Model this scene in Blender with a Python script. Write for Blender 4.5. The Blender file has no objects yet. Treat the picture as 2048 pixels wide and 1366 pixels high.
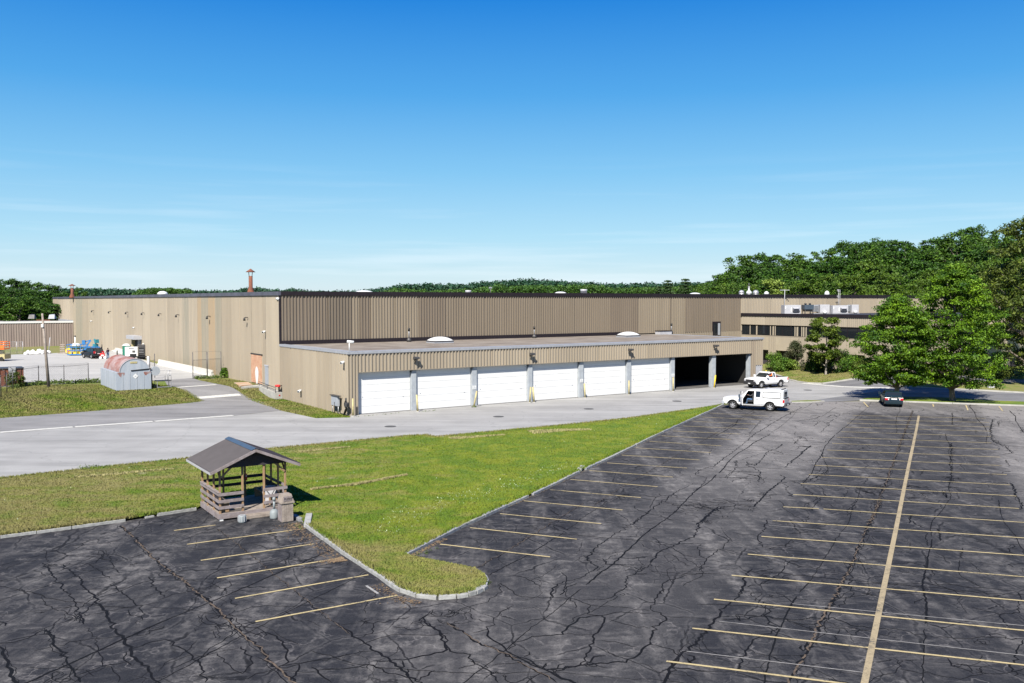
import bpy, bmesh, math, random
import numpy as np
from mathutils import Vector, Matrix, Euler
random.seed(7)
C = bpy.context.scene.collection
SC = bpy.context.scene
PI = math.pi
# ---------------------------------------------------------------- camera, world, sun, exposure
H = 10.4; F = 1798.0; PITCH = math.atan((683-602)/F)
cam_d = bpy.data.cameras.new('camera'); cam = bpy.data.objects.new('camera', cam_d); C.objects.link(cam)
cam_d.sensor_width = 36; cam_d.lens = F/2048*36; cam_d.clip_start = .5; cam_d.clip_end = 9000
cam.location = (0, 0, H); cam.rotation_euler = (PI/2-PITCH, 0, 0)
SC.camera = cam
SUN = Vector((.25, .98, -1.0)).normalized()          # travel direction of the light
elev = math.asin(-SUN.z); azim = math.atan2(-SUN.x, -SUN.y)
EXPO = 1.12
KA_ = .82        # paints and earths a little darker under the longer exposure
W = bpy.data.worlds.new('World'); SC.world = W; W.use_nodes = True
nt = W.node_tree; nt.nodes.clear()
def nn(t, tree=None, **kw):
    n = (tree or nt).nodes.new(t)
    for k, v in kw.items():
        try: setattr(n, k, v)
        except Exception: n.inputs[k].default_value = v
    return n
wo = nn('ShaderNodeOutputWorld'); bg = nn('ShaderNodeBackground'); bg.inputs[1].default_value = 0.10
sky = nn('ShaderNodeTexSky'); sky.sky_type = 'NISHITA'; sky.sun_disc = False
sky.sun_elevation = elev; sky.sun_rotation = azim % (2*PI); sky.altitude = 60; sky.air_density = 1.0; sky.dust_density = 0.0; sky.ozone_density = 3.0
hs = nn('ShaderNodeHueSaturation'); hs.inputs['Saturation'].default_value = 1.28; hs.inputs['Value'].default_value = 1.0
tcz = nn('ShaderNodeTexCoord'); sz0 = nn('ShaderNodeSeparateXYZ'); skr = nn('ShaderNodeValToRGB'); nt.links.new(tcz.outputs['Generated'], sz0.inputs[0]); nt.links.new(sz0.outputs[2], skr.inputs[0])
def lin(c, k=1.0): return tuple(((x/255+.055)/1.055)**2.4*k if x > 10 else x/255/12.92*k for x in c)
SKY = [(0.0, (206, 226, 238)), (.03, (198, 226, 240)), (.07, (172, 218, 242)), (.14, (130, 196, 239)), (.22, (80, 166, 232)), (.32, (22, 128, 219)), (.55, (8, 100, 196)), (1.0, (6, 70, 160))]
for i in range(len(SKY)-2): skr.color_ramp.elements.new(.5)
for i, (p_, c_) in enumerate(SKY): skr.color_ramp.elements[i].position = p_; skr.color_ramp.elements[i].color = (*lin(c_), 1)
sc_sky = nn('ShaderNodeMixRGB'); sc_sky.blend_type = 'MULTIPLY'; sc_sky.inputs[0].default_value = 1; kk = 1/(2**EXPO)/.10; sc_sky.inputs[2].default_value = (kk, kk, kk, 1); nt.links.new(skr.outputs[0], sc_sky.inputs[1])
nt.links.new(sky.outputs[0], hs.inputs['Color'])
mxs = nn('ShaderNodeMixRGB'); mxs.inputs[0].default_value = .94; nt.links.new(hs.outputs[0], mxs.inputs[1]); nt.links.new(sc_sky.outputs[0], mxs.inputs[2])
# thin cirrus streaks low over the horizon
tc = nn('ShaderNodeTexCoord'); mp = nn('ShaderNodeMapping'); mp.inputs['Scale'].default_value = (2.2, 2.2, 46)
no = nn('ShaderNodeTexNoise'); no.inputs['Scale'].default_value = 2.0; no.inputs['Detail'].default_value = 5
cr = nn('ShaderNodeValToRGB'); cr.color_ramp.elements[0].position = .50; cr.color_ramp.elements[1].position = .8
sx = nn('ShaderNodeSeparateXYZ'); mr = nn('ShaderNodeMapRange'); mr.inputs[1].default_value = .16; mr.inputs[2].default_value = .02; mr.inputs[3].default_value = 0; mr.inputs[4].default_value = .36
mu = nn('ShaderNodeMath', operation='MULTIPLY'); mx = nn('ShaderNodeMixRGB'); mx.inputs[2].default_value = (4.6, 5.0, 5.3, 1)
L = nt.links.new
L(tc.outputs['Generated'], mp.inputs[0]); L(mp.outputs[0], no.inputs['Vector']); L(no.outputs['Fac'], cr.inputs[0])
L(tc.outputs['Generated'], sx.inputs[0]); L(sx.outputs[2], mr.inputs[0]); L(cr.outputs[0], mu.inputs[0]); L(mr.outputs[0], mu.inputs[1])
L(mu.outputs[0], mx.inputs[0]); L(mxs.outputs[0], mx.inputs[1]); L(mx.outputs[0], bg.inputs[0]); L(bg.outputs[0], wo.inputs[0])
sd = bpy.data.lights.new('sun', 'SUN'); sd.energy = 4.9; sd.angle = math.radians(.5); sd.color = (1, .95, .86)
so = bpy.data.objects.new('sun', sd); C.objects.link(so); so.rotation_euler = SUN.to_track_quat('-Z', 'Y').to_euler(); so.location = (0, 0, 60)
SC.view_settings.view_transform = 'Standard'; SC.view_settings.look = 'None'; SC.view_settings.gamma = 1; SC.view_settings.use_curve_mapping = False
SC.view_settings.exposure = EXPO
SC.render.engine = 'CYCLES'; SC.cycles.max_bounces = 6; SC.cycles.transparent_max_bounces = 8

# ---------------------------------------------------------------- geometry of the place
C0 = Vector((-14.8, 81.3, 0)); TH = math.atan2(.566, .824)
AX = Vector((math.cos(TH), math.sin(TH), 0)); AY = Vector((-math.sin(TH), math.cos(TH), 0))   # along the dock front, and inwards
def sm(a, b, x):
    t = np.clip((np.asarray(x, dtype=float)-a)/(b-a), 0, 1); return t*t*(3-2*t)
def to_local(X, Y):
    dx = X-C0.x; dy = Y-C0.y
    return dx*AX.x+dy*AX.y, dx*AY.x+dy*AY.y
def Wp(lx, ly, z=0): v = C0+AX*lx+AY*ly; v.z = z; return v
def terrain(X, Y):
    lx, ly = to_local(X, Y)
    up = .95*sm(17.5, 25, ly)*(1-sm(1.5, 6, lx))*(1-.8*sm(100, 140, ly))
    hill = 15*sm(190, 300, Y)*sm(.20, .42, X/np.maximum(Y, 1.0))
    berm = 1.0*sm(60, 70.5, lx)*sm(-23, -11, ly)*(1-sm(150, 200, lx))
    return up+hill+berm
def hz(X, Y): return float(terrain(X, Y))
cp, sp = math.cos(PITCH), math.sin(PITCH)
def ray(u, v):
    x = (u-1024)/F; y = -(v-683)/F
    return Vector((x, cp+y*sp, -sp+y*cp))     # camera looks along +Y, pitched down
def P(u, v, dz=0.0):
    """point of the terrain (raised by dz) seen at photo pixel u, v"""
    d = ray(u, v); z = dz
    for _ in range(14):
        t = (z-H)/d.z; X, Y = d.x*t, d.y*t; z = .5*z+.5*(hz(X, Y)+dz)
    return Vector((X, Y, z))
def PZ(u, v, z): d = ray(u, v); t = (z-H)/d.z; return Vector((d.x*t, d.y*t, z))
def PD(u, v, D): d = ray(u, v); return Vector((0, 0, H))+d*(D/d.y)
def FY(u, v, c):
    """hit on the vertical plane local y = c -> (lx, z)"""
    d = ray(u, v); o = Vector((0, 0, H))-C0; t = (c-o.dot(AY))/d.dot(AY); p = o+d*t; return p.dot(AX), p.z
def FX(u, v, c):
    d = ray(u, v); o = Vector((0, 0, H))-C0; t = (c-o.dot(AX))/d.dot(AX); p = o+d*t; return p.dot(AY), p.z
# ---------------------------------------------------------------- materials
def mat(name, col=(.5, .5, .5), rough=.7, metal=0.0, var=0.0, scale=3.0, col2=None, bump=0.0, spec=.4, stretch=None, island=0.0, trans=0.0, emit=None, detail=4):
    if not name.startswith('white_'): col = tuple(v*KA_ for v in col); col2 = tuple(v*KA_ for v in col2) if col2 else None
    m = bpy.data.materials.new(name); m.use_nodes = True; t = m.node_tree; b = t.nodes['Principled BSDF']
    b.inputs['Base Color'].default_value = (*col, 1); b.inputs['Roughness'].default_value = rough; b.inputs['Metallic'].default_value = metal
    b.inputs['Specular IOR Level'].default_value = spec
    lk = t.links.new
    if var > 0 or col2 or bump:
        co = t.nodes.new('ShaderNodeTexCoord'); ma = t.nodes.new('ShaderNodeMapping')
        if stretch: ma.inputs['Scale'].default_value = stretch
        lk(co.outputs['Object'], ma.inputs[0])
        n = t.nodes.new('ShaderNodeTexNoise'); n.inputs['Scale'].default_value = scale; n.inputs['Detail'].default_value = detail; n.inputs['Roughness'].default_value = .6
        lk(ma.outputs[0], n.inputs['Vector'])
        r = t.nodes.new('ShaderNodeValToRGB'); r.color_ramp.elements[0].position = .35; r.color_ramp.elements[1].position = .65
        c2 = col2 or tuple(min(1, c*(1+var)) for c in col); c1 = col if col2 else tuple(c*(1-var) for c in col)
        r.color_ramp.elements[0].color = (*c1, 1); r.color_ramp.elements[1].color = (*c2, 1)
        lk(n.outputs['Fac'], r.inputs[0]); src = r.outputs[0]
        if island:
            g = t.nodes.new('ShaderNodeNewGeometry'); h2 = t.nodes.new('ShaderNodeHueSaturation')
            a = t.nodes.new('ShaderNodeMapRange'); a.inputs[3].default_value = 1-island; a.inputs[4].default_value = 1+island
            lk(g.outputs['Random Per Island'], a.inputs[0]); lk(a.outputs[0], h2.inputs['Value']); lk(src, h2.inputs['Color']); src = h2.outputs[0]
        lk(src, b.inputs['Base Color'])
        if bump:
            bm_ = t.nodes.new('ShaderNodeBump'); bm_.inputs['Strength'].default_value = bump; bm_.inputs['Distance'].default_value = .05
            n2 = t.nodes.new('ShaderNodeTexNoise'); n2.inputs['Scale'].default_value = scale*6; n2.inputs['Detail'].default_value = 3
            lk(ma.outputs[0], n2.inputs['Vector']); lk(n2.outputs['Fac'], bm_.inputs['Height']); lk(bm_.outputs[0], b.inputs['Normal'])
        if trans:
            tr = t.nodes.new('ShaderNodeBsdfTranslucent'); ms = t.nodes.new('ShaderNodeMixShader'); ms.inputs[0].default_value = trans
            lk(src, tr.inputs[0]); lk(b.outputs[0], ms.inputs[1]); lk(tr.outputs[0], ms.inputs[2]); lk(ms.outputs[0], t.nodes['Material Output'].inputs[0])
    if emit: b.inputs['Emission Color'].default_value = (*emit, 1); b.inputs['Emission Strength'].default_value = 1
    return m
class NT:
    """small node-graph helper"""
    def __init__(s, name):
        s.m = bpy.data.materials.new(name); s.m.use_nodes = True; s.t = s.m.node_tree; s.b = s.t.nodes['Principled BSDF']; s.k = s.t.links.new
    def n(s, t): return s.t.nodes.new(t)
    def co(s, rot=0, scale=(1, 1, 1)):
        c = s.n('ShaderNodeTexCoord'); m = s.n('ShaderNodeMapping'); m.inputs['Rotation'].default_value = (0, 0, rot); m.inputs['Scale'].default_value = scale
        s.k(c.outputs['Object'], m.inputs[0]); return m.outputs[0]
    def noise(s, vec, scale, detail=5, rough=.6, dist=0):
        n = s.n('ShaderNodeTexNoise'); n.inputs['Scale'].default_value = scale; n.inputs['Detail'].default_value = detail; n.inputs['Roughness'].default_value = rough; n.inputs['Distortion'].default_value = dist
        s.k(vec, n.inputs['Vector']); return n.outputs['Fac']
    def ramp(s, fac, stops):
        r = s.n('ShaderNodeValToRGB'); e = r.color_ramp.elements
        while len(e) < len(stops): e.new(.5)
        for i, (p, c) in enumerate(stops): e[i].position = p; e[i].color = (*[v*KA_ for v in c], 1) if not isinstance(c, (int, float)) else (c, c, c, 1)
        s.k(fac, r.inputs[0]); return r.outputs[0]
    def mix(s, f, a, b, mode='MIX'):
        m = s.n('ShaderNodeMixRGB'); m.blend_type = mode
        for i, x in ((0, f), (1, a), (2, b)):
            if hasattr(x, 'links') or hasattr(x, 'is_linked'): s.k(x, m.inputs[i])
            else: m.inputs[i].default_value = x if i == 0 else (*x, 1)
        return m.outputs[0]
    def math(s, op, a, b=0.0, clamp=False):
        m = s.n('ShaderNodeMath'); m.operation = op; m.use_clamp = clamp
        for i, x in ((0, a), (1, b)):
            if hasattr(x, 'is_linked'): s.k(x, m.inputs[i])
            else: m.inputs[i].default_value = x
        return m.outputs[0]
    def done(s, col, rough=.8, bump=None, strength=.3, dist=.05):
        s.k(col, s.b.inputs['Base Color'])
        if hasattr(rough, 'is_linked'): s.k(rough, s.b.inputs['Roughness'])
        else: s.b.inputs['Roughness'].default_value = rough
        if bump is not None:
            b = s.n('ShaderNodeBump'); b.inputs['Strength'].default_value = strength; b.inputs['Distance'].default_value = dist
            s.k(bump, b.inputs['Height']); s.k(b.outputs[0], s.b.inputs['Normal'])
        return s.m
M = {}
def g3(v): return (v, v, v)
# ---- ground materials
def grass_material(name, dry):
    g = NT(name); c = g.co()
    big = g.noise(c, .09, 5, .6, .4); mid = g.noise(c, .55, 5, .65, .6); fine = g.noise(c, 11, 4, .75)
    streak = g.noise(g.co(TH-.08, (.12, 1.1, 1)), .9, 4, .6)
    a = g.mix(g.ramp(mid, [(.4, 0.0), (.62, 1.0)]), g.ramp(fine, [(.25, (.052, .105, .001)), (.75, (.110, .175, .003))]), g.ramp(fine, [(.25, (.110, .145, .003)), (.75, (.190, .220, .009))]))
    b = g.ramp(fine, [(.25, (.135, .125, .035)), (.75, (.235, .21, .075))])
    f = g.math('ADD', g.math('MULTIPLY', big, .9), g.math('ADD', g.math('MULTIPLY', mid, .9), g.math('MULTIPLY', streak, .8)))
    if name == 'lawn_grass':
        sp_ = g.n('ShaderNodeSeparateXYZ'); g.k(c, sp_.inputs[0]); dm = g.n('ShaderNodeMapRange'); dm.inputs[1].default_value = 2; dm.inputs[2].default_value = -26; dm.inputs[3].default_value = -.20; dm.inputs[4].default_value = .26; g.k(sp_.outputs[0], dm.inputs[0]); f = g.math('ADD', f, dm.outputs[0]); dy = g.n('ShaderNodeMapRange'); dy.inputs[1].default_value = 42; dy.inputs[2].default_value = 35; dy.inputs[3].default_value = 0; dy.inputs[4].default_value = .34; g.k(sp_.outputs[1], dy.inputs[0]); f = g.math('ADD', f, dy.outputs[0])
    lo = 1.52-dry; m = g.n('ShaderNodeMapRange'); m.inputs[1].default_value = lo-.20; m.inputs[2].default_value = lo+.16
    g.k(f, m.inputs[0])
    col = g.mix(m.outputs[0], a, b)
    rare = g.ramp(g.noise(c, .8, 3, .5), [(.70, 0.0), (.78, .45)])
    col = g.mix(rare, col, (.27, .24, .17))
    return g.done(col, .95, fine, .3, .05)
M['lawn'] = grass_material('lawn_grass', .06)
M['dry_grass'] = grass_material('rough_grass', .26)
def pavement(name, lo, hi, dark, seam=None, sc=1.0, tint=(1, 1, .97), drk=.3, lines=False):
    g = NT(name); c = g.co(); cl = g.co(TH, (.10, 1.0, 1))
    f = g.noise(c, 14, 3, .7); m1 = g.noise(cl, .5, 6, .6, .3); m2 = g.noise(c, .28, 5, .6)
    t = lambda v: tuple(v*k for k in tint)
    col = g.ramp(g.math('ADD', g.math('MULTIPLY', m1, .65), g.math('MULTIPLY', m2, .35)), [(.36, t(lo)), (.62, t(hi))])
    col = g.mix(.35, col, g.ramp(f, [(.25, .35), (.75, 1.0)]), 'MULTIPLY')
    v = g.n('ShaderNodeTexVoronoi'); v.feature = 'DISTANCE_TO_EDGE'; v.inputs['Scale'].default_value = .16
    wv = g.n('ShaderNodeVectorMath'); wv.operation = 'ADD'; nv = g.n('ShaderNodeTexNoise'); nv.inputs['Scale'].default_value = .8; nv.inputs['Detail'].default_value = 6
    g.k(c, nv.inputs['Vector']); sc_ = g.n('ShaderNodeVectorMath'); sc_.operation = 'SCALE'; sc_.inputs['Scale'].default_value = 1.6
    g.k(nv.outputs['Color'], sc_.inputs[0]); g.k(c, wv.inputs[0]); g.k(sc_.outputs[0], wv.inputs[1]); g.k(wv.outputs[0], v.inputs['Vector'])
    ck = g.ramp(v.outputs['Distance'], [(.0, drk), (.006, 0.0)])
    col = g.mix(ck, col, t(dark))
    return g.done(col, .9, f, .25, .03)
M['road'] = pavement('pale_road_asphalt', .25, .38, .06, tint=(1, .98, .94))
M['drive'] = pavement('driveway_asphalt', .17, .27, .07, tint=(1, .97, .95))
M['yard'] = pavement('yard_concrete', .37, .47, .18, tint=(1, .975, .92), drk=.5)
M['strip'] = mat('concrete_strip', (.50, .49, .45), .9, var=.15, scale=4, bump=.2)
M['rear_road'] = pavement('rear_drive_asphalt', .12, .22, .07, tint=(.98, .97, 1))
# ---- the worn car park
def lotx(p): return p.x*math.sin(math.atan2(1, (1880-1024)/F))-p.y*math.cos(math.atan2(1, (1880-1024)/F))
AISLE = (lotx(P(1210, 1048)), lotx(P(1640, 915)), lotx(P(2010, 935)))
LOTD = Vector(((1880-1024)/F, 1, 0)).normalized(); LOTA = math.atan2(LOTD.y, LOTD.x)
def lot_material():
    g = NT('worn_car_park_asphalt'); c = g.co(); al = g.co(-LOTA+PI/2, (1, .07, 1)); ac = g.co(-LOTA+PI/2, (.25, 1.2, 1))
    fine = g.noise(c, 22, 3, .75)
    wisp = g.noise(c, .85, 7, .62, 1.2); wisp2 = g.noise(ac, 1.0, 6, .6, .8); lane = g.noise(al, .55, 5, .6, .1)
    base = g.ramp(fine, [(.3, (.012, .013, .017)), (.7, (.034, .034, .039))])
    dust = g.ramp(fine, [(.25, (.14, .132, .125)), (.75, (.29, .272, .26))])
    wisp = g.noise(c, 1.25, 10, .74, .25); area = g.ramp(g.noise(c, .22, 4, .6), [(.40, .25), (.60, 1.0)]); fe_ = g.noise(ac, 2.6, 6, .7, .5)
    w = g.math('MULTIPLY', g.ramp(wisp, [(.50, 0.0), (.60, .40), (.70, 1.0)]), area)
    w2 = g.math('MULTIPLY', g.ramp(wisp2, [(.52, 0.0), (.74, .7)]), g.ramp(fe_, [(.4, .1), (.62, 1.0)]))
    ln = g.math('MULTIPLY', g.ramp(lane, [(.47, 0.0), (.62, 1.0)]), g.ramp(g.noise(c, 1.6, 7, .7), [(.42, .1), (.62, 1.0)]))
    # traffic lanes wear pale: the aisle between the rows and the lane at the far end
    sep = g.n('ShaderNodeSeparateXYZ'); g.k(g.co(-LOTA+PI/2), sep.inputs[0])
    def band(a, b, fe):
        x = sep.outputs[0]
        u = g.n('ShaderNodeMapRange'); u.interpolation_type = 'SMOOTHSTEP'; u.inputs[1].default_value = a-fe; u.inputs[2].default_value = a+fe; g.k(x, u.inputs[0])
        d = g.n('ShaderNodeMapRange'); d.interpolation_type = 'SMOOTHSTEP'; d.inputs[1].default_value = b-fe; d.inputs[2].default_value = b+fe; d.inputs[3].default_value = 1; d.inputs[4].default_value = 0; g.k(x, d.inputs[0])
        return g.math('MULTIPLY', u.outputs[0], d.outputs[0])
    aisle = band(AISLE[0], AISLE[1], 1.2); aisle2 = band(AISLE[2], AISLE[2]+9, 1.0)
    far = g.n('ShaderNodeMapRange'); far.interpolation_type = 'SMOOTHSTEP'; far.inputs[1].default_value = 36; far.inputs[2].default_value = 70; g.k(sep.outputs[1], far.inputs[0])  # far half paler: dust plus grazing reflection put into the colour
    far2 = g.n('ShaderNodeMapRange'); far2.interpolation_type = 'SMOOTHSTEP'; far2.inputs[1].default_value = 88; far2.inputs[2].default_value = 93; g.k(sep.outputs[1], far2.inputs[0])
    f = g.math('ADD', w, w2, True); f = g.math('MAXIMUM', f, ln)
    f = g.math('MULTIPLY', f, .62)
    ai = g.math('MULTIPLY', g.math('MAXIMUM', aisle, aisle2), g.math('MULTIPLY', g.math('ADD', far.outputs[0], .25), g.math('ADD', g.math('MULTIPLY', g.noise(c, .5, 5), .7), .1)))
    f = g.math('ADD', f, ai, True); f = g.math('ADD', f, g.math('MULTIPLY', far.outputs[0], .10), True)
    f = g.math('ADD', f, g.math('MULTIPLY', far2.outputs[0], .45), True)
    col = g.mix(f, base, dust)
    # pale hairline cracks
    v = g.n('ShaderNodeTexVoronoi'); v.feature = 'DISTANCE_TO_EDGE'; v.inputs['Scale'].default_value = .38
    wv = g.n('ShaderNodeVectorMath'); wv.operation = 'ADD'; nv = g.n('ShaderNodeTexNoise'); nv.inputs['Scale'].default_value = 1.1; nv.inputs['Detail'].default_value = 8
    g.k(c, nv.inputs['Vector']); s_ = g.n('ShaderNodeVectorMath'); s_.operation = 'SCALE'; s_.inputs['Scale'].default_value = 2.2
    g.k(nv.outputs['Color'], s_.inputs[0]); g.k(c, wv.inputs[0]); g.k(s_.outputs[0], wv.inputs[1]); g.k(wv.outputs[0], v.inputs['Vector'])
    hair = g.ramp(v.outputs['Distance'], [(0.0, .28), (.02, 0.0)])
    brk = g.ramp(g.noise(c, .5, 4), [(.45, 0.0), (.6, 1.0)])
    col = g.mix(g.math('MULTIPLY', hair, brk), col, (.27, .25, .24))
    def net(scale, warp, wsc, th, stretch_=(1, 1, 1)):
        cc = g.co(-LOTA+PI/2, stretch_); vv = g.n('ShaderNodeTexVoronoi'); vv.feature = 'DISTANCE_TO_EDGE'; vv.inputs['Scale'].default_value = scale; vv.inputs['Randomness'].default_value = .85
        nz = g.n('ShaderNodeTexNoise'); nz.inputs['Scale'].default_value = wsc; nz.inputs['Detail'].default_value = 7; nz.inputs['Roughness'].default_value = .6; g.k(cc, nz.inputs['Vector'])
        a_ = g.n('ShaderNodeVectorMath'); a_.operation = 'SCALE'; a_.inputs['Scale'].default_value = warp; g.k(nz.outputs['Color'], a_.inputs[0]); b_ = g.n('ShaderNodeVectorMath'); b_.operation = 'ADD'; g.k(cc, b_.inputs[0]); g.k(a_.outputs[0], b_.inputs[1]); g.k(b_.outputs[0], vv.inputs['Vector'])
        return g.ramp(vv.outputs['Distance'], [(0.0, 1.0), (th*.55, .85), (th, 0.0)]), g.ramp(vv.outputs['Distance'], [(th*.8, 0.0), (th*1.3, .45), (th*4, 0.0)])
    k1, h1 = net(.32, .45, 1.4, .011, (1, .7, 1)); k2, h2 = net(.85, .35, 2.2, .020); m2_ = g.ramp(g.noise(c, .16, 5, .65), [(.52, 0.0), (.60, 1.0)])
    col = g.mix(g.math('MULTIPLY', g.math('MAXIMUM', h1, g.math('MULTIPLY', h2, m2_)), g.ramp(g.noise(c, .9, 5, .7), [(.35, .05), (.6, .45)])), col, (.17, .16, .155))
    col = g.mix(g.math('MULTIPLY', g.math('MAXIMUM', g.math('MULTIPLY', k1, g.ramp(g.noise(c, .45, 4, .6), [(.44, .1), (.56, .95)])), g.math('MULTIPLY', k2, m2_)), .92), col, (.008, .008, .009))
    g.b.inputs['Specular IOR Level'].default_value = .12
    return g.done(col, .9, fine, .45, .02)
from mathutils.geometry import tessellate_polygon
# ---------------------------------------------------------------- mesh builder
class MB:
    def __init__(s, shift=(0, 0, 0)): s.v = []; s.f = []; s.sh = shift; s.smooth = []
    def add(s, vs, fs, smooth=False):
        o = len(s.v); s.v += [tuple(v) for v in vs]; s.f += [tuple(i+o for i in f) for f in fs]; s.smooth += [smooth]*len(fs); return s
    def box(s, x0, x1, y0, y1, z0, z1):
        return s.add([(x0, y0, z0), (x1, y0, z0), (x1, y1, z0), (x0, y1, z0), (x0, y0, z1), (x1, y0, z1), (x1, y1, z1), (x0, y1, z1)],
              [(0, 3, 2, 1), (4, 5, 6, 7), (0, 1, 5, 4), (1, 2, 6, 5), (2, 3, 7, 6), (3, 0, 4, 7)])
    def beam(s, a, b, w, h, up=(0, 0, 1)):
        a, b = Vector(a), Vector(b); d = (b-a).normalized(); u = Vector(up)
        if abs(d.dot(u)) > .99: u = Vector((0, 1, 0))
        r = d.cross(u).normalized(); u = r.cross(d)
        vs = [p+r*i*w/2+u*j*h/2 for p in (a, b) for i, j in ((-1, -1), (1, -1), (1, 1), (-1, 1))]
        return s.add(vs, [(0, 3, 2, 1), (4, 5, 6, 7), (0, 1, 5, 4), (1, 2, 6, 5), (2, 3, 7, 6), (3, 0, 4, 7)])
    def tube(s, pts, rad, n=8, cap=True):
        pts = [Vector(p) for p in pts]
        if not hasattr(rad, '__len__'): rad = [rad]*len(pts)
        vs = []; fs = []
        for i, p in enumerate(pts):
            d = (pts[min(i+1, len(pts)-1)]-pts[max(i-1, 0)]).normalized(); u = Vector((0, 0, 1)) if abs(d.z) < .9 else Vector((1, 0, 0))
            r = d.cross(u).normalized(); u = r.cross(d)
            for k in range(n): a = 2*PI*k/n; vs.append(p+(r*math.cos(a)+u*math.sin(a))*rad[i])
        for i in range(len(pts)-1):
            for k in range(n): fs.append((i*n+k, (i+1)*n+k, (i+1)*n+(k+1) % n, i*n+(k+1) % n))
        o = len(s.v); s.add(vs, fs, True)
        if cap: s.f += [tuple(o+k for k in range(n)), tuple(o+len(vs)-1-k for k in range(n))]; s.smooth += [False, False]
        return s
    def lathe(s, prof, c=(0, 0, 0), n=14, smooth=True):
        vs = []; fs = []
        for r, z in prof:
            for k in range(n): a = 2*PI*k/n; vs.append((c[0]+r*math.cos(a), c[1]+r*math.sin(a), c[2]+z))
        for i in range(len(prof)-1):
            for k in range(n): fs.append((i*n+k, i*n+(k+1) % n, (i+1)*n+(k+1) % n, (i+1)*n+k))
        o = len(s.v); s.add(vs, fs, smooth)
        s.f += [tuple(o+n-1-k for k in range(n)), tuple(o+(len(prof)-1)*n+k for k in range(n))]; s.smooth += [False, False]
        return s
    def prism(s, prof, y0, y1, fn=None):
        """side profile in x,z swept from y0 to y1; fn(x, z, side) may give another |y|"""
        n = len(prof); vs = [(x, (fn(x, z, -1) if fn else y0), z) for x, z in prof]+[(x, (fn(x, z, 1) if fn else y1), z) for x, z in prof]
        return s.add(vs, [tuple(range(n)), tuple(range(2*n-1, n-1, -1))]+[(i, i+n, (i+1) % n+n, (i+1) % n) for i in range(n)])
    def poly(s, vs): return s.add(vs, [tuple(range(len(vs)))])
    def dome(s, c, rx, ry, h, n=14, k=4):
        vs = []; fs = []
        for i in range(k):
            a = PI/2*i/k
            for j in range(n): b = 2*PI*j/n; vs.append((c[0]+rx*math.cos(a)*math.cos(b), c[1]+ry*math.cos(a)*math.sin(b), c[2]+h*math.sin(a)))
        vs.append((c[0], c[1], c[2]+h)); t = len(vs)-1
        for i in range(k-1):
            for j in range(n): fs.append((i*n+j, i*n+(j+1) % n, (i+1)*n+(j+1) % n, (i+1)*n+j))
        for j in range(n): fs.append(((k-1)*n+j, (k-1)*n+(j+1) % n, t))
        fs.append(tuple(range(n-1, -1, -1))); return s.add(vs, fs, True)
    def build(s, name, m, parent=None, bevel=0, label=None, mesh_only=False):
        me = bpy.data.meshes.new(name); sx_, sy_, sz_ = s.sh
        me.from_pydata([(x-sx_, y-sy_, z-sz_) for x, y, z in s.v], [], s.f); me.polygons.foreach_set('use_smooth', s.smooth); me.update()
        bm = bmesh.new(); bm.from_mesh(me); bmesh.ops.recalc_face_normals(bm, faces=bm.faces)
        if bevel: bmesh.ops.bevel(bm, geom=[e for e in bm.edges if e.calc_face_angle(0) > .5], offset=bevel, segments=2, profile=.6, affect='EDGES', clamp_overlap=True)
        bm.to_mesh(me); bm.free(); me.materials.append(M[m] if isinstance(m, str) else m)
        return link(name, me, parent, label)
def link(name, me, parent=None, label=None):
    o = bpy.data.objects.new(name, me); C.objects.link(o)
    if parent is not None: o.parent = parent
    if label: o['label'] = label
    return o
def tag(o, label, cat, group=None):
    o['label'] = label; o['category'] = cat
    if group: o['group'] = group
    return o
def thing(name, label, cat, loc=(0, 0, 0), rot=0, group=None):
    o = bpy.data.objects.new(name, None); C.objects.link(o); o.empty_display_size = .3
    o.location = loc; o.rotation_euler = (0, 0, rot); return tag(o, label, cat, group)
def struct(o): o['kind'] = 'structure'; return o
def stuff(o): o['kind'] = 'stuff'; return o
def copy_tree(o, parent=None):
    c = o.copy(); C.objects.link(c); c.parent = parent
    for ch in o.children: copy_tree(ch, c)
    return c
def np_mesh(name, verts, faces, m):
    """fast mesh: verts (N,3), faces (K,n) all the same size"""
    me = bpy.data.meshes.new(name); verts = np.asarray(verts, dtype=np.float32); faces = np.asarray(faces, dtype=np.int32); k, n = faces.shape
    me.vertices.add(len(verts)); me.vertices.foreach_set('co', verts.ravel()); me.loops.add(k*n); me.loops.foreach_set('vertex_index', faces.ravel())
    me.polygons.add(k); me.polygons.foreach_set('loop_start', np.arange(0, k*n, n, dtype=np.int32)); me.polygons.foreach_set('loop_total', np.full(k, n, dtype=np.int32))
    me.update(calc_edges=True); me.materials.append(M[m] if isinstance(m, str) else m); return me
def inside(poly, X, Y):
    X = np.asarray(X); Y = np.asarray(Y); r = np.zeros(X.shape, bool); n = len(poly)
    for i in range(n):
        x1, y1 = poly[i][:2]; x2, y2 = poly[(i+1) % n][:2]
        c = ((y1 > Y) != (y2 > Y)) & (X < (x2-x1)*(Y-y1)/((y2-y1) if y2 != y1 else 1e-9)+x1); r ^= c
    return r
def Z1(x, y): return x/2.926, 1000+y/2.926
def Z2(x, y): return 600+x/2.926, 1000+y/2.926
def Z3(x, y): return 1300+x/2.738, 1000+y/2.738
def Z4(x, y): return 1100+x/3.413, 780+y/3.413
def Z5(x, y): return 1600+x/4.571, 780+y/4.571
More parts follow.
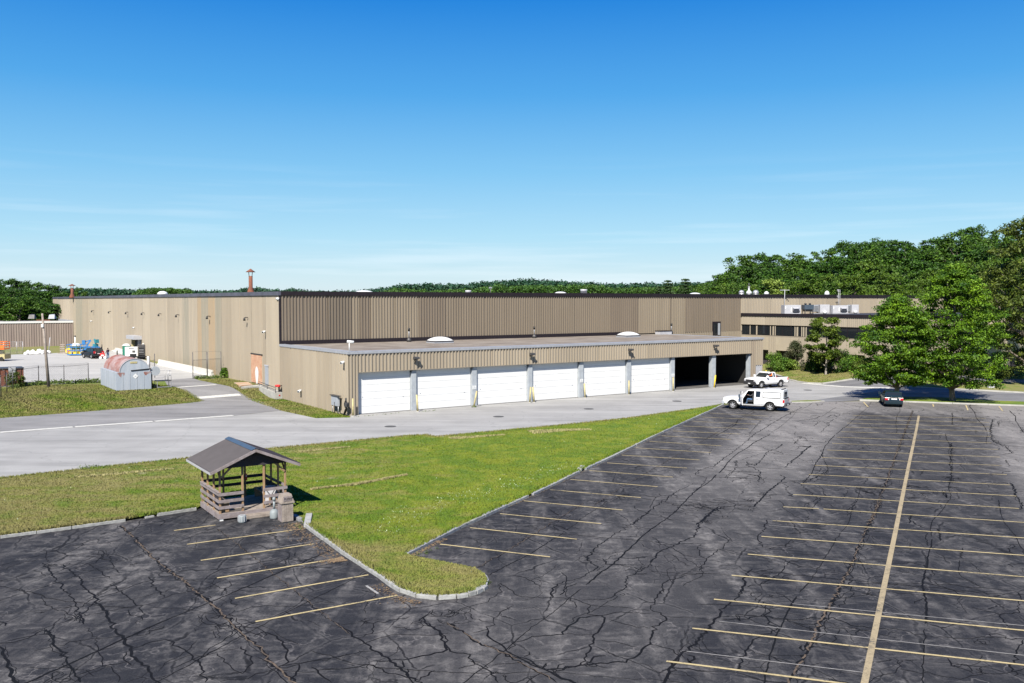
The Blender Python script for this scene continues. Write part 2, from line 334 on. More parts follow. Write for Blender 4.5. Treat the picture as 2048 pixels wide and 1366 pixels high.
def drape(name, pts, dz, m, step=1.0, zf=None):
    """pavement sheet: outline of world points, cut on a grid so that it follows the terrain"""
    bm = bmesh.new(); bv = [bm.verts.new((p[0], p[1], 0)) for p in pts]
    for t_ in tessellate_polygon([[Vector((p[0], p[1], 0)) for p in pts]]):
        try: bm.faces.new([bv[i] for i in t_])
        except ValueError: pass
    if step:
        ls = [to_local(p[0], p[1]) for p in pts]
        for ax, k in ((AX, 0), (AY, 1)):
            lo, hi = min(l[k] for l in ls), max(l[k] for l in ls)
            t = math.ceil(lo/step)*step
            while t < hi:
                bmesh.ops.bisect_plane(bm, geom=bm.verts[:]+bm.edges[:]+bm.faces[:], plane_co=C0+ax*t, plane_no=ax); t += step
    for v in bm.verts: v.co.z = (zf(v.co.x, v.co.y) if zf else hz(v.co.x, v.co.y))+dz
    bmesh.ops.recalc_face_normals(bm, faces=bm.faces)
    me = bpy.data.meshes.new(name)
    if bm.faces and sum(f.normal.z for f in bm.faces) < 0: bmesh.ops.reverse_faces(bm, faces=bm.faces)
    bm.to_mesh(me); bm.free(); me.materials.append(M[m]); o = link(name, me); return struct(o)
M['white_paint'] = mat('white_paint', (.56, .56, .55), .35, var=.03, scale=2)
def worn_paint(name, col):
    g = NT(name); c = g.co(); f = g.noise(c, 9, 5, .75); b = g.noise(c, .7, 4, .6)
    w = g.ramp(g.math('ADD', g.math('MULTIPLY', f, .6), g.math('MULTIPLY', b, .5)), [(.41, (.06, .058, .055)), (.48, tuple(v*.75 for v in col)), (.58, col)]); return g.done(w, .9)
M['stall_paint'] = worn_paint('yellowed_line_paint', (.46, .37, .19))
M['wide_paint'] = worn_paint('faded_line_paint', (.33, .265, .16))
M['stub_paint'] = mat('faded_white_paint', (.30, .29, .28), .9, var=.2)
M['old_paint'] = mat('worn_ghost_line', (.22, .21, .20), .9, var=.3, scale=4)
M['tar'] = mat('crack_sealing_tar', (.007, .007, .008), .8, var=.2, scale=3, spec=.1)
M['dirt'] = mat('dirt_in_joint', (.09, .065, .045), .95, var=.4, scale=6, bump=.4)
M['weed'] = mat('weed_leaf', (.10, .15, .03), .8, var=.5, scale=3, island=.4, trans=.3)
M['granite'] = mat('granite_kerb', (.29, .29, .28), .85, var=.2, scale=4, bump=.3)
M['granite_dark'] = mat('grey_kerb', (.24, .245, .26), .85, var=.25, scale=4, bump=.3)
M['concrete'] = mat('weathered_concrete', (.36, .35, .32), .9, var=.12, scale=1.5, bump=.3)
M['pier'] = mat('painted_pier', (.33, .355, .38), .7, var=.1, scale=2.0)
for i, c in enumerate([(.315, .268, .205), (.290, .246, .188), (.235, .198, .152), (.345, .296, .228), (.250, .208, .160)]):
    M['clad%d' % i] = mat('tan_cladding_%s' % 'abcde'[i], c, .6, var=.10, scale=.8, stretch=(1, 1, .10), col2=tuple(k*1.12 for k in c), spec=.3, detail=6)
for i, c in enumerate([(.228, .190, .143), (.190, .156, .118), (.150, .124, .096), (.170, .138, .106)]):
    M['fclad%d' % i] = mat('front_cladding_%s' % 'abcd'[i], c, .6, scale=.8, stretch=(1, 1, .10), col2=tuple(k*1.12 for k in c), spec=.3, detail=6)  # darker copy of the tan: shading of the ribs put into the colour
M['clad_green'] = mat('tan_cladding_greenish', (.245, .225, .175), .6, col2=(.30, .26, .20), scale=1.0, stretch=(1, 1, .08), detail=6)
M['clad_rust'] = mat('tan_cladding_stained', (.31, .245, .165), .6, col2=(.34, .255, .165), scale=1.0, stretch=(1, 1, .08), detail=6)
M['clad_pink'] = mat('taupe_cladding', (.235, .185, .165), .65, col2=(.29, .235, .205), scale=1.0, stretch=(1, 1, .1))
M['smooth_tan'] = mat('smooth_tan_panel', (.37, .315, .235), .6, var=.05, scale=1)
M['coping'] = mat('dark_brown_coping', (.018, .014, .018), .7, var=.15, spec=.15)
M['coping_blue'] = mat('weathered_coping', (.075, .075, .10), .5, var=.25, scale=.6)
M['coping_grey'] = mat('pale_grey_flashing', (.29, .30, .325), .45, var=.08)
M['roof_gravel'] = mat('brown_gravel_roof', (.155, .125, .10), .95, col2=(.26, .225, .185), scale=.35, bump=.4, detail=8)
M['roof_grey'] = mat('grey_membrane_roof', (.29, .285, .28), .9, var=.1, scale=.5)
M['roof_black'] = mat('black_membrane_roof', (.035, .035, .045), .8, var=.2)
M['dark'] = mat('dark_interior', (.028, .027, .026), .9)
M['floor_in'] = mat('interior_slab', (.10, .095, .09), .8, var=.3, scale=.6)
M['door_white'] = mat('white_sectional_door', (.555, .555, .55), .45, var=.02, scale=2, stretch=(1, 1, .3))
M['ash'] = mat('ash_bin_paint', (.23, .26, .27), .6, var=.1)
M['black'] = mat('black_metal', (.012, .012, .013), .45)
M['rubber'] = mat('rubber', (.018, .018, .018), .85)
M['yellow'] = mat('bollard_yellow', (.42, .36, .18), .65, var=.2, scale=5)
M['yellow_b'] = mat('bright_yellow', (.70, .48, .03), .5, var=.1)
M['red'] = mat('red_paint', (.60, .02, .02), .45, var=.1)
M['orange'] = mat('orange_paint', (.75, .16, .02), .6, var=.1)
M['grey'] = mat('grey_enamel', (.32, .34, .37), .5, var=.06)
M['ltgrey'] = mat('light_grey_metal', (.40, .40, .42), .45, var=.06)
M['galv'] = mat('galvanised_steel', (.42, .42, .43), .45, metal=.5, var=.12, scale=3)
M['steel_dark'] = mat('dark_steel', (.10, .095, .095), .5, metal=.5, var=.2)
M['glass'] = mat('dark_window_glass', (.012, .015, .018), .06, spec=.6)
M['carglass'] = mat('car_glass', (.015, .020, .022), .05, spec=.7)
M['chrome'] = mat('chrome', (.65, .65, .66), .18, metal=1.0)
M['carwhite'] = mat('white_car_paint', (.56, .56, .56), .25, spec=.5)
M['carnavy'] = mat('dark_teal_car_paint', (.010, .022, .030), .18, spec=.6)
M['carblack'] = mat('black_car_paint', (.007, .009, .016), .3, spec=.3)
M['plastic'] = mat('black_plastic', (.025, .025, .027), .6)
M['tail'] = mat('red_tail_lamp', (.50, .01, .02), .2, spec=.6)
M['tan_int'] = mat('dark_cabin_lining', (.03, .032, .034), .8)
M['dirtwood'] = mat('grey_weathered_wood', (.21, .175, .145), .85, col2=(.33, .28, .24), scale=3, stretch=(1, 1, 1), bump=.4)
M['wood'] = mat('brown_post_wood', (.34, .215, .115), .8, col2=(.22, .14, .08), scale=2.5, stretch=(1, 1, .3), bump=.3)
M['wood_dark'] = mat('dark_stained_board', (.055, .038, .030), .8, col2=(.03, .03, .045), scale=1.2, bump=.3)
M['wood_plank'] = mat('grey_rail_board', (.27, .235, .24), .85, col2=(.19, .155, .145), scale=3, bump=.3)
M['roof_brown'] = mat('brown_ribbed_metal_roof', (.040, .034, .038), .5, var=.12, scale=1.5)
M['ridge_blue'] = mat('blue_grey_ridge_cap', (.055, .075, .10), .35, var=.1)
M['rust'] = mat('rusty_steel', (.21, .075, .04), .85, col2=(.13, .05, .035), scale=2, bump=.3)
M['skin'] = mat('skin', (.50, .28, .19), .6)
M['denim'] = mat('blue_denim', (.05, .11, .22), .85)
M['cloth_dark'] = mat('dark_jacket_cloth', (.05, .025, .05), .85)
M['hivis'] = mat('orange_hi_vis_cloth', (.85, .17, .02), .8)
M['hair'] = mat('dark_hair', (.03, .02, .015), .9)
M['bark'] = mat('tree_bark', (.10, .08, .06), .95, col2=(.19, .16, .13), scale=3, stretch=(1, 1, .3), bump=.6)
M['bark_pale'] = mat('pale_bark', (.35, .32, .27), .95, col2=(.15, .12, .10), scale=3, bump=.4)
def leafmat(k, c, c2, isl=.4, tr=.22): M[k] = mat(k+'_leaves', c, .6, col2=c2, scale=.8, island=isl, trans=tr, spec=.25)
leafmat('leaf_maple', (.020, .070, .002), (.145, .260, .008), tr=.20)  # crown shade and highlights painted into the dark and pale leaf tones
leafmat('leaf_honey', (.030, .062, .003), (.12, .17, .012))
leafmat('leaf_forest', (.009, .034, .002), (.052, .125, .006), tr=.08)  # dark clump tone stands in for shaded gaps, pale tone for sunlit tips
leafmat('leaf_forest_b', (.016, .050, .003), (.075, .150, .008), tr=.10)
leafmat('leaf_olive', (.028, .052, .005), (.115, .150, .015))
leafmat('leaf_forest_c', (.030, .075, .004), (.105, .170, .012), tr=.12)
leafmat('leaf_bright', (.16, .24, .03), (.24, .32, .06))
leafmat('leaf_shrub', (.06, .14, .012), (.12, .19, .02))
leafmat('leaf_purple', (.035, .055, .018), (.07, .07, .03))
leafmat('leaf_far', (.018, .060, .034), (.030, .080, .036), isl=.25, tr=.1)
leafmat('leaf_mid', (.030, .085, .012), (.060, .125, .014), isl=.35, tr=.1)
leafmat('leaf_pine', (.030, .060, .018), (.050, .085, .025), isl=.3)
# ---------------------------------------------------------------- ground
xs = np.concatenate([[-4000, -1500, -600], np.arange(-250, -80, 10), np.arange(-80, 84, 1.2), np.arange(84, 300, 8), [400, 600, 1500, 4000]])
ys = np.concatenate([[-60, 0], np.arange(14, 40, 4), np.arange(40, 150, 1.2), np.arange(150, 320, 8), [380, 500, 900, 2000, 5000]])
GX, GY = np.meshgrid(xs, ys); GZ = terrain(GX, GY)-.03
nx, ny = len(xs), len(ys); idx = np.arange(nx*ny).reshape(ny, nx)
fc = np.stack([idx[:-1, :-1].ravel(), idx[:-1, 1:].ravel(), idx[1:, 1:].ravel(), idx[1:, :-1].ravel()], 1)
struct(link('ground', np_mesh('ground', np.stack([GX.ravel(), GY.ravel(), GZ.ravel()], 1), fc, 'dry_grass')))
sky_note = None
def Q(lst, dz=0): return [P(u, v, dz) for u, v in lst]
# road and yard
road_low = [(-250, 985), (0, 957), (200, 935), (365, 918), (560, 895.7), (677, 885), (824, 871), (853, 870), (873, 873.7), (999, 862), (1160, 847), (1264, 835.7), (1422, 813.7), (1452, 808)]
road_up = [(1583, 803), (1640, 804), (1723, 801), (1760, 800), (1990, 805), (2330, 818), (2330, 795), (2048, 785.5), (1950, 780), (1840, 775), (1793, 772), (1790, 768), (1800, 764), (1900, 762), (2300, 762), (2300, 752), (1900, 752), (1780, 754), (1711, 758), (1672, 764), (1644, 768), (1617, 767), (1576, 759), (1542, 746.4), (1530, 744)]
dock = [Wp(56.3, 1), Wp(0.02, 1), Wp(0.02, -.3)]
road_left = [(700, 835), (632, 836.4), (560.5, 821)]
road = Q(road_low)+Q(road_up)+dock+Q(road_left)+Q([(471, 831), (0, 865.5), (-250, 880)])
drape('service_road', road, .0, 'road', 1.5)
drape('side_drive', Q([(-250, 880), (0, 865.5), (471, 831), (560.5, 821), (520, 802), (480, 784.5), (442.6, 769.5), (399.6, 761), (385, 756.5), (328.7, 760.5), (335, 771.6), (362, 779), (396.4, 798.5), (403, 801.7), (393, 804), (239, 817.6), (136.7, 826), (0, 836), (-250, 850)]), .012, 'drive', 1.0)
o = drape('rear_road', Q([(1583, 803.5), (1640, 804), (1723, 801), (1760, 800), (1990, 805), (2330, 818), (2330, 795), (2048, 785.5), (1950, 780), (1840, 775), (1793, 772), (1790, 768), (1800, 764), (1900, 762), (2300, 762), (2300, 752), (1900, 752), (1780, 754), (1711, 758), (1672, 764), (1644, 768), (1617, 767), (1576, 759), (1600, 765), (1680, 772), (1779, 774.5), (1770, 779), (1700, 790), (1640, 799)]), .012, 'rear_road', 1.5)
yard_out = Q([(328.7, 760.5), (385, 756.5), (430, 757), (318, 729), (262, 712), (195, 697), (165, 694), (140, 700.5), (120, 706), (20, 709.5), (-260, 712), (-260, 775), (20, 773), (100, 769), (200, 764.5)])
drape('loading_yard', yard_out, .02, 'yard', 1.0)
# flush concrete strips
def strip(name, pl, w, dz, m, seg=None):
    mb = MB(); pts = [Vector(p) for p in pl]
    for a, b in zip(pts[:-1], pts[1:]):
        n = max(1, int((b-a).length/(seg or 3)))
        for i in range(n):
            p, q = a.lerp(b, i/n), a.lerp(b, (i+.97 if seg else i+1)/n); d = (q-p); d.z = 0; s = Vector((-d.y, d.x, 0)).normalized()*w/2
            mb.poly([(x.x, x.y, hz(x.x, x.y)+dz) for x in (p-s, q-s, q+s, p+s)])
    return struct(mb.build(name, m))
strip('concrete_strip', Q([(-200, 881), (0, 865), (150, 854), (310, 843), (471, 831)]), .75, .022, 'strip', 4.6)
strip('concrete_strip', Q([(354, 775), (432, 769.6)]), .9, .024, 'strip', 0)
strip('concrete_strip', Q([(396, 796), (480, 789.4)]), .8, .022, 'strip', 0)
strip('concrete_strip', Q([(1604, 767), (1690, 774), (1779, 776.5)]), .9, .022, 'strip', 0)
# light sidewalks by the office
strip('footpath', [PZ(u, v, .1) for u, v in [(1640, 737), (1665, 737.5), (1690, 739), (1716, 743), (1800, 745), (1860, 746), (1930, 745)]], 1.5, .03, 'strip', 0)
# the car park
lot = [P(-420, 1130), P(0, 1077), P(143, 1058), P(251, 1042.5), P(314, 1032.5), P(393, 1020), P(440, 1003), P(560, 996), P(586, 1033), P(602, 1043), P(616, 1055), P(689, 1109.6), P(765, 1158), P(803, 1184), P(835, 1194.5), P(876, 1199), P(912, 1196), P(950, 1188.7), P(970, 1177), P(974.6, 1163.7), P(970, 1155), P(950, 1142), P(867.6, 1125.7), P(823.7, 1117), P(812, 1112.5), P(917.5, 1058), P(1055, 995), P(1170, 940), P(1226.5, 914.5), P(1290.5, 882), P(1340, 859), P(1452, 808), P(1500, 806), P(1583, 803), P(1640, 804), P(1723, 802.6), P(1810, 804.6), P(2048, 812.5), P(2400, 825), Vector((60, 16, 0)), Vector((-60, 16, 0))]
M['lot'] = lot_material()
LOT = drape('car_park', lot, .016, 'lot', 0)
# lawn
lawn_road = [P(u, v) for u, v in road_low]
lawn = [P(-420, 1130), P(0, 1077), P(143, 1058), P(251, 1042.5), P(314, 1032.5), P(393, 1020), P(440, 1003), P(560, 996), P(586, 1033), P(602, 1043), P(616, 1055), P(689, 1109.6), P(765, 1158), P(803, 1184), P(835, 1194.5), P(876, 1199), P(912, 1196), P(950, 1188.7), P(970, 1177), P(974.6, 1163.7), P(970, 1155), P(950, 1142), P(867.6, 1125.7), P(823.7, 1117), P(812, 1112.5), P(917.5, 1058), P(1055, 995), P(1170, 940), P(1226.5, 914.5), P(1290.5, 882), P(1340, 859)]+lawn_road[::-1]
def seg_dist(X, Y, pl):
    d = np.full(np.shape(X), 1e9)
    for a, b in zip(pl[:-1], pl[1:]):
        ex, ey = b.x-a.x, b.y-a.y; t = np.clip(((X-a.x)*ex+(Y-a.y)*ey)/(ex*ex+ey*ey), 0, 1); d = np.minimum(d, np.hypot(X-a.x-ex*t, Y-a.y-ey*t))
    return d
def lawn_z(X, Y):
    d = seg_dist(X, Y, lawn_road); return .012+.12*sm(0, 2.2, d)+(.05*np.sin(X*.35)*np.sin(Y*.3+1)+.03*np.sin(X*.9+Y*.5))*sm(.8, 4, d)*sm(1, 4, seg_dist(X, Y, lawn[:31]))
drape('lawn', lawn, 0, 'lawn', .9, zf=lambda x, y: float(lawn_z(x, y)))
# kerbs, each stone a piece of its own
def kerb(name, pl, w, h, m, L=1.9, base=0.0, jit=.01, gap=.012):
    e = struct(bpy.data.objects.new(name, None)); C.objects.link(e); e.location = pl[0]; o0 = Vector(pl[0]); rng = random.Random(int(abs(pl[0].x*100)))
    for a, b in zip(pl[:-1], pl[1:]):
        n = max(1, round((b-a).length/L)); d = (b-a).normalized()
        for i in range(n):
            p, q = a.lerp(b, i/n)+d*gap, a.lerp(b, (i+1)/n)-d*gap; mb = MB(); off = Vector((rng.uniform(-jit, jit), rng.uniform(-jit, jit), 0)); dh = rng.uniform(-.012, .012)
            mb.beam(p-o0+off+Vector((0, 0, base+h/2-.05+dh)), q-o0+off+Vector((0, 0, base+h/2-.05+dh+rng.uniform(-.01, .01))), w*rng.uniform(.9, 1.08), h+.1)
            mb.build('kerb_stone', m if isinstance(m, str) else rng.choice(m), e, bevel=.018)
    return e
kerb('kerb', Q([(-420, 1130), (0, 1077), (143, 1058), (251, 1043)]), .2, .15, 'granite')
kerb('kerb', Q([(289, 1037), (308, 1034)]), .2, .08, 'granite', 1.0)
kerb('kerb', Q([(314, 1032.5), (393, 1020.5)]), .2, .15, 'granite')
kerb('kerb', Q([(587, 1034), (602, 1043.5)]), .22, .15, 'granite_dark')
kerb('kerb', Q([(615.7, 1055), (689, 1109.6), (765, 1158), (785, 1173), (803, 1184), (835, 1194.5), (876, 1199)]), .24, .16, 'granite', 2.2)
kerb('kerb', Q([(876, 1199), (912, 1196.5), (935, 1193), (950, 1188.7), (962, 1183), (970, 1177)]), .22, .15, ['granite', 'granite_dark'])
kerb('kerb', Q([(970, 1177), (974.6, 1163.7), (970, 1155), (950, 1142), (925, 1137)]), .13, .1, 'granite_dark')
kerb('kerb', Q([(812, 1112.5), (917.5, 1058), (1055, 995)]), .2, .15, ['granite_dark', 'granite'], 2.4)
kerb('kerb', Q([(1064, 991.5), (1158, 946)]), .2, .15, ['granite_dark', 'granite'], 2.4)
kerb('kerb', Q([(1170, 940.5), (1226, 914.9), (1290.5, 882), (1340, 859), (1447, 810.5)]), .2, .15, ['granite_dark', 'granite', 'granite'], 2.4)
for a, b, zz in [((1158, 944), (1166, 936), .2), ((618.5, 1036), (614, 1056), .28)]:
    k = MB(); pa, pb = P(*a), P(*b); k.beam(pa+Vector((0, 0, zz*.6)), pb+Vector((0, 0, .1)), .3, .16); k.sh = (pa.x, pa.y, 0); q = k.build('broken_kerb_stone', 'granite', None, bevel=.02); q.location = (pa.x, pa.y, 0)
    tag(q, 'broken granite kerb stone tilted up %s' % ('halfway along the aisle side of the lawn' if zz < .25 else 'beside the litter bin of the shelter'), 'kerb stone')
M['rubble'] = mat('crumbled_mortar', (.20, .135, .08), .95, col2=(.22, .15, .08), scale=3, bump=.4)
# verge islands
def island(name, pl, m='dry_grass', h=.10): return drape(name, Q(pl), h, m, 1.2)
island('tree_island', [(1719, 800.6), (1762, 802.3), (1810, 804), (2048, 812), (2400, 824), (2400, 817), (2048, 805), (1990, 803), (1905, 797), (1800, 795), (1740, 797)], 'lawn')
kerb('kerb', Q([(1719, 801.3), (1762, 803), (1810, 804.6), (1905, 808), (2048, 812.6), (2250, 819.5)]), .25, .14, 'concrete', 3, jit=0)
island('low_verge', [(1583, 802.6), (1612, 801.3), (1640, 801.5), (1648, 803.2), (1625, 805), (1583, 805.5)], h=.06)
kerb('kerb', Q([(1583, 805.5), (1625, 805), (1648, 803.2)]), .2, .1, 'concrete', 3, jit=0)
office_lawn = [(1542, 746.4), (1552, 750), (1576, 759), (1596, 764), (1617, 767), (1644, 768), (1672, 764), (1711, 758), (1780, 753), (1780, 738), (1700, 736), (1640, 735), (1590, 733), (1530, 737), (1530, 742)]
island('office_lawn', office_lawn, 'dry_grass', .1)
kerb('kerb', Q(office_lawn[:9]), .3, .13, 'concrete', 4, jit=0)
bed = [(1793, 772.5), (1840, 775.5), (1950, 780.5), (2048, 786), (2250, 792), (2250, 776), (2048, 771), (1950, 767.5), (1850, 766.5), (1800, 767)]
island('road_verge', bed, 'dry_grass', .1)
kerb('kerb', Q(bed[:5]), .3, .13, 'concrete', 4, jit=0)
island('rear_lawn', [(1950, 757), (2300, 757), (2300, 735), (1980, 735)], 'lawn', .05)
# painted stall lines, each its own
def line_(a, b, w, m='stall_paint', dz=.030, name='parking_line', z0=0):
    pa, pb = P(*a), P(*b); pa.z = pb.z = dz; n = 8; d = (pb-pa); s = Vector((-d.y, d.x, 0)).normalized()*w/2; mb = MB(); rng = random.Random(int(a[0]*7+a[1]))
    js = [rng.uniform(-.015, .015) for _ in range(n+1)]
    for i in range(n):
        p, q = pa.lerp(pb, i/n)+s*js[i]*10, pa.lerp(pb, (i+1)/n)+s*js[i+1]*10
        mb.poly([p-s, q-s, q+s, p+s])
    return mb.build(name, m, LOT)
LP = [(Z1(1018, 182), Z1(1262, 150)), (Z1(1095, 263), Z1(1710, 180)), (Z1(1175, 357), Z1(1838, 260)), (Z1(1270, 460), Z1(1975, 347)), ((470, 1198.2), (736.7, 1151)), ((511, 1244.7), (794.8, 1192)),
 ((880, 1089.5), (1100, 1115)), ((940, 1056.4), (1153.7, 1079.6)), ((999.9, 1028.4), (1202.5, 1048.5)), ((1047.7, 1002.7), (1245, 1021)), ((1100, 980.3), (1281.7, 996.2)), ((1141, 959.8), (1315.4, 974.3)), ((1179, 941.9), (1346, 955)), ((1214, 926.5), (1374, 937)), ((1243.6, 911), (1398.9, 920.6)), ((1271.4, 896.3), (1422, 906)), ((1299, 883.4), (1442.8, 892.5)), ((1324, 872.3), (1462.4, 879.6)), ((1346, 862.6), (1480.9, 868.8)), ((1366.6, 852.7), (1497, 858.2)), ((1385.7, 843.3), (1511.7, 848.9)), ((1404.7, 834.8), (1524.9, 840)), ((1419.4, 827), (1536.6, 832.7))]
RP = [((1332.9, 1324), (1658, 1365.3)), ((1384.7, 1257.9), (2048, 1331.7)), ((1427.8, 1200), (2048, 1262.6)), ((1463.3, 1152), (2048, 1203)), ((1495.4, 1109.6), (2048, 1155)), ((1522.8, 1074), (2048, 1112)), ((1545.4, 1042.4), (2048, 1077)), ((1566.6, 1014.6), (1638, 1018.5)), ((1647, 1019), (2048, 1046)), ((1586.4, 990), (2037.8, 1018)), ((1601, 968), (2033, 993)), ((1617.5, 949.5), (2020, 970.8)), ((1630, 931.4), (2013.5, 950.2)), ((1643, 915.6), (2004.7, 932)), ((1654, 900.8), (2000, 915)), ((1664.5, 887.4), (1996, 899.7)), ((1673.3, 875), (1982.8, 886.5)), ((1682.7, 864), (1981.7, 873.6)), ((1690.8, 854.8), (1980.7, 863)), ((1694, 846.7), (1979.6, 854.4)), ((1700.6, 839), (1978.5, 845.6)), ((1705, 831.4), (1972, 837.3))]
def ext(a, b, u):
    if b[0] >= 2040 and u > b[0]: t = (u-a[0])/(b[0]-a[0]); return (u, a[1]+(b[1]-a[1])*t)
    return b
for i, (a, b) in enumerate(LP): line_(a, b, .105)
for i, (a, b) in enumerate(RP):
    if i == 0: b = (2300, 1324+(1365.3-1324)/(1658-1332.9)*(2300-1332.9))
    line_(a, ext(a, b, 2200), .105)
line_((1290, 1393), (2300, 1545), .105)
line_((1838, 832), (1650, 1750), .19, 'wide_paint', .034)
for a, b in [((1726.9, 804.5), (1736.7, 814.6)), ((1865.8, 808.6), (1867.3, 814)), ((1931.9, 811), (1935.8, 821)), ((1998, 813), (2005.8, 822.7))]: line_(a, b, .12)
line_((732.6, 1172.6), (756.5, 1188.7), .10, 'stub_paint')
for a, b in [(Z3(200, 832), Z3(1180, 950)), (Z3(380, 668), Z3(2048, 855)), (Z3(780, 572), Z3(2048, 692)), (Z3(650, 140), Z3(1150, 190)), ((560, 1095), (690, 1073))]: line_(a, b, .05, 'old_paint', .026)
# manholes in the road
M['iron'] = mat('cast_iron', (.07, .07, .068), .7, var=.2, scale=8)
for i, (u, v, lab) in enumerate([(780.5, 853, 'in front of the first garage door'), (997, 833.4, 'in front of the third garage door'), (1177.4, 818, 'in front of the fourth and fifth garage doors'), (1353.8, 802.4, 'in front of the open bays'), (1615.5, 780.3, 'on the road to the right of the white pickups')]):
    p = P(u, v); q = MB().lathe([(.48, 0), (.48, .012), (.36, .014), (.35, .01), (.1, .012)], n=20).build('manhole_cover', 'iron'); q.location = (p.x, p.y, .008); tag(q, 'round iron manhole cover %s' % lab, 'manhole cover', 'manhole covers in the road')
# ---------------------------------------------------------------- sealed cracks of the car park, traced and grown
rng = random.Random(11)
crv = []; crf = []; dv = []; df = []; hv = []; hf = []; CN = [0]
LOTP = [(p.x, p.y) for p in lot]
def spline(p):
    if len(p) < 3: return p
    out = [p[0]]; e = [p[0]]+list(p)+[p[-1]]
    for i in range(1, len(e)-2):
        a, b, c, d = e[i-1], e[i], e[i+1], e[i+2]
        for k in range(1, 5):
            t_ = k/4; out.append(tuple(.5*((2*b[j])+(-a[j]+c[j])*t_+(2*a[j]-5*b[j]+4*c[j]-d[j])*t_*t_+(-a[j]+3*b[j]-3*c[j]+d[j])*t_**3) for j in (0, 1)))
    return out
def resample(pts, step, jit):
    out = [pts[0]]
    for a, b in zip(pts[:-1], pts[1:]):
        L = math.hypot(b[0]-a[0], b[1]-a[1]); n = max(1, int(L/step)); nx_, ny_ = -(b[1]-a[1])/(L+1e-6), (b[0]-a[0])/(L+1e-6)
        for i in range(1, n+1):
            t = i/n; j = 0 if i == n else rng.gauss(0, jit); out.append((a[0]+(b[0]-a[0])*t+nx_*j, a[1]+(b[1]-a[1])*t+ny_*j))
    return out
def ribbon(pts, w, jit=.045, V=None, Fc=None, z=None, gaps=0.0, step=.17):
    V = crv if V is None else V; Fc = crf if Fc is None else Fc
    w *= .62; jit *= 1.15; big_ = w > .085 and V is crv and rng.random() < .6
    pts = resample(pts, step, jit)
    if len(pts) < 2: return
    CN[0] += 1; zz = z if z is not None else .019+.000009*(CN[0] % 600); ww = w; prev = None
    for i, p in enumerate(pts):
        a = pts[max(i-1, 0)]; b = pts[min(i+1, len(pts)-1)]; L = math.hypot(b[0]-a[0], b[1]-a[1])+1e-6; nx_, ny_ = -(b[1]-a[1])/L, (b[0]-a[0])/L
        ww = max(w*.65, min(w*1.15, ww+rng.gauss(0, w*.10))); e = .4 if i in (0, len(pts)-1) else 1
        k = len(V); V += [(p[0]-nx_*ww/2*e, p[1]-ny_*ww/2*e, zz), (p[0]+nx_*ww/2*e, p[1]+ny_*ww/2*e, zz)]
        if prev is not None and rng.random() > gaps: Fc.append((prev, k, k+1, prev+1))
        prev = k
    if big_:
        o_ = rng.choice([-1, 1])*w*1.1; q_ = [(p[0]+o_*(1+rng.gauss(0, .5)), p[1]+rng.gauss(0, .06)) for p in pts[::3]]
        if len(q_) > 2: ribbon(q_, w*.5, .03, gaps=.0)
def T(Z, pl, w, dirt=False, jit=.045):
    pts = []
    for x, y in pl: p = P(*Z(x, y)); pts.append((p.x, p.y))
    ribbon(pts, w, jit)
    if dirt: ribbon(pts, w*.55, .035, dv, df, .0254, gaps=.12)
def scrib(Z, x, y, r, n=5, w=.06):
    c = P(*Z(x, y)); s = P(*Z(x+r, y)).x-c.x; s = abs(s)
    for _ in range(max(2, int(n*.75))):
        a = rng.uniform(0, 2*PI); p = [c.x+rng.gauss(0, s*.35), c.y+rng.gauss(0, s*.6)]; pts = [tuple(p)]; tr = rng.uniform(-1.2, 1.2)
        for k in range(rng.randint(4, 9)):
            a += tr+rng.gauss(0, .55); st = s*rng.uniform(.2, .45); p = [p[0]+math.cos(a)*st, p[1]+math.sin(a)*st]; pts.append(tuple(p))
        # closed loops are what the sealing hose leaves behind
        if rng.random() < .4: pts.append(pts[0])
        ribbon(pts, w, .02)
t = T
t(Z1, [(710, 150), (780, 220), (850, 290), (930, 370), (1010, 430), (1100, 490), (1150, 545), (1250, 620), (1350, 720), (1420, 790), (1530, 880), (1600, 960), (1720, 1071), (1800, 1130)], .17, True)
t(Z1, [(370, 380), (440, 440), (500, 520), (590, 620), (650, 720), (720, 810), (770, 890), (830, 970), (930, 1071), (980, 1120)], .15)
t(Z1, [(1270, 170), (1340, 220), (1430, 295), (1540, 380), (1620, 450), (1720, 530), (1830, 620), (1930, 700), (2048, 790)], .07, True)
t(Z2, [(230, 740), (330, 810), (430, 885), (530, 950), (620, 1010), (710, 1071), (800, 1130)], .12)
t(Z1, [(0, 860), (30, 930), (70, 1000), (95, 1071), (120, 1120)], .15)
t(Z1, [(250, 370), (330, 470), (390, 540), (440, 600), (470, 660), (490, 730)], .10)
t(Z1, [(490, 750), (540, 790), (570, 830), (580, 900), (600, 960), (680, 1020), (690, 1071)], .05)
t(Z1, [(270, 760), (310, 820), (350, 880), (390, 950), (440, 1020), (470, 1071)], .14)
t(Z1, [(0, 675), (150, 660), (350, 635), (520, 620), (600, 605), (760, 585), (930, 545), (1060, 510)], .06)
t(Z1, [(0, 845), (120, 825), (200, 795), (250, 765), (290, 770), (320, 830)], .08)
t(Z1, [(200, 885), (330, 855), (450, 830), (600, 815), (720, 800), (860, 775), (970, 745)], .06)
t(Z1, [(770, 880), (850, 845), (970, 820), (1060, 870), (1130, 920), (1180, 980), (1200, 1071)], .09)
t(Z1, [(1000, 990), (1130, 935), (1250, 900), (1400, 870)], .07)
t(Z1, [(450, 1030), (560, 990), (650, 965), (780, 945)], .07)
t(Z1, [(1270, 900), (1330, 960), (1370, 1000), (1420, 1020), (1480, 960), (1430, 900), (1410, 860)], .08)
t(Z1, [(1650, 975), (1800, 950), (2048, 910)], .08)
t(Z1, [(1650, 975), (1690, 950), (1670, 870), (1620, 800), (1540, 775), (1480, 800)], .09)
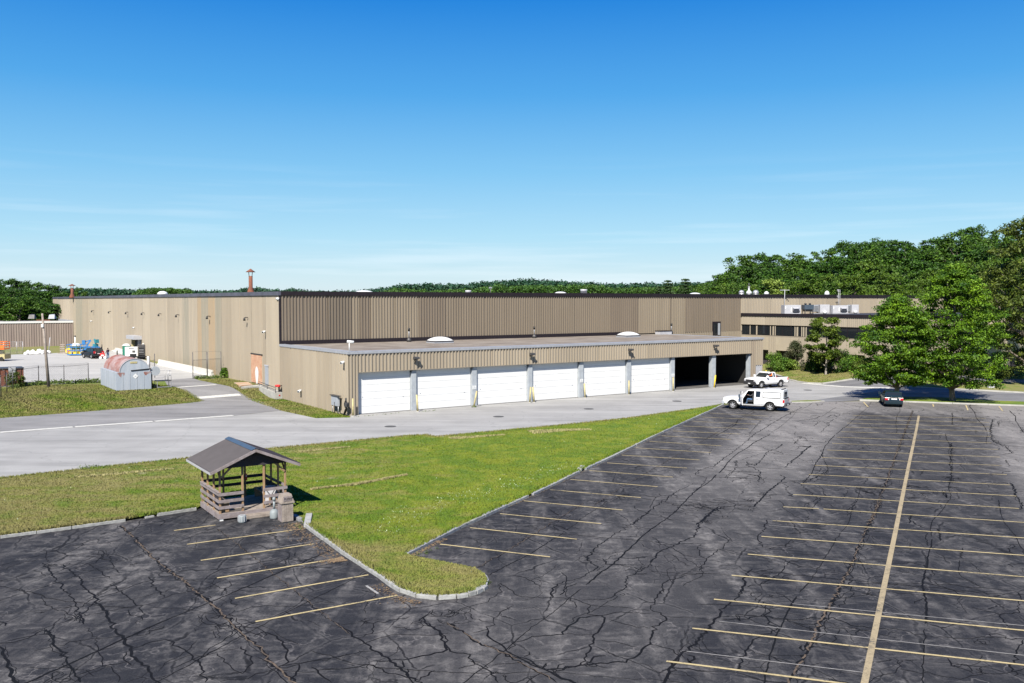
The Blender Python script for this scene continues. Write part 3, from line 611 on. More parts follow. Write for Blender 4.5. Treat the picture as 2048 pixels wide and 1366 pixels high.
t(Z1, [(1290, 1065), (1450, 1050), (1600, 990), (1750, 965), (1730, 1030), (1700, 1060)], .09)
t(Z1, [(650, 480), (680, 520), (740, 560), (790, 610), (850, 670), (800, 730)], .07)
t(Z1, [(870, 450), (900, 500), (960, 570)], .09); t(Z1, [(0, 480), (200, 455), (330, 430), (480, 425)], .06)
t(Z1, [(0, 415), (100, 380), (240, 345), (400, 310), (500, 250), (530, 230)], .07); t(Z1, [(260, 290), (270, 350), (300, 400)], .07)
t(Z1, [(1030, 215), (1160, 200), (1270, 185), (1500, 165)], .035); t(Z1, [(910, 320), (1100, 300), (1270, 280), (1400, 262), (1650, 225), (1750, 210)], .05)
t(Z1, [(1080, 400), (1200, 380), (1330, 350), (1480, 345)], .04); t(Z1, [(1090, 470), (1400, 455), (1560, 430), (1800, 400), (2000, 370)], .05)
t(Z1, [(1160, 680), (1190, 720), (1290, 740), (1400, 730), (1540, 715)], .08); t(Z1, [(1200, 480), (1280, 510), (1330, 540), (1300, 560)], .06); t(Z1, [(1340, 580), (1370, 630)], .07)
t(Z1, [(0, 715), (35, 725), (30, 740)], .12); t(Z1, [(500, 290), (600, 300), (640, 340), (660, 380), (700, 430)], .09)
t(Z1, [(610, 310), (560, 370), (520, 380), (600, 430), (640, 460)], .07); t(Z1, [(480, 470), (560, 460), (700, 440)], .05)
t(Z1, [(1820, 980), (1860, 1000), (1880, 1030), (1940, 1071)], .1); t(Z1, [(1880, 995), (2048, 990)], .06)
for a in [(1350, 740, 110, 9), (600, 340, 70, 6), (950, 400, 60, 5), (320, 390, 70, 6), (460, 680, 50, 5), (1180, 570, 80, 7), (380, 1040, 80, 7), (900, 740, 60, 5), (790, 370, 30, 3), (360, 900, 40, 3), (1000, 430, 60, 4), (290, 660, 60, 3), (1330, 660, 60, 4)]: scrib(Z1, *a[:3], a[3], .055)
t(Z2, [(0, 960), (200, 925), (430, 885)], .09); t(Z2, [(430, 945), (600, 940), (760, 910), (860, 880), (850, 800), (730, 720), (740, 680)], .12)
t(Z2, [(110, 1000), (300, 985), (430, 970), (520, 1020), (620, 1040), (700, 1060), (790, 1000)], .09); t(Z2, [(600, 945), (610, 980), (560, 1000)], .1)
t(Z2, [(340, 715), (430, 725), (520, 710), (640, 685)], .07); t(Z2, [(430, 725), (430, 770), (340, 810)], .07); t(Z2, [(540, 745), (660, 765), (710, 750), (720, 700)], .07)
t(Z2, [(730, 720), (820, 780), (860, 860), (880, 890), (960, 900), (1010, 940), (1060, 975), (1120, 1010), (1160, 1071)], .12)
t(Z2, [(860, 720), (960, 780), (1050, 840), (1200, 900), (1300, 960), (1420, 1020), (1500, 1071)], .12, True); t(Z2, [(1200, 900), (1440, 1000), (1600, 1071), (1700, 1110)], .14)
t(Z2, [(740, 680), (870, 690), (940, 640), (1100, 600), (1150, 560), (1180, 490)], .06); t(Z2, [(980, 660), (1010, 700), (1130, 720), (1170, 660), (1250, 620)], .05)
t(Z2, [(1010, 780), (1100, 760), (1130, 720)], .08); t(Z2, [(1100, 760), (1110, 810), (1190, 860), (1230, 900), (1320, 930), (1440, 1000), (1640, 970), (1700, 880), (1720, 790), (1770, 730), (1760, 680), (1640, 690), (1570, 740), (1540, 790), (1400, 800), (1240, 840), (1220, 880)], .10)
t(Z2, [(1170, 490), (1250, 540), (1300, 570), (1480, 575), (1600, 580), (1700, 620), (1840, 630), (2048, 650)], .09)
t(Z2, [(1480, 575), (1475, 520), (1540, 480), (1640, 460), (1740, 400), (1680, 350), (1720, 290), (1800, 230), (1900, 170), (2000, 100), (2048, 60)], .10)
t(Z2, [(1520, 560), (1560, 510), (1620, 490)], .09); t(Z2, [(1770, 345), (1790, 380), (1900, 390), (2000, 410), (2048, 380)], .08); t(Z2, [(2000, 410), (1920, 460), (1900, 520), (1800, 580), (1650, 590)], .10)
t(Z2, [(1780, 385), (1740, 440)], .06); t(Z2, [(1700, 620), (1680, 670), (1760, 680), (1850, 660), (2048, 665)], .07); t(Z2, [(1810, 700), (1900, 730), (2048, 755)], .06)
t(Z2, [(1500, 1005), (1640, 970), (1800, 960), (1950, 930), (2000, 880), (2048, 830)], .13); t(Z2, [(1540, 790), (1720, 790)], .06); t(Z2, [(1310, 920), (1340, 890)], .08); t(Z2, [(1480, 1000), (1550, 960)], .08)
t(Z2, [(1020, 405), (1180, 320), (1350, 215), (1500, 120), (1600, 60), (1660, 20)], .07, True)
t(Z2, [(1640, 175), (1560, 150), (1300, 140), (1200, 130)], .04); t(Z2, [(1660, 965), (1720, 920), (1790, 915)], .09); t(Z2, [(860, 640), (900, 660), (980, 665)], .07)
for a in [(800, 690, 90, 8), (1060, 950, 60, 5), (1190, 1030, 60, 5), (930, 660, 60, 5), (1440, 1000, 50, 3), (2000, 420, 60, 4), (1700, 950, 60, 4), (1490, 140, 60, 5), (1850, 540, 50, 3), (380, 720, 40, 2)]: scrib(Z2, *a[:3], a[3], .055)
t(Z3, [(700, 1080), (760, 1002), (800, 930), (850, 850), (900, 740), (940, 660), (980, 590), (1040, 470), (1090, 390), (1130, 290), (1180, 180), (1240, 50), (1265, 0)], .17, True)
t(Z5, [(620, 1234), (690, 1100), (720, 1000), (790, 850), (820, 750), (860, 650), (900, 530), (940, 430), (970, 350), (1000, 270), (1030, 190)], .15, True)
t(Z3, [(40, 1060), (80, 1002), (110, 920), (160, 860), (230, 800), (320, 710), (360, 650), (420, 580), (490, 530), (520, 470), (510, 430), (560, 380)], .13)
t(Z3, [(160, 870), (120, 920), (110, 990)], .08); t(Z3, [(0, 775), (50, 690), (90, 650), (60, 620), (0, 600)], .10); t(Z3, [(90, 640), (200, 645), (350, 660)], .05)
t(Z3, [(0, 795), (130, 825), (160, 870)], .06); t(Z3, [(0, 345), (60, 280), (160, 240), (240, 200), (290, 110), (330, 70), (400, 40), (500, 30)], .12)
t(Z3, [(150, 270), (300, 280), (400, 280), (480, 300), (600, 310)], .05); t(Z3, [(0, 395), (150, 405), (350, 405), (450, 415)], .05); t(Z3, [(270, 390), (310, 330), (400, 260), (440, 210)], .07)
t(Z3, [(0, 600), (40, 520), (90, 450), (180, 420), (300, 400)], .08); t(Z3, [(180, 475), (240, 440), (300, 420)], .06)
t(Z3, [(640, 110), (630, 160), (590, 200), (600, 230), (620, 260), (740, 280), (860, 290)], .09); t(Z3, [(450, 180), (510, 190), (580, 195)], .05)
t(Z3, [(480, 515), (510, 480), (600, 470), (650, 440), (720, 400), (750, 350), (800, 330)], .09); t(Z3, [(780, 565), (740, 535), (690, 505)], .07); t(Z3, [(620, 560), (650, 600), (620, 640)], .07)
t(Z3, [(470, 630), (620, 640), (800, 660), (920, 650), (1000, 645), (1100, 690), (1230, 705), (1380, 715), (1450, 740), (1700, 760), (1860, 755), (2048, 765)], .09)
t(Z3, [(620, 640), (800, 675), (900, 685), (940, 660)], .07); t(Z3, [(940, 705), (1150, 710), (1130, 740), (1020, 740), (1040, 710)], .06)
t(Z3, [(390, 655), (500, 655), (620, 630), (690, 715), (610, 740), (560, 780), (520, 830), (490, 900), (500, 945)], .09)
t(Z3, [(150, 925), (480, 950), (560, 975), (640, 1000)], .05); t(Z3, [(1110, 460), (1400, 460), (1650, 465), (1750, 480), (1900, 490), (1990, 500), (2030, 530), (2025, 620), (1900, 630)], .08)
t(Z3, [(1760, 590), (1920, 630), (1970, 700)], .07); t(Z3, [(1430, 80), (1420, 110), (1480, 150)], .1); t(Z3, [(1550, 130), (1620, 150)], .06); t(Z3, [(1580, 160), (1590, 225)], .12); t(Z3, [(1560, 170), (1800, 185), (2048, 195)], .05)
t(Z3, [(1710, 265), (1690, 320)], .08); t(Z3, [(1330, 265), (1400, 270)], .08); t(Z3, [(1990, 250), (1970, 280), (1990, 310)], .08); t(Z3, [(2048, 350), (1960, 355), (1990, 370)], .1)
t(Z3, [(1160, 510), (1250, 530), (1160, 515), (1300, 505), (1450, 520), (1580, 525), (1700, 548)], .05); t(Z3, [(1630, 870), (1650, 910), (1750, 940), (1770, 955)], .08); t(Z3, [(1370, 930), (1560, 960), (1700, 985), (1760, 965), (2048, 940)], .06)
t(Z3, [(1100, 400), (1100, 490), (1115, 520), (1060, 560), (1040, 590)], .07); t(Z3, [(870, 90), (850, 130), (830, 110)], .08); t(Z3, [(1450, 570), (1500, 540)], .08); t(Z3, [(1200, 430), (1540, 380), (1545, 420)], .04)
t(Z3, [(500, 915), (480, 930), (510, 945)], .12); t(Z3, [(200, 850), (240, 860), (230, 905), (205, 870)], .12); t(Z3, [(860, 780), (840, 830), (830, 800)], .12); t(Z3, [(2048, 960), (1980, 940), (2000, 850), (2040, 770)], .08)
t(Z3, [(1090, 345), (1300, 350), (1450, 350), (1540, 375), (1550, 420)], .07); t(Z3, [(780, 320), (1090, 350)], .06); t(Z3, [(1130, 0), (1090, 60), (1080, 90)], .07)
for a in [(290, 110, 70, 8), (340, 50, 110, 9), (830, 170, 80, 10), (740, 350, 80, 6), (600, 530, 70, 6), (700, 440, 70, 6), (510, 660, 40, 3), (1140, 370, 50, 4), (900, 720, 60, 4), (1850, 760, 90, 4), (1800, 960, 90, 4), (1980, 260, 30, 2), (50, 500, 40, 3), (560, 30, 80, 5), (1240, 20, 60, 5), (780, 270, 60, 5), (640, 430, 60, 5)]: scrib(Z3, *a[:3], a[3], .05)
t(Z4, [(560, 922), (640, 860), (730, 790), (800, 740), (860, 700), (885, 680)], .09); t(Z4, [(850, 705), (800, 740), (780, 770)], .07)
t(Z4, [(980, 690), (1040, 650), (1070, 600), (990, 580), (1010, 550), (1120, 520), (1270, 530), (1400, 530), (1650, 545), (1850, 550)], .07)
t(Z4, [(1120, 520), (1200, 460), (1270, 410), (1330, 360), (1400, 300), (1500, 240), (1600, 180), (1720, 120)], .09); t(Z4, [(1200, 600), (1240, 560), (1280, 525)], .07); t(Z4, [(1070, 595), (1200, 600), (1330, 605), (1420, 620)], .07)
t(Z4, [(1340, 490), (1360, 520), (1440, 560), (1420, 630)], .13); t(Z4, [(1400, 520), (1440, 480), (1490, 420), (1550, 400), (1590, 370)], .13); t(Z4, [(1040, 400), (1150, 405), (1300, 410), (1500, 415), (1560, 420), (1590, 440), (1700, 450)], .08)
t(Z4, [(1600, 530), (1660, 480), (1700, 450), (1740, 410), (1780, 380)], .12); t(Z4, [(1390, 800), (1440, 750), (1500, 680), (1550, 650), (1610, 600), (1570, 580)], .14)
t(Z4, [(620, 740), (780, 765), (960, 790), (1130, 790), (1250, 765), (1440, 760), (1530, 775)], .08); t(Z4, [(1000, 922), (1060, 880), (1120, 820), (1150, 800)], .16); t(Z4, [(740, 770), (890, 790), (850, 840), (700, 835)], .07)
t(Z4, [(330, 760), (440, 740), (520, 710)], .06); t(Z4, [(1660, 370), (1720, 320), (1760, 345), (1690, 350)], .08); t(Z4, [(1240, 200), (1600, 210), (1860, 215), (1900, 240), (1850, 290)], .06)
t(Z4, [(300, 790), (480, 670), (620, 590), (760, 510), (880, 440), (1020, 360), (1180, 270), (1400, 150)], .06, True); t(Z4, [(1640, 620), (1700, 640), (1830, 740), (1750, 790)], .07); t(Z4, [(1850, 410), (1900, 560), (1730, 640)], .07)
t(Z4, [(300, 580), (500, 600), (620, 610)], .03); t(Z4, [(640, 890), (800, 892)], .04); t(Z4, [(1360, 300), (1440, 210)], .07); t(Z4, [(1780, 200), (1860, 180), (1950, 120)], .06); t(Z4, [(1620, 690), (1880, 695)], .04)
for a in [(1100, 830, 130, 16), (1420, 590, 60, 9), (1330, 605, 60, 6), (1480, 720, 60, 8), (480, 730, 70, 7), (330, 760, 50, 5), (900, 800, 80, 6), (1370, 500, 40, 4), (1580, 430, 40, 4), (1700, 350, 50, 4), (1780, 390, 30, 4), (1370, 310, 40, 5), (1830, 180, 50, 5), (1240, 770, 90, 7), (60, 870, 80, 4), (1270, 560, 70, 5), (1500, 240, 40, 4), (1590, 190, 30, 3), (1400, 820, 60, 5)]: scrib(Z4, *a[:3], a[3], .05)
t(Z5, [(1395, 210), (1395, 320)], .12); t(Z5, [(1380, 490), (1385, 600), (1370, 680), (1390, 760), (1365, 860)], .14); t(Z5, [(1760, 270), (1740, 350), (1750, 450), (1800, 490), (1880, 520), (1940, 580), (1850, 590)], .14)
t(Z5, [(1820, 290), (2048, 290)], .05); t(Z5, [(1815, 330), (1815, 290), (1840, 280)], .1); t(Z5, [(100, 480), (300, 490), (600, 505), (800, 515)], .05); t(Z5, [(1040, 510), (1300, 520), (1560, 510), (1700, 490), (2048, 520)], .06)
t(Z5, [(0, 735), (200, 735), (400, 730), (640, 770), (780, 745)], .07); t(Z5, [(820, 810), (960, 820), (1200, 820), (1480, 830)], .09); t(Z5, [(1920, 850), (1960, 900), (1980, 970), (2020, 1040), (2030, 1100)], .16)
t(Z5, [(20, 840), (150, 800), (250, 740), (230, 780)], .09); t(Z5, [(180, 880), (230, 920)], .08); t(Z5, [(370, 860), (420, 890), (430, 910)], .08); t(Z5, [(1300, 920), (1340, 990), (1320, 920)], .1); t(Z5, [(1000, 1220), (1010, 1180), (1030, 1140)], .12)
t(Z5, [(960, 940), (1300, 945), (1800, 940), (2048, 930)], .08); t(Z5, [(1150, 1090), (1260, 1070)], .05); t(Z5, [(0, 280), (140, 265), (180, 240)], .07); t(Z5, [(130, 330), (180, 290), (270, 300), (260, 330)], .08); t(Z5, [(0, 600), (60, 540), (100, 510)], .13)
t(Z5, [(1600, 240), (1750, 270)], .06); t(Z5, [(1880, 640), (1910, 700)], .09); t(Z5, [(1540, 660), (1690, 655)], .06); t(Z5, [(400, 1000), (440, 920)], .07); t(Z5, [(0, 1090), (100, 1110), (130, 1060), (190, 985)], .08); t(Z5, [(470, 1120), (500, 1060)], .07); t(Z5, [(1100, 780), (1140, 730)], .08)
for a in [(720, 880, 110, 16), (1370, 800, 60, 14), (1370, 640, 40, 7), (950, 440, 35, 6), (1760, 330, 40, 7), (1780, 470, 50, 7), (400, 690, 40, 4), (640, 940, 60, 7), (980, 880, 80, 10), (1400, 900, 60, 7), (1650, 210, 70, 6), (1450, 190, 70, 6), (80, 520, 40, 6), (15, 430, 30, 5), (450, 220, 50, 5), (170, 240, 40, 4), (1900, 860, 40, 4), (1960, 960, 40, 5), (800, 1010, 40, 4), (1230, 220, 60, 4), (1950, 560, 30, 3), (690, 1030, 40, 5), (1120, 950, 50, 5), (1560, 660, 30, 2)]: scrib(Z5, *a[:3], a[3], .06)
# the paving joints: long seams along the lanes and cracks across them
ux, uy = math.cos(LOTA), math.sin(LOTA); sxx = math.atan2(33, 320)
def wander(x, y, a, L, drift, st=.5):
    pts = []; d_ = 0; k = 0; b_ = 0
    while k < L: pts.append((x, y)); b_ = b_*.85+rng.gauss(0, drift); x += math.cos(a+b_)*st; y += math.sin(a+b_)*st; k += st
    return pts
def along_ok(pts):
    q = np.array(pts); ok = inside(LOTP, q[:, 0], q[:, 1]); out = []; cur = []
    for p_, k_ in zip(pts, ok):
        if k_: cur.append(p_)
        elif cur: out.append(cur); cur = []
    if cur: out.append(cur)
    return out
nxv = (uy, -ux)
for off_ in np.arange(-62, 44, 3.6):
    o_ = off_+rng.uniform(-.5, .5); x, y = nxv[0]*o_+ux*14, nxv[1]*o_+uy*14
    for seg in along_ok(wander(x, y, LOTA, 95, .03)):
        a_ = 0
        while a_ < len(seg):
            n__ = rng.randint(12, 50)
            if rng.random() < .72: ribbon(seg[a_:a_+n__], rng.choice([.05, .07, .11]), .02)
            a_ += n__
for off_ in np.arange(20, 110, 3.4):
    o_ = off_+rng.uniform(-1.2, 1.2); a2 = LOTA-PI/2+.13; x, y = ux*o_-nxv[0]*62, uy*o_-nxv[1]*62
    for seg in along_ok(wander(x, y, a2, 110, .10)):
        a_ = 0
        while a_ < len(seg):
            n__ = rng.randint(6, 34)
            if rng.random() < .60: ribbon(seg[a_:a_+n__], rng.choice([.03, .04, .06]), .04)
            a_ += n__
# small extra squiggles and branches everywhere on the lot
n_ = 0
while n_ < 150:
    u, v = rng.uniform(0, 2048), 812+554*rng.random()**1.3
    p = P(u, v)
    if not inside(LOTP, np.array([p.x]), np.array([p.y]))[0]: continue
    n_ += 1; a = rng.choice([LOTA, LOTA+PI, rng.uniform(0, 2*PI), LOTA+PI/2, LOTA-PI/2]); pts = [(p.x, p.y)]; x, y = p.x, p.y
    for k in range(rng.randint(2, 7)): a += rng.gauss(0, .45); x += math.cos(a)*.6; y += math.sin(a)*.6; pts.append((x, y))
    ribbon(pts, rng.uniform(.025, .07), .03)
sc_ = np.array(crv, dtype=float)
keep = inside(LOTP, sc_[:, 0], sc_[:, 1]); crf = [f for f in crf if all(keep[i] for i in f)]
o = link('sealed_cracks', np_mesh('sealed_cracks', crv, crf, 'tar'), LOT); stuff(o)
o = link('weedy_joints', np_mesh('weedy_joints', dv, df, 'dirt'), LOT); stuff(o)
# sandy rubble along the kerb and in the island notch
rv = []; rf = []
def spots(pl, wid, n, m_, smin=.03, smax=.12):
    V = []; Fc = []
    for _ in range(n):
        i = rng.randrange(len(pl)-1); a, b = pl[i], pl[i+1]; q = a.lerp(b, rng.random()); d = (b-a).normalized(); s = Vector((-d.y, d.x, 0)); q = q+s*(-abs(rng.gauss(0, wid))-.1)
        r = rng.uniform(smin, smax); k = len(V); z = .04+rng.uniform(0, .004)
        for j in range(5): an = j*2*PI/5+rng.uniform(-.4, .4); V.append((q.x+math.cos(an)*r*rng.uniform(.6, 1.2), q.y+math.sin(an)*r*rng.uniform(.6, 1.2), z))
        V.append((q.x, q.y, z+r*.25))
        for j in range(5): Fc.append((k+j, k+(j+1) % 5, k+5))
    return stuff(link('kerb_rubble', np_mesh('kerb_rubble', V, Fc, m_), LOT))
spots(Q([(602, 1046), (616, 1060), (689, 1115), (700, 1122)]), .45, 900, 'rubble', .01, .05)
spots(Q([(770, 1168), (803, 1192), (850, 1204)]), .3, 250, 'rubble', .01, .04)
spots(Q([(900, 1080), (830, 1116), (880, 1126)]), .35, 600, 'rubble', .01, .05)
spots(Q([(1340, 864), (1262, 902), (1180, 941), (1090, 985), (990, 1030)]), .18, 380, 'rubble', .01, .045)
# ---------------------------------------------------------------- buildings, in the frame of the dock front
def wthing(name, label, cat, lx, ly, z=0, group=None): return thing(name, label, cat, Wp(lx, ly, z), TH, group)
def corr(a0, a1, z0, z1, c, axis, sh, pitch=.36, dep=.10, top=None):
    """ribbed sheet. axis 'x': runs along local x facing -y at y=c; axis 'y': runs along y facing -x at x=c"""
    mb = MB(sh); pr = []; t = a0
    while t < a1-.01:
        for f, d in ((0, 0), (.34, 0), (.38, dep), (.72, dep), (.76, 0)):
            if t+f*pitch <= a1: pr.append((t+f*pitch, d))
        t += pitch
    pr.append((a1, 0)); vs = []
    for p, d in pr:
        for z in (z0, z1): vs.append((p, c-d, z) if axis == 'x' else (c-d, p, z))
    mb.add(vs, [(2*i, 2*i+2, 2*i+3, 2*i+1) for i in range(len(pr)-1)]); return mb
xr = lambda u, v, c: FY(u, v, c)[0]
G = 17.6           # main wall stands 17.6 m behind the dock front
LEN = 165.0        # depth of the warehouse
LONG = 128.0
ZT = 11.0; ZC = 11.42
ware = wthing('warehouse', 'huge flat-roofed warehouse clad in ribbed tan metal with dark brown roof edge', 'warehouse', 0, G)
sh = (0, G, 0)
MB(sh).box(.12, LONG, G+.12, G+LEN, -.2, 10.9).build('wall_core', 'clad2', ware)
MB(sh).box(.1, LONG, G+.1, G+LEN, 10.92, 11.05).build('roof', 'roof_grey', ware)
fr = [xr(u, 600, G) for u in (561, 608, 655, 704, 720, 741, 790, 838, 892, 970, 1060, 1150, 1220, 1277, 1300, 1339, 1343, 1370, 1387, 1430, 1482)]
ft = ['fclad3', 'fclad3', 'fclad2', 'fclad0', 'fclad3', 'fclad0', 'fclad0', 'fclad3', 'fclad1', 'fclad1', 'fclad1', 'fclad1', 'fclad3', 'fclad0', 'fclad0', 'fclad2', 'fclad0', 'fclad3', 'fclad3', 'fclad3']
for i, m_ in enumerate(ft): corr(max(fr[i], .12)+(.0 if i else 0), fr[i+1]-.02, 5.9, ZT, G+.02, 'x', sh).build('wall_panel', m_, ware)
rr = [fr[-1]+j*(LONG-fr[-1])/8 for j in range(9)]
for i in range(8): corr(rr[i], rr[i+1]-.02, 5.9, ZT, G+.02, 'x', sh).build('wall_panel', ['clad0', 'clad3', 'clad0', 'clad1'][i % 4], ware)
corr(56.2, fr[-1]+14, -.1, 5.9, G+.02, 'x', sh).build('wall_panel', 'clad2', ware)
ly_far = FX(115.5, 640, 0)[0]
bu = [556, 531, 525, 503, 480, 463, 443, 430, 417, 403, 395, 378, 365, 350, 334, 320, 300, 285, 268, 255, 240, 225, 205, 190, 178, 165, 152, 140, 128, 118]
bt = ['clad3', 'clad1', 'clad0', 'clad0', 'clad0', 'clad1', 'clad_green', 'clad_rust', 'clad_green', 'clad_rust', 'clad0', 'clad_green', 'clad0', 'clad1', 'clad0', 'clad0', 'clad3', 'clad0', 'clad1', 'clad0', 'clad0', 'clad3', 'clad0', 'clad0', 'clad1', 'clad_green', 'clad0', 'clad3', 'clad0']
ys_ = [FX(u, 640, 0)[0] for u in bu]
ys_[0] = G
for i, m_ in enumerate(bt): corr(ys_[i], ys_[i+1]-.03, -.1, ZT, 0, 'y', sh, pitch=.36 if i < 10 else .72, dep=.05).build('wall_panel', m_, ware)
corr(ys_[-1], G+LEN, -.1, ZT, 0, 'y', sh, .72).build('wall_panel', 'clad0', ware)
MB(sh).box(-.16, .14, G-.12, G+LEN, ZT, ZC).build('coping', 'coping_blue', ware)
MB(sh).box(.14, LONG, G-.16, G+.16, ZT, ZC+.02).build('coping', 'coping', ware)
MB(sh).box(-.06, .12, G-.07, G+.05, 5.8, ZT).build('corner_trim', 'coping', ware)
MB(sh).box(.14, 48.5, G-.32, G-.04, 5.66, 6.16).build('wall_flashing', 'coping', ware)
# openings of the long wall
def left_open(u0, u1, z0, z1, name, m_, parent=ware, d=.03, frame=None):
    y0, y1 = sorted((FX(u0, 700, 0)[0], FX(u1, 700, 0)[0]))
    o = MB(sh).box(-.055-d, .0, y0, y1, z0, z1).build(name, m_, parent)
    if frame: MB(sh).box(-.09-d, -.02, y0-.12, y1+.12, z1, z1+.14).build('lintel', frame, o)
    return o
M['brick_fill'] = mat('orange_brick_infill', (.46, .235, .14), .9, col2=(.56, .36, .24), scale=1.2, bump=.4)
br = left_open(503.5, 524.5, 1.1, 4.3, 'brick_infill', 'brick_fill', frame='black')
y0, y1 = sorted((FX(503.5, 700, 0)[0], FX(524.5, 700, 0)[0])); rb = random.Random(3)
bmb = MB((-.085, (y0+y1)/2, 0)); zz = 1.12; row = 0
while zz < 4.24:
    yy = y0+.02-(row % 2)*.2
    while yy < y1-.05:
        a, b = max(yy, y0), min(yy+.39, y1)
        if b-a > .05: dd = rb.uniform(0, .012); bmb.box(-.098-dd, -.086, a, b, zz, zz+.175)
        yy += .41
    zz += .195; row += 1
bo = bmb.build('brick_courses', 'brick_fill', br); bo.location = (-.085, (y0+y1)/2-G, 0); stuff(bo)
pm = MB((-.1, (y0+y1)/2, 0)); yc = (y0+y1)/2-.2
pm.poly([(-.118, yc+.55*math.cos(a)*(1+.15*math.sin(3*a)), 2.0+1.0*math.sin(a)) for a in [k*PI/8 for k in range(16)]]); q = pm.build('white_patch', 'white_paint', br); q.location = (-.1, (y0+y1)/2-G, 0)
dr = left_open(530.5, 536.5, 1.1, 3.2, 'side_door', 'grey', frame='ltgrey')
ya, yb = sorted((FX(270, 690, 0)[0], FX(283, 690, 0)[0]))
dk = MB(sh).box(-.07, 0, ya, yb, 1.0, 4.0).build('dock_door', 'dark', ware)
MB(sh).box(-1.3, -.05, ya-.6, yb+.6, 4.0, 4.6).build('awning', 'ltgrey', ware)
MB(sh).box(-.6, -.05, yb-.5, yb, .9, 4.0).build('door_jamb', 'yellow', ware)
MB(sh).box(-.5, -.05, ya, ya+.35, .9, 4.0).build('door_jamb', 'ltgrey', ware)
# window of the front wall above the garage roof
x0, x1 = xr(1424.5, 663, G), xr(1440.5, 663, G)
wd = MB(sh).box(x0, x1, G-.09, G, 5.3, 7.35).build('window', 'coping', ware)
for a, b, m_ in ((x0+.15, x0+.95, 'glass'), (x0+1.1, x1-.15, 'grey')): MB(sh).box(a, b, G-.11, G-.085, 5.35, 7.1).build('pane', m_, wd)
# roof-top chimneys
def roofpt(u, v, D): p = PD(u, v, D); return to_local(p.x, p.y)
def chimney(u, vt, D, r, m_, capr, flare=True, cm='rust'):
    lx, ly = roofpt(u, vt, D); top = PD(u, vt, D).z; mb = MB(sh)
    prof = [(r*2.1, 11.05), (r*2.1, 11.35), (r, 12.1), (r, top-.9)] if flare else [(r, 11.05), (r, top-.6)]
    mb.lathe(prof, (lx, ly, 0)); o = mb.build('chimney', m_, ware)
    cb = MB(sh); cb.lathe([(capr, top-.42), (capr*.45, top-.18), (.05, top)], (lx, ly, 0))
    for k in range(4): a = k*PI/2+.4; cb.tube([(lx+r*math.cos(a), ly+r*math.sin(a), top-1.0), (lx+r*1.3*math.cos(a), ly+r*1.3*math.sin(a), top-.4)], .03, 5)
    cb.build('chimney_cap', cm, o); return o
chimney(501, 537.5, 112, .24, 'rust', .62)
chimney(144, 568, 205, .3, 'rust', .85)
chimney(1498, 566, 165, .16, 'galv', .2, False, 'steel_dark')
# roof-top domes and boxes: things bolted to the roof but lifted off one by one
def roofdome(u, v, D, r, h, label, m_='white_paint', cat='roof vent'):
    lx, ly = roofpt(u, v, D); top = PD(u, v, D).z; o = wthing('roof_vent', label, cat, lx, ly, 11.05, 'vents on the warehouse roof'); b = max(.1, top-h-11.05)
    MB().lathe([(r*.9, 0), (r*.9, b)], n=12).build('curb', 'galv', o); MB().dome((0, 0, b), r, r, h).build('cover', m_, o); return o
roofdome(728, 580.5, 130, 1.35, .35, 'wide low white skylight dome on the long roof, left of centre', cat='skylight')
roofdome(1121, 583.2, 150, 1.05, .35, 'low white skylight dome just left of the grey roof box', cat='skylight')
roofdome(1390, 585.2, 160, 1.1, .4, 'low white skylight dome on the roof in front of the two pines', cat='skylight')
roofdome(325, 582.0, 190, 1.1, .7, 'small white cone-shaped vent on the roof edge of the long side wall')
roofdome(1483, 580, 160, .5, .5, 'leftmost of the cluster of round grey vents at the roof stack', 'galv')
roofdome(1498, 580.5, 152, .48, .55, 'small white vent directly in front of the thin roof stack')
roofdome(1511.5, 579.8, 160, .56, .6, 'round grey turbine vent right of the thin roof stack', 'galv')
roofdome(1533, 582.5, 156, .42, .5, 'white pointed vent in front of the yellow-green tree')
roofdome(1654, 581.5, 160, .45, .7, 'single white pointed vent on the roof above the office wing')
for u, v, wv_, lab in ((936.5, 580.5, 1.0, 'small pale metal box on the roof left of the roof mast'), (1167.5, 578.5, 1.15, 'larger grey metal box on the roof right of the middle skylight')):
    lx, ly = roofpt(u, v, 150); top = PD(u, v, 150).z; o = wthing('roof_box', lab, 'roof vent', lx, ly, 11.05); MB().lathe([(wv_*.45, 0), (wv_*.45, top-11.4), (wv_*.5, top-11.4), (wv_*.5, top-11.05)], n=12).build('housing', 'ltgrey', o)
o = wthing('roof_mast', 'thin mast with small head on the roof beyond the garage lights', 'mast', *roofpt(981, 576, 170), 11.05)
tp = PD(981, 575, 170).z-11.05; MB().tube([(0, 0, 0), (0, 0, tp)], .07, 6).build('pole', 'steel_dark', o); MB().box(-.3, .3, -.1, .1, tp-.15, tp+.1).build('head', 'galv', o)

# ---- garage block
L1 = 56.3; ZG = 5.78; ZF = 3.92
gar = wthing('garage_block', 'low garage block with eight vehicle bays and ribbed tan fascia', 'garage', 0, 0)
s0 = (0, 0, 0)
for a, b in zip([0.05, 3.6, 7.4, 11, 14.4], [3.57, 7.37, 10.97, 14.37, 17.5]): corr(a, b, -.02, ZG-.2, 0, 'y', s0).build('wall_panel', {0.05: 'clad3', 3.6: 'clad0', 7.4: 'clad3', 11: 'clad0'}.get(a, 'clad1'), gar)
MB().box(.02, .3, .3, 17.5, 0, ZG-.15).build('wall_core', 'clad2', gar)
fx = [0, .95, 8.5, 15.5, 22.5, 29.5, 36.5, 43, xr(1503, 700, 0)]
for i in range(1, 8): corr(fx[i], fx[i+1]-.02, ZF, ZG-.2, 0, 'x', s0).build('fascia_panel', ['clad1', 'clad1', 'clad0', 'clad1', 'clad0', 'clad1', 'clad1'][i-1], gar)
corr(0.05, fx[1]-.02, 0, ZG-.2, 0, 'x', s0, .30).build('wall_panel', 'clad1', gar)
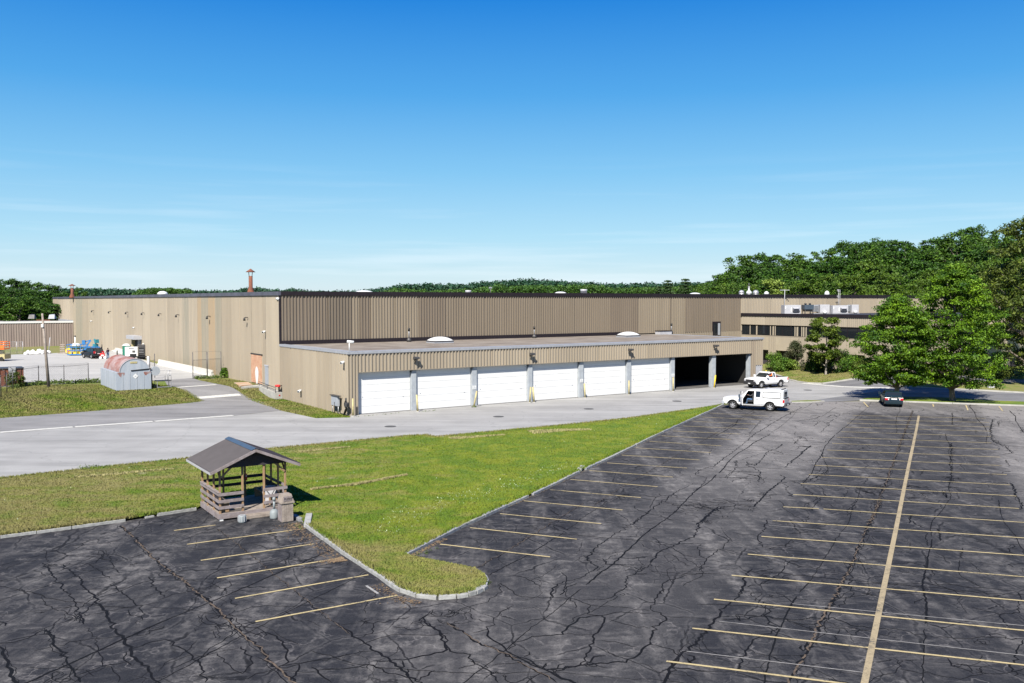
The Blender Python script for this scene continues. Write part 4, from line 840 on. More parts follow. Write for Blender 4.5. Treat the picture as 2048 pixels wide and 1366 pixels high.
xe = xr(1503, 700, 0); xd0, xd1 = xr(1511, 745, 0), xr(1523, 745, 0)
corr(xe, xr(1510.5, 700, 0), 0, ZG-.2, 0, 'x', s0).build('wall_panel', 'clad4', gar)
corr(xr(1510.5, 700, 0)+.02, L1, 2.35, ZG-.2, 0, 'x', s0).build('wall_panel', 'clad1', gar)
MB().box(xr(1510.5, 700, 0), xd0, -.03, .02, 0, 2.35).build('door_jamb', 'clad4', gar)
MB().box(xd0, xd1, -.02, .04, 0, 2.33).build('side_door', 'ltgrey', gar)
MB().box(xd1, L1, -.04, .02, 0, 2.35).build('wall_panel', 'clad0', gar)
MB().box(fx[1], xe, .02, .14, ZF-.02, ZG-.2).build('fascia_back', 'clad2', gar)
MB().box(fx[1], xe, -.115, .02, ZF-.05, ZF+.0).build('fascia_trim', 'clad2', gar)  # thin flashing, deepened to cast a straight shadow edge on the doors
MB().box(xe, L1, .05, .3, 0, ZG-.2).build('wall_core', 'clad2', gar)
MB().box(L1-.3, L1, .3, 17.5, 0, ZG-.2).build('wall_core', 'clad2', gar)
# roof with wide pale edge flashing
MB().box(1.5, L1-1.2, 1.7, G-.02, ZG-.15, ZG-.045).build('roof', 'roof_gravel', gar)
MB().box(-.12, .42, -.14, 17.5, ZG-.2, ZG+.04).build('roof_edge', 'coping_grey', gar)
MB().box(.42, L1+.1, -.14, 1.15, ZG-.2, ZG+.02).build('roof_edge', 'coping_grey', gar)
MB().box(.42, 1.5, 1.15, 17.5, ZG-.2, ZG-.05).build('roof_edge', 'roof_grey', gar)
MB().box(1.5, L1-1.2, 1.15, 1.7, ZG-.2, ZG-.05).build('roof_edge', 'roof_grey', gar)
MB().box(L1-1.2, L1+.1, 1.15, 17.5, ZG-.2, ZG-.03).build('roof_edge', 'coping_grey', gar)
# interior
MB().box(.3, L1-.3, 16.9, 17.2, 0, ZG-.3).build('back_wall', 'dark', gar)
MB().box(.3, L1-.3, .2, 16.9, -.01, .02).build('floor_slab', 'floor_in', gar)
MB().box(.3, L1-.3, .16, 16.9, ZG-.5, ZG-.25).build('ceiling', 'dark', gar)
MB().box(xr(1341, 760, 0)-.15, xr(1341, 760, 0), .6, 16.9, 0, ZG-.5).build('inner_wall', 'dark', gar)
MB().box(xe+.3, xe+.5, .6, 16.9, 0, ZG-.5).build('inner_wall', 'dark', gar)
piers = [(821.5, 832.8), (943, 953.8), (1055.4, 1065), (1157.3, 1167), (1253, 1262), (1341, 1349.3), (1422.5, 1431.3), (1496.5, 1503)]
px_ = [(xr(a, 770, .12), xr(b, 770, .12)) for a, b in piers]
for a, b in px_:
    mb = MB(); mb.box(a+.08, b, .12, .62, 0, ZF-.35); mb.add([(a+.08, .12, ZF-.35), (b, .12, ZF-.35), (b, .62, ZF-.35), (a+.08, .62, ZF-.35), (a+.28, .12, ZF-.02), (b, .12, ZF-.02), (b, .62, ZF-.02), (a+.28, .62, ZF-.02)], [(4, 5, 6, 7), (0, 1, 5, 4), (1, 2, 6, 5), (2, 3, 7, 6), (3, 0, 4, 7)])
    mb.build('pier', 'pier', gar, bevel=.02)
edges = [(fx[1], px_[0][0])]+[(px_[i][1], px_[i+1][0]) for i in range(5)]
for j, (a, b) in enumerate(edges):
    d = MB().box(a, b+.06, .42, .47, 0.02, ZF+.1).build('garage_door', 'door_white', gar)
    n = 6; hh = (ZF+.05)/n
    for i in range(n):
        q = MB().box(a+.02, b+.05, .385, .418, .03+i*hh, .03+(i+1)*hh-.018).build('door_section', 'door_white', d, bevel=.006)
    for i in (1, 2, 3): pass
    hd = MB(); xm = b-.75; hd.box(xm, xm+.12, .35, .384, 1.35, 1.42); hd.box(a+.5, a+.6, .35, .384, 1.55, 1.6); hd.build('handle', 'ltgrey', d)
    MB().box(a, b+.06, .37, .47, 0.004, .03).build('door_seal', 'rubber', d)
MB().box(xr(1349.3, 700, .2), px_[6][0], .16, .30, ZF-.1, ZF+.05).build('door_track', 'grey', gar)
# signs on three piers
for k, (u, v, lab) in enumerate([(948.6, 775, 'small white notice sign on the pier between the second and third garage doors'), (1163, 761.5, 'small white notice sign on the pier between the fourth and fifth garage doors'), (1346, 750.5, 'small white notice sign on the pier beside the open bays')]):
    x, z = FY(u, v, .12); o = wthing('pier_sign', lab, 'sign', x, .10, z-.18, 'notice signs on the piers'); MB().box(-.21, .21, -.015, .015, 0, .36).build('plate', 'white_paint', o)
    mb = MB()
    for i in range(3): mb.box(-.16, .16-.07*(i == 2), -.018, -.016, .07+i*.09, .105+i*.09)
    mb.build('print_lines', 'grey', o)
# wall lights
def dock_light(u, v, label):
    x, z = FY(u, v, -.3); o = wthing('wall_light', label, 'wall light', x, -.06, z, 'floodlights on the garage fascia')
    MB().box(-.12, .12, -.06, 0, -.12, .12).build('wall_plate', 'black', o); MB().tube([(0, -.05, 0), (0, -.3, .05)], .035, 6).build('arm', 'black', o)
    MB().add([(-.28, -.62, -.05), (.28, -.62, -.05), (.28, -.2, -.16), (-.28, -.2, -.16), (-.24, -.6, .12), (.24, -.6, .12), (.24, -.22, .12), (-.24, -.22, .12)], [(0, 1, 2, 3), (4, 5, 6, 7), (0, 1, 5, 4), (1, 2, 6, 5), (2, 3, 7, 6), (3, 0, 4, 7)]).build('lamp_head', 'steel_dark', o, bevel=.02)
dock_light(831, 716, 'dark floodlight on the fascia above the pier of the first garage door'); dock_light(1063, 708, 'dark floodlight on the fascia between the third and fourth garage doors')
dock_light(1260, 699.5, 'dark floodlight on the fascia between the fifth and sixth garage doors'); dock_light(1431, 691.5, 'dark floodlight on the fascia above the open bays')
for i, (u, v) in enumerate([(184, 622), (218, 624), (252, 625.5), (284, 627), (318, 629), (353, 631), (415, 634), (490, 637)]):
    y, z = FX(u, v, -.4); lab = ['at the far left end of', 'second from the far end of', 'third from the far end of', 'just right of the dock awning on', 'fourth from the near end of', 'third from the near end of', 'second from the near end of', 'nearest the front corner of'][i]
    o = wthing('wall_light', 'small dark arm lamp %s the long side wall' % lab, 'wall light', -.06, y, z, 'lamps along the side wall')
    MB().tube([(0, 0, .1), (-.35, 0, .12), (-.42, 0, 0)], .05, 6).build('arm', 'black', o); MB().lathe([(.09, .08), (.16, -.22), (.12, -.26)], (-.42, 0, 0), 10).build('lamp_head', 'black', o)
def camera_(lx, ly, z, label, dx, dy, post=0):
    o = wthing('security_camera', label, 'security camera', lx, ly, z)
    d = Vector((dx, dy, -.1)).normalized(); b = Vector((0, 0, post))
    if post: MB().tube([(0, 0, 0), (0, 0, post)], .05, 8).build('post', 'white_paint', o)
    else: MB().tube([(0, 0, -.15), tuple(d*.2)], .03, 6).build('bracket', 'white_paint', o)
    b = b+d*(.1 if post else .25); MB().tube([b-d*.3, b+d*.32], .13, 10).build('housing', 'white_paint', o); MB().tube([b+d*.33, b+d*.35], .09, 10).build('lens', 'glass', o)
x, z = FY(700.5, 700, .3); camera_(x, .5, ZG+.03, 'white security camera on a post at the corner of the garage roof', .9, -.5, .88)
y, z = FX(528.5, 663, -.2); camera_(-.05, y, z, 'white security camera on the side wall above the blue-grey door', -.8, -.6)
y, z = FX(558, 597, -.2); camera_(-.1, G+.5, z, 'white security camera just under the roof edge at the warehouse corner', .1, -1)
y, z = FX(686, 724, -.2); camera_(-.05, y, z, 'small white camera high on the garage side wall near its front corner', -.8, -.5)
y, z = FX(601.5, 781, -.1); camera_(-.05, y, z, 'small white fitting low on the garage side wall halfway along', -.8, -.6)
y, z = FX(184, 642, -.1); camera_(-.05, y, z, 'tiny white fitting on the far part of the long side wall', -.8, -.6)
y, z = FX(269, 655, -.1); camera_(-.05, y, z, 'white lamp globe above the dock awning', -.8, -.6)
# skylights, pipes and vents of the garage roof
for u, v, lab in ((880, 685, 'white domed skylight on the left half of the garage roof'), (1256.5, 673.5, 'white domed skylight on the right half of the garage roof')):
    p = PZ(u, v, ZG); lx, ly = to_local(p.x, p.y); o = wthing('skylight', lab, 'skylight', lx, ly, ZG-.06)
    MB().box(-1.2, 1.2, -1.0, 1.0, 0, .24).build('curb', 'coping_grey', o); MB().box(-1.26, 1.26, -1.06, 1.06, .24, .29).build('frame', 'steel_dark', o)
    mb = MB(); N = 10; vs = [(-1.22+2.44*i/N, -1.02+2.04*j/N, .30+.42*(1-abs(2*i/N-1)**2.2)**.6*(1-abs(2*j/N-1)**2.2)**.6) for j in range(N+1) for i in range(N+1)]
    mb.add(vs, [(j*(N+1)+i, j*(N+1)+i+1, (j+1)*(N+1)+i+1, (j+1)*(N+1)+i) for j in range(N) for i in range(N)], True); mb.build('dome', 'white_paint', o)
for u, v, vt, lab in ((818, 683, 655, 'thin grey vent pipe on the garage roof left of the left skylight'), (1068.5, 675.5, 652, 'thin dark-topped vent pipe in the middle of the garage roof'), (1309.5, 666, 645, 'thin dark vent pipe at the rear right of the garage roof')):
    p = PZ(u, v, ZG); lx, ly = to_local(p.x, p.y); ly = min(ly, G-1.0); h = (v-vt)*p.y/F; o = wthing('vent_pipe', lab, 'vent pipe', lx, ly, ZG-.06)
    MB().lathe([(.26, 0), (.26, .3), (.12, .5)]).build('boot', 'steel_dark', o); MB().tube([(0, 0, .4), (0, 0, h)], .08, 8).build('pipe', 'galv', o); MB().tube([(0, 0, h-.35), (0, 0, h)], .13, 8).build('cap', 'black', o)
p = PZ(1327, 668, ZG); lx, ly = to_local(p.x, p.y); o = wthing('louvre_box', 'low white louvred box at the rear right of the garage roof', 'roof vent', lx, min(ly, G-1.2), ZG-.06)
MB().box(-1.1, 1.1, -.5, .5, 0, .45).build('housing', 'ltgrey', o); MB().box(-1.15, 1.15, -.55, .55, .45, .55).build('lid', 'coping', o)

# ---- office wing
XO = fr[-1]; YO0 = -10; ZR = 8.35
off = wthing('office_wing', 'two-storey tan office wing with dark ribbon windows and flat black roof', 'office building', XO, G-.2)
so_ = (XO, G-.2, 0); YE = G-.1
def zo(v, u=1485): return FX(u, v, XO)[1]
zb, zw1, zw0, zl = zo(631.6), zo(648.5), zo(669), zo(697)
e0 = YE
step = 4.6; nP = 6
for k in range(nP):
    a, b = YE-(k+1)*step, YE-k*step
    corr(a+.01, b-.01, zw1, zb, XO, 'y', so_, .30, .05).build('fascia_panel', ['clad3', 'clad0', 'clad3'][k % 3], off)
    MB(so_).box(XO-.03, XO+.1, a+.02, b-.02, zl, zw0-.1).build('spandrel_panel', 'smooth_tan', off)
    MB(so_).box(XO-.05, XO+.12, a+.02, b-.02, zw0-.1, zw0).build('window_sill', 'clad0', off)
    w = MB(so_).box(XO+.18, XO+.3, a, b, zw0, zw1).build('window', 'dark', off)
    for j in range(3):
        c0, c1 = a+j*step/3, a+(j+1)*step/3
        MB(so_).box(XO+.14, XO+.16, c0+.05, c1-.05, zw0+.06, zw1-.06).build('pane', 'glass', w)
    for j in range(3): MB(so_).box(XO+.1, XO+.18, a+j*step/3-.035, a+j*step/3+.035, zw0, zw1).build('mullion', 'coping', w)
rbn = random.Random(8)
for u in (1500, 1513, 1541, 1546, 1550.5, 1590, 1594, 1603.5, 1607, 1612):
    y, z = FX(u, 660, XO+.12); MB(so_).box(XO+.105, XO+.135, y-rbn.uniform(.05, .2), y+.07, zw0+.05, zw1-.15).build('window_blind', 'smooth_tan', off)
MB(so_).box(XO-.14, XO+.3, YO0, YE, zb, zb+.42).build('coping', 'coping', off)
MB(so_).box(XO+.3, LONG-8, YO0, YE, ZR-.2, ZR).build('roof', 'roof_black', off)
MB(so_).box(XO+.3, LONG-8, YO0+.1, YE, zw1+.05, ZR-.2).build('wall_core', 'clad2', off)
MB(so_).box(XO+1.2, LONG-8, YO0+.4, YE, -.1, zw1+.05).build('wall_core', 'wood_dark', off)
MB(so_).box(XO+.12, XO+1.2, YO0, YE, zl, zl+.15).build('soffit', 'clad4', off)
MB(so_).box(XO+.12, XO+1.2, YO0, YE, zw0-.25, zw0-.05).build('soffit', 'clad4', off)
pcs = [(1536.5, 1551), (1596.5, 1613)]
pw = [(FX(a, 710, XO-.08)[0], FX(b, 710, XO-.08)[0]) for a, b in pcs]; gap = pw[0][0]-pw[1][0]
for k in range(8):
    y1 = pw[0][0]-gap*k; y0 = pw[0][1]-gap*k
    if y0 < YO0+1: break
    corr(y0, y1, 0, zw0-.12, XO-.08, 'y', so_, .4, .04).build('pier', 'clad0', off); MB(so_).box(XO-.079, XO+1.2, y0, y1, 0, zw0-.13).build('pier_core', 'clad1', off)
    a, b = y0-gap+(y1-y0)+.5, y0-.5
    w = MB(so_).box(XO+1.1, XO+1.19, a, b, .3, zl-.1).build('window', 'coping', off)
    nw = 3
    for j in range(nw): MB(so_).box(XO+1.07, XO+1.1, a+(b-a)*j/nw+.06, a+(b-a)*(j+1)/nw-.06, .4, zl-.2).build('pane', 'glass', w)
# the end face of the wing, turned towards the car park
nF = 10; wF = (LONG-8-XO)/nF
for k in range(nF):
    a, b = XO+k*wF, XO+(k+1)*wF
    corr(a+.01, b-.02, zw1, zb, YO0, 'x', so_, .30, .05).build('fascia_panel', ['clad3', 'clad0'][k % 2], off)
    MB(so_).box(a+.02, b-.02, YO0-.03, YO0+.1, zl, zw0-.1).build('spandrel_panel', 'smooth_tan', off)
    w = MB(so_).box(a, b, YO0+.18, YO0+.3, zw0, zw1).build('window', 'dark', off)
    for j in range(3): MB(so_).box(a+j*wF/3+.04, a+(j+1)*wF/3-.04, YO0+.14, YO0+.16, zw0+.06, zw1-.06).build('pane', 'glass', w)
    MB(so_).box(a, a+1.0, YO0-.08, YO0+1.2, 0, zl-.01).build('pier', 'clad0', off)
MB(so_).box(XO+.31, LONG-8, YO0-.14, YO0+.3, zb, zb+.42).build('coping', 'coping', off)
# HVAC units on the office roof
def hvac(u0, u1, vt, vb, label, style):
    ly = G-(4.2 if vb > 626.7 else 2.2); lx = FY((u0+u1)/2, 620, ly)[0]; p = Wp(lx, ly); sc = F/p.y; w = (u1-u0)/sc; h = (vb-vt)/sc; o = wthing('rooftop_unit', label, 'rooftop unit', lx, ly, ZR)
    o.rotation_euler.z = TH-.5
    if style == 0:
        MB().box(-w/2, w/2, -.7, .7, .12, h).build('casing', 'ltgrey', o, bevel=.03); MB().box(-w/2-.1, w/2+.1, -.8, .8, 0, .12).build('curb', 'galv', o)
        MB().add([(.1, -.72, h*.25), (w*.45, -.72, h*.25), (w*.25, -1.35, h*.62), (-.05, -1.35, h*.62), (-.05, -.72, h*.75), (w*.4, -.72, h*.75)], [(0, 1, 2, 3), (3, 2, 5, 4), (1, 5, 2), (0, 3, 4)]).build('intake_hood', 'ltgrey', o)
        MB().box(-.02, w*.4, -.74, -.70, h*.2, h*.6).build('grille', 'black', o); MB().box(-w*.12, -w*.06, -.73, -.7, h*.3, h*.75).build('access_panel', 'white_paint', o)
        MB().box(-w*.48, -w*.42, -.73, -.7, h*.6, h*.85).build('access_panel', 'white_paint', o)
    elif style == 1:
        MB().box(-w/2, w/2, -.6, .6, h*.45, h*.92).build('casing', 'ridge_blue', o, bevel=.03)
        for s in (-1, 1): MB().lathe([(.16, h*.92), (.16, h*1.08)], (s*w*.24, 0, 0)).build('fan_cowl', 'black', o)
        for s in (-1, 1):
            for t_ in (-1, 1): MB().box(s*w*.42-.05, s*w*.42+.05, t_*.5-.05, t_*.5+.05, 0, h*.45).build('leg', 'steel_dark', o)
        MB().box(-w*.35, w*.35, -.5, .5, h*.25, h*.45).build('duct', 'black', o)
    else:
        MB().box(-w*.12, w/2, -.7, .7, .15, h).build('casing', 'ltgrey', o, bevel=.03); MB().box(-w/2, -w*.2, -.6, .6, .3, h*.96).build('coil_box', 'grey', o, bevel=.02)
        mb = MB()
        for k in range(9): z_ = .35+(h*.96-.4)*k/9; mb.box(-w/2+.04, -w*.2-.04, -.63, -.6, z_, z_+.04)
        mb.build('fins', 'steel_dark', o); MB().box(-w/2-.1, w/2+.1, -.75, .75, 0, .12).build('curb', 'galv', o); MB().lathe([(.28, 0), (.28, .35), (.2, .42)], (w*.15, -.95, .05)).build('blower', 'white_paint', o)
hvac(1565, 1598.5, 608, 627, 'leftmost pale rooftop air unit with dark intake hood', 0); hvac(1605.5, 1625, 603, 623, 'blue-grey twin fan unit raised on legs between the pale rooftop units', 1)
hvac(1624, 1656, 608, 626.5, 'pale rooftop air unit with grey finned box, in the middle of the row', 2); hvac(1661, 1693, 612, 629, 'fourth pale rooftop air unit with black hood, in front of the ladder mast', 0)
hvac(1690, 1714, 608, 625.5, 'rightmost pale rooftop air unit behind the ladder mast', 2)
lx = FY(1569, 620, G-.8)[0]; p = Wp(lx, G-.8); h = H+(602-579)/F*p.y-ZR; o = wthing('roof_antenna', 'T-shaped antenna mast on the office roof left of the rooftop units', 'antenna', lx, G-.8, ZR)
MB().tube([(0, 0, 0), (0, 0, h)], .05, 6).build('pole', 'ltgrey', o); MB().beam((-.65, .4, h-.1), (.65, -.4, h-.1), .08, .08).build('cross_bar', 'ltgrey', o)
lx = FY(1678, 620, G-1.4)[0]; p = Wp(lx, G-1.4); ly = G-1.4; h = H+(602-579)/F*p.y-ZR; o = wthing('lattice_mast', 'pale lattice mast with triangular brackets standing behind the rooftop units', 'mast', lx, min(ly, G-1), ZR)
for dx in (-.2, .2): MB().tube([(dx, 0, 0), (dx, 0, h)], .035, 6).build('upright', 'ltgrey', o)
for z_ in (h, h-1.0): mb = MB(); mb.tube([(-.55, 0, z_-.05), (.2, 0, z_-.05)], .035, 5); mb.tube([(-.55, 0, z_-.05), (-.2, 0, z_-.55)], .035, 5); mb.tube([(-.2, 0, z_-.05), (.2, 0, z_-.55)], .03, 5); mb.build('bracket', 'ltgrey', o)
# ---- low wing at the far left
y147 = FX(147.3, 660, 0)[0]
wing = wthing('storage_wing', 'low taupe ribbed storage wing joined to the far end of the warehouse', 'warehouse wing', 0, y147); sw = (0, y147, 0)
bxs = [-4, -22, -24.5, -45, -70]
for i in range(4): corr(bxs[i+1]+.03, bxs[i]+(4 if i == 0 else 0)-.06, .1, 5.45, y147, 'x', sw, .5, .08).build('wall_panel', ['clad_pink', 'clad_pink', 'wood', 'clad_pink'][i] if i != 2 else 'clad_pink', wing)
MB(sw).box(-70, -.06, y147+.12, y147+25, 0, 5.45).build('wall_core', 'clad_pink', wing)
MB(sw).box(-70.1, -.06, y147-.14, y147+25, 5.5, 5.56).build('roof', 'roof_grey', wing)
MB(sw).box(-70.1, -.06, y147-.16, y147+.2, 5.45, 5.85).build('roof_edge', 'white_paint', wing)
MB(sw).box(-.5, -.07, y147+.2, y147+25, 5.56, 6.0).build('roof_edge', 'coping_grey', wing)
# ---------------------------------------------------------------- picnic shelter
KO = Vector((-13.81, 42.0, 0)); KA = math.atan2(.552, .834)
def kp(s, t_, z=0): return Vector((s*math.cos(KA)-t_*math.sin(KA), s*math.sin(KA)+t_*math.cos(KA), 0))+KO+Vector((0, 0, z))
KX = bpy.data.objects
sh_ = thing('picnic_shelter', 'open timber shelter with brown metal gable roof and board railings at the car park edge', 'shelter', KO+Vector((0, 0, .016)), KA)
S, TT = 3.29, 3.25
for i in range(12):
    w_ = TT/12; MB().box(.03, S-.03, i*w_+.012, (i+1)*w_-.006, .30, .345).build('deck_board', 'dirtwood', sh_)
MB().box(-.03, S, -.045, 0, .09, .34).build('skirt_board', 'wood_plank', sh_); MB().box(-.045, -.0, 0, TT, .09, .34).build('skirt_board', 'wood_plank', sh_); MB().box(S, S+.045, 0, TT, .09, .34).build('skirt_board', 'wood_plank', sh_); MB().box(0, S, TT, TT+.045, .09, .34).build('skirt_board', 'wood_plank', sh_)
for s_, t_ in ((.1, .05), (.1, 1.1), (.1, 2.2), (1.7, .1), (3.1, .1), (3.1, 2.9)): MB().box(s_-.08, s_+.08, t_-.08, t_+.08, -.01, .1).build('footing_block', 'white_paint', sh_)
MB().box(1.2, 2.55, -.42, -.05, .02, .17).build('step', 'dirtwood', sh_, bevel=.01); MB().box(1.2, 2.55, -.30, -.05, .17, .19).build('step_board', 'dirtwood', sh_)
ps = [(.06, .06), (1.13, .06), (2.17, .06), (S-.06, .06), (.06, 1.1), (.06, 2.17), (.06, TT-.06), (S-.06, 1.1), (S-.06, 2.17), (S-.06, TT-.06), (1.1, TT-.06), (2.2, TT-.06)]
for s_, t_ in ps: MB().box(s_-.045, s_+.045, t_-.045, t_+.045, .30, 2.62).build('post', 'wood', sh_, bevel=.008)
def rail(a, b, z, h=.14, m_='wood_plank', off=(0, 0)): return MB().beam((a[0], a[1], z), (b[0], b[1], z), .038, h).build('rail', m_, sh_)
for z_ in (.62, .92, 1.25):
    rail((-.02, -.01), (1.17, -.01), z_); rail((-.01, 0), (-.01, TT), z_); rail((2.13, -.01), (S+.02, -.01), z_)
    if z_ > .7: rail((0, TT), (S, TT), z_+.1, .15, 'wood_dark'); rail((S, .05), (S, TT), z_+.05)
MB().box(-.06, .10, -.02, TT, 1.325, 1.36).build('rail_cap', 'wood_plank', sh_)
# plates, gable and braces
for t_ in (.06, TT-.06): MB().box(0, S, t_-.045, t_+.045, 2.48, 2.66).build('top_plate', 'wood_dark', sh_)
for s_ in (.06, S-.06): MB().box(s_-.045, s_+.045, 0, TT, 2.48, 2.62).build('top_plate', 'wood_dark', sh_)
mid = S/2; eL, eR, zE, zP = -.5, 3.83, 2.42, 3.33
def zroof(s_): return zP-abs(s_-mid)/(mid-eL)*(zP-zE)
for t_ in (-.02, TT+.02): MB().prism([(-.0, 2.48), (S, 2.48), (S, zroof(S)-.1), (mid, zP-.1), (0, zroof(0)-.1)], t_-.02, t_+.02).build('gable_board', 'wood_dark', sh_)
for s_, d in ((.1, 1), (S-.1, -1)):
    for t_ in (.0, TT): MB().beam((s_, t_, 2.05), (s_+d*.5, t_, 2.52), .05, .09).build('brace', 'wood', sh_)
    MB().beam((.06 if d > 0 else S-.06, .1, 2.05), (.06 if d > 0 else S-.06, .55, 2.5), .05, .09).build('brace', 'wood', sh_)
t0, t1 = -.42, 4.0
for sgn, e in ((-1, eL), (1, eR)):
    mb = MB(); N = 22
    # ribbed sheets running from ridge to eave
    vs = []; fs = []
    for i in range(N*4+1):
        tt = t0+(t1-t0)*i/(N*4); up = .05 if i % 4 in (1,) else 0
        vs += [(mid, tt, zP+up), (e, tt, zE+up)]
    mb.add(vs, [(2*i, 2*i+1, 2*i+3, 2*i+2) for i in range(N*4)]); mb.add([(mid, t0, zP-.04), (e, t0, zE-.04), (e, t1, zE-.04), (mid, t1, zP-.04)], [(0, 1, 2, 3)])
    mb.build('roof_sheet', 'roof_brown', sh_)
    MB().beam((mid, t0-.015, zP-.06), (e, t0-.015, zE-.06), .03, .13).build('fascia_board', 'white_paint' if False else 'wood_plank', sh_); MB().beam((mid, t1, zP-.06), (e, t1, zE-.06), .03, .13).build('fascia_board', 'wood_plank', sh_)
    MB().beam((e, t0, zE-.06), (e, t1, zE-.06), .03, .11).build('gutter_board', 'ltgrey', sh_)
    for tt in (.5, 1.6, 2.7): MB().beam((mid, tt, zP-.1), (e, tt, zE-.1), .05, .09).build('rafter', 'wood_dark', sh_)
    MB().add([(mid, t0-.02, zP+.05), (mid+sgn*.22, t0-.02, zP-.04), (mid+sgn*.22, t1+.02, zP-.04), (mid, t1+.02, zP+.05)], [(0, 1, 2, 3)]).build('ridge_cap', 'ridge_blue', sh_)
# benches inside
def bench(s0, s1, t_, label, along='s'):
    o = thing('bench', label, 'bench', kp(0, 0, .36), KA)
    if along == 's':
        for k in range(3): MB().box(s0, s1, t_+k*.14, t_+k*.14+.12, .42, .46).build('seat_board', 'dirtwood', o)
        for s_ in (s0+.1, s1-.15): MB().box(s_, s_+.06, t_, t_+.4, 0, .42).build('leg', 'wood', o)
    else:
        for k in range(3): MB().box(t_+k*.14, t_+k*.14+.12, s0, s1, .42, .46).build('seat_board', 'dirtwood', o)
        for s_ in (s0+.1, s1-.15): MB().box(t_, t_+.4, s_, s_+.06, 0, .42).build('leg', 'wood', o)
        MB().beam((t_+(.5 if t_ > 1 else -.05), s0, .75), (t_+(.5 if t_ > 1 else -.05), s1, .75), .03, .32).build('backrest', 'wood_dark', o)
bench(.15, 2.9, .14, 'weathered board bench along the left railing inside the shelter', 't'); bench(.5, 3.0, 2.6, 'dark bench along the right railing inside the shelter', 't')
o = thing('tipped_table', 'folding wooden table with crossed legs leaning in the right front of the shelter', 'table', kp(2.35, .55, .36), KA)
MB().add([(0, 0, .15), (.75, .1, .1), (.75, .55, .85), (0, .45, .9), (0, .03, .12), (.75, .13, .07), (.75, .58, .82), (0, .48, .87)], [(0, 1, 2, 3), (4, 5, 6, 7), (0, 1, 5, 4), (1, 2, 6, 5), (2, 3, 7, 6), (3, 0, 4, 7)]).build('table_top', 'ltgrey', o)
MB().tube([(.1, .1, 0), (.65, .2, .8)], .02, 5).build('leg', 'black', o); MB().tube([(.65, .1, 0), (.1, .2, .8)], .02, 5).build('leg', 'black', o)
o = thing('red_poster', 'narrow red and white notice on the rear of the shelter', 'notice', kp(2.22, TT-.2, 1.2), KA); MB().box(-.05, .05, -.01, .01, 0, .35).build('sheet', 'red', o); MB().box(-.03, .03, -.014, -.011, .2, .3).build('print', 'white_paint', o)
# litter bin and ash bins
p = P(571.5, 1043); o = thing('litter_bin', 'tall wooden litter bin with overhanging lid and flap beside the shelter', 'litter bin', (p.x, p.y, .03), KA)
wv_ = .27
MB().box(-wv_, wv_, -wv_, wv_, 0, .88).build('body', 'dirtwood', o, bevel=.01)
for k in range(5): MB().box(-wv_+k*.108+.004, -wv_+(k+1)*.108-.004, -wv_-.018, -wv_-.002, .03, .86).build('slat', 'dirtwood', o)
for k in range(5): MB().box(-wv_-.018, -wv_-.002, -wv_+k*.108+.004, -wv_+(k+1)*.108-.004, .03, .86).build('slat', 'wood_plank', o)
MB().box(-wv_-.06, wv_+.06, -wv_-.06, wv_+.06, .88, .97).build('rim', 'dirtwood', o, bevel=.01)
MB().add([(-wv_-.03, -wv_-.03, .97), (wv_+.03, -wv_-.03, .97), (wv_+.03, wv_+.03, .97), (-wv_-.03, wv_+.03, .97), (-wv_+.05, -wv_+.05, 1.3), (wv_-.05, -wv_+.05, 1.3), (wv_-.05, wv_-.05, 1.3), (-wv_+.05, wv_-.05, 1.3)], [(0, 1, 2, 3), (4, 5, 6, 7), (0, 1, 5, 4), (1, 2, 6, 5), (2, 3, 7, 6), (3, 0, 4, 7)]).build('hood', 'dirtwood', o, bevel=.01)
fl = MB().box(-.2, .2, -.315, -.285, 1.0, 1.22).build('flap', 'wood_plank', o)
tx = bpy.data.curves.new('lettering', 'FONT'); tx.body = 'PUSH'; tx.size = .15; tx.align_x = 'CENTER'; tx.extrude = .003; tx.materials.append(M['black']); tc_ = bpy.data.objects.new('lettering', tx); C.objects.link(tc_); bpy.context.view_layer.update(); tm_ = bpy.data.meshes.new_from_object(tc_); bpy.data.objects.remove(tc_); to = link('lettering', tm_, fl); to.location = (0, -.32, 1.05); to.rotation_euler = (PI/2, 0, 0)
p = P(484.5, 1045.5); o = thing('ash_bin', 'short round grey-white ash bin in front of the shelter step', 'ash bin', (p.x, p.y, .02), 0)
MB().lathe([(.17, 0), (.19, .05), (.19, .3), (.175, .34)], n=18).build('drum', 'ash', o); MB().lathe([(.165, .34), (.12, .36), (.1, .30)], n=18).build('tray', 'ltgrey', o)
for a in range(9): MB().beam((.192*math.cos(a*.7), .192*math.sin(a*.7), .06), (.192*math.cos(a*.7), .192*math.sin(a*.7), .3), .02, .01).build('rib', 'ltgrey', o)
p = P(548.5, 1037.5); o = thing('ash_bin', 'tall-necked grey-white cigarette bin beside the wooden litter bin', 'ash bin', (p.x, p.y, .02), 0)
MB().lathe([(.19, 0), (.21, .05), (.21, .28), (.17, .38), (.08, .46)], n=18).build('drum', 'ash', o); MB().lathe([(.055, .44), (.05, .85)], n=12).build('neck', 'ash', o); MB().lathe([(.075, .85), (.085, .95), (.06, 1.02)], n=12).build('head', 'ash', o)

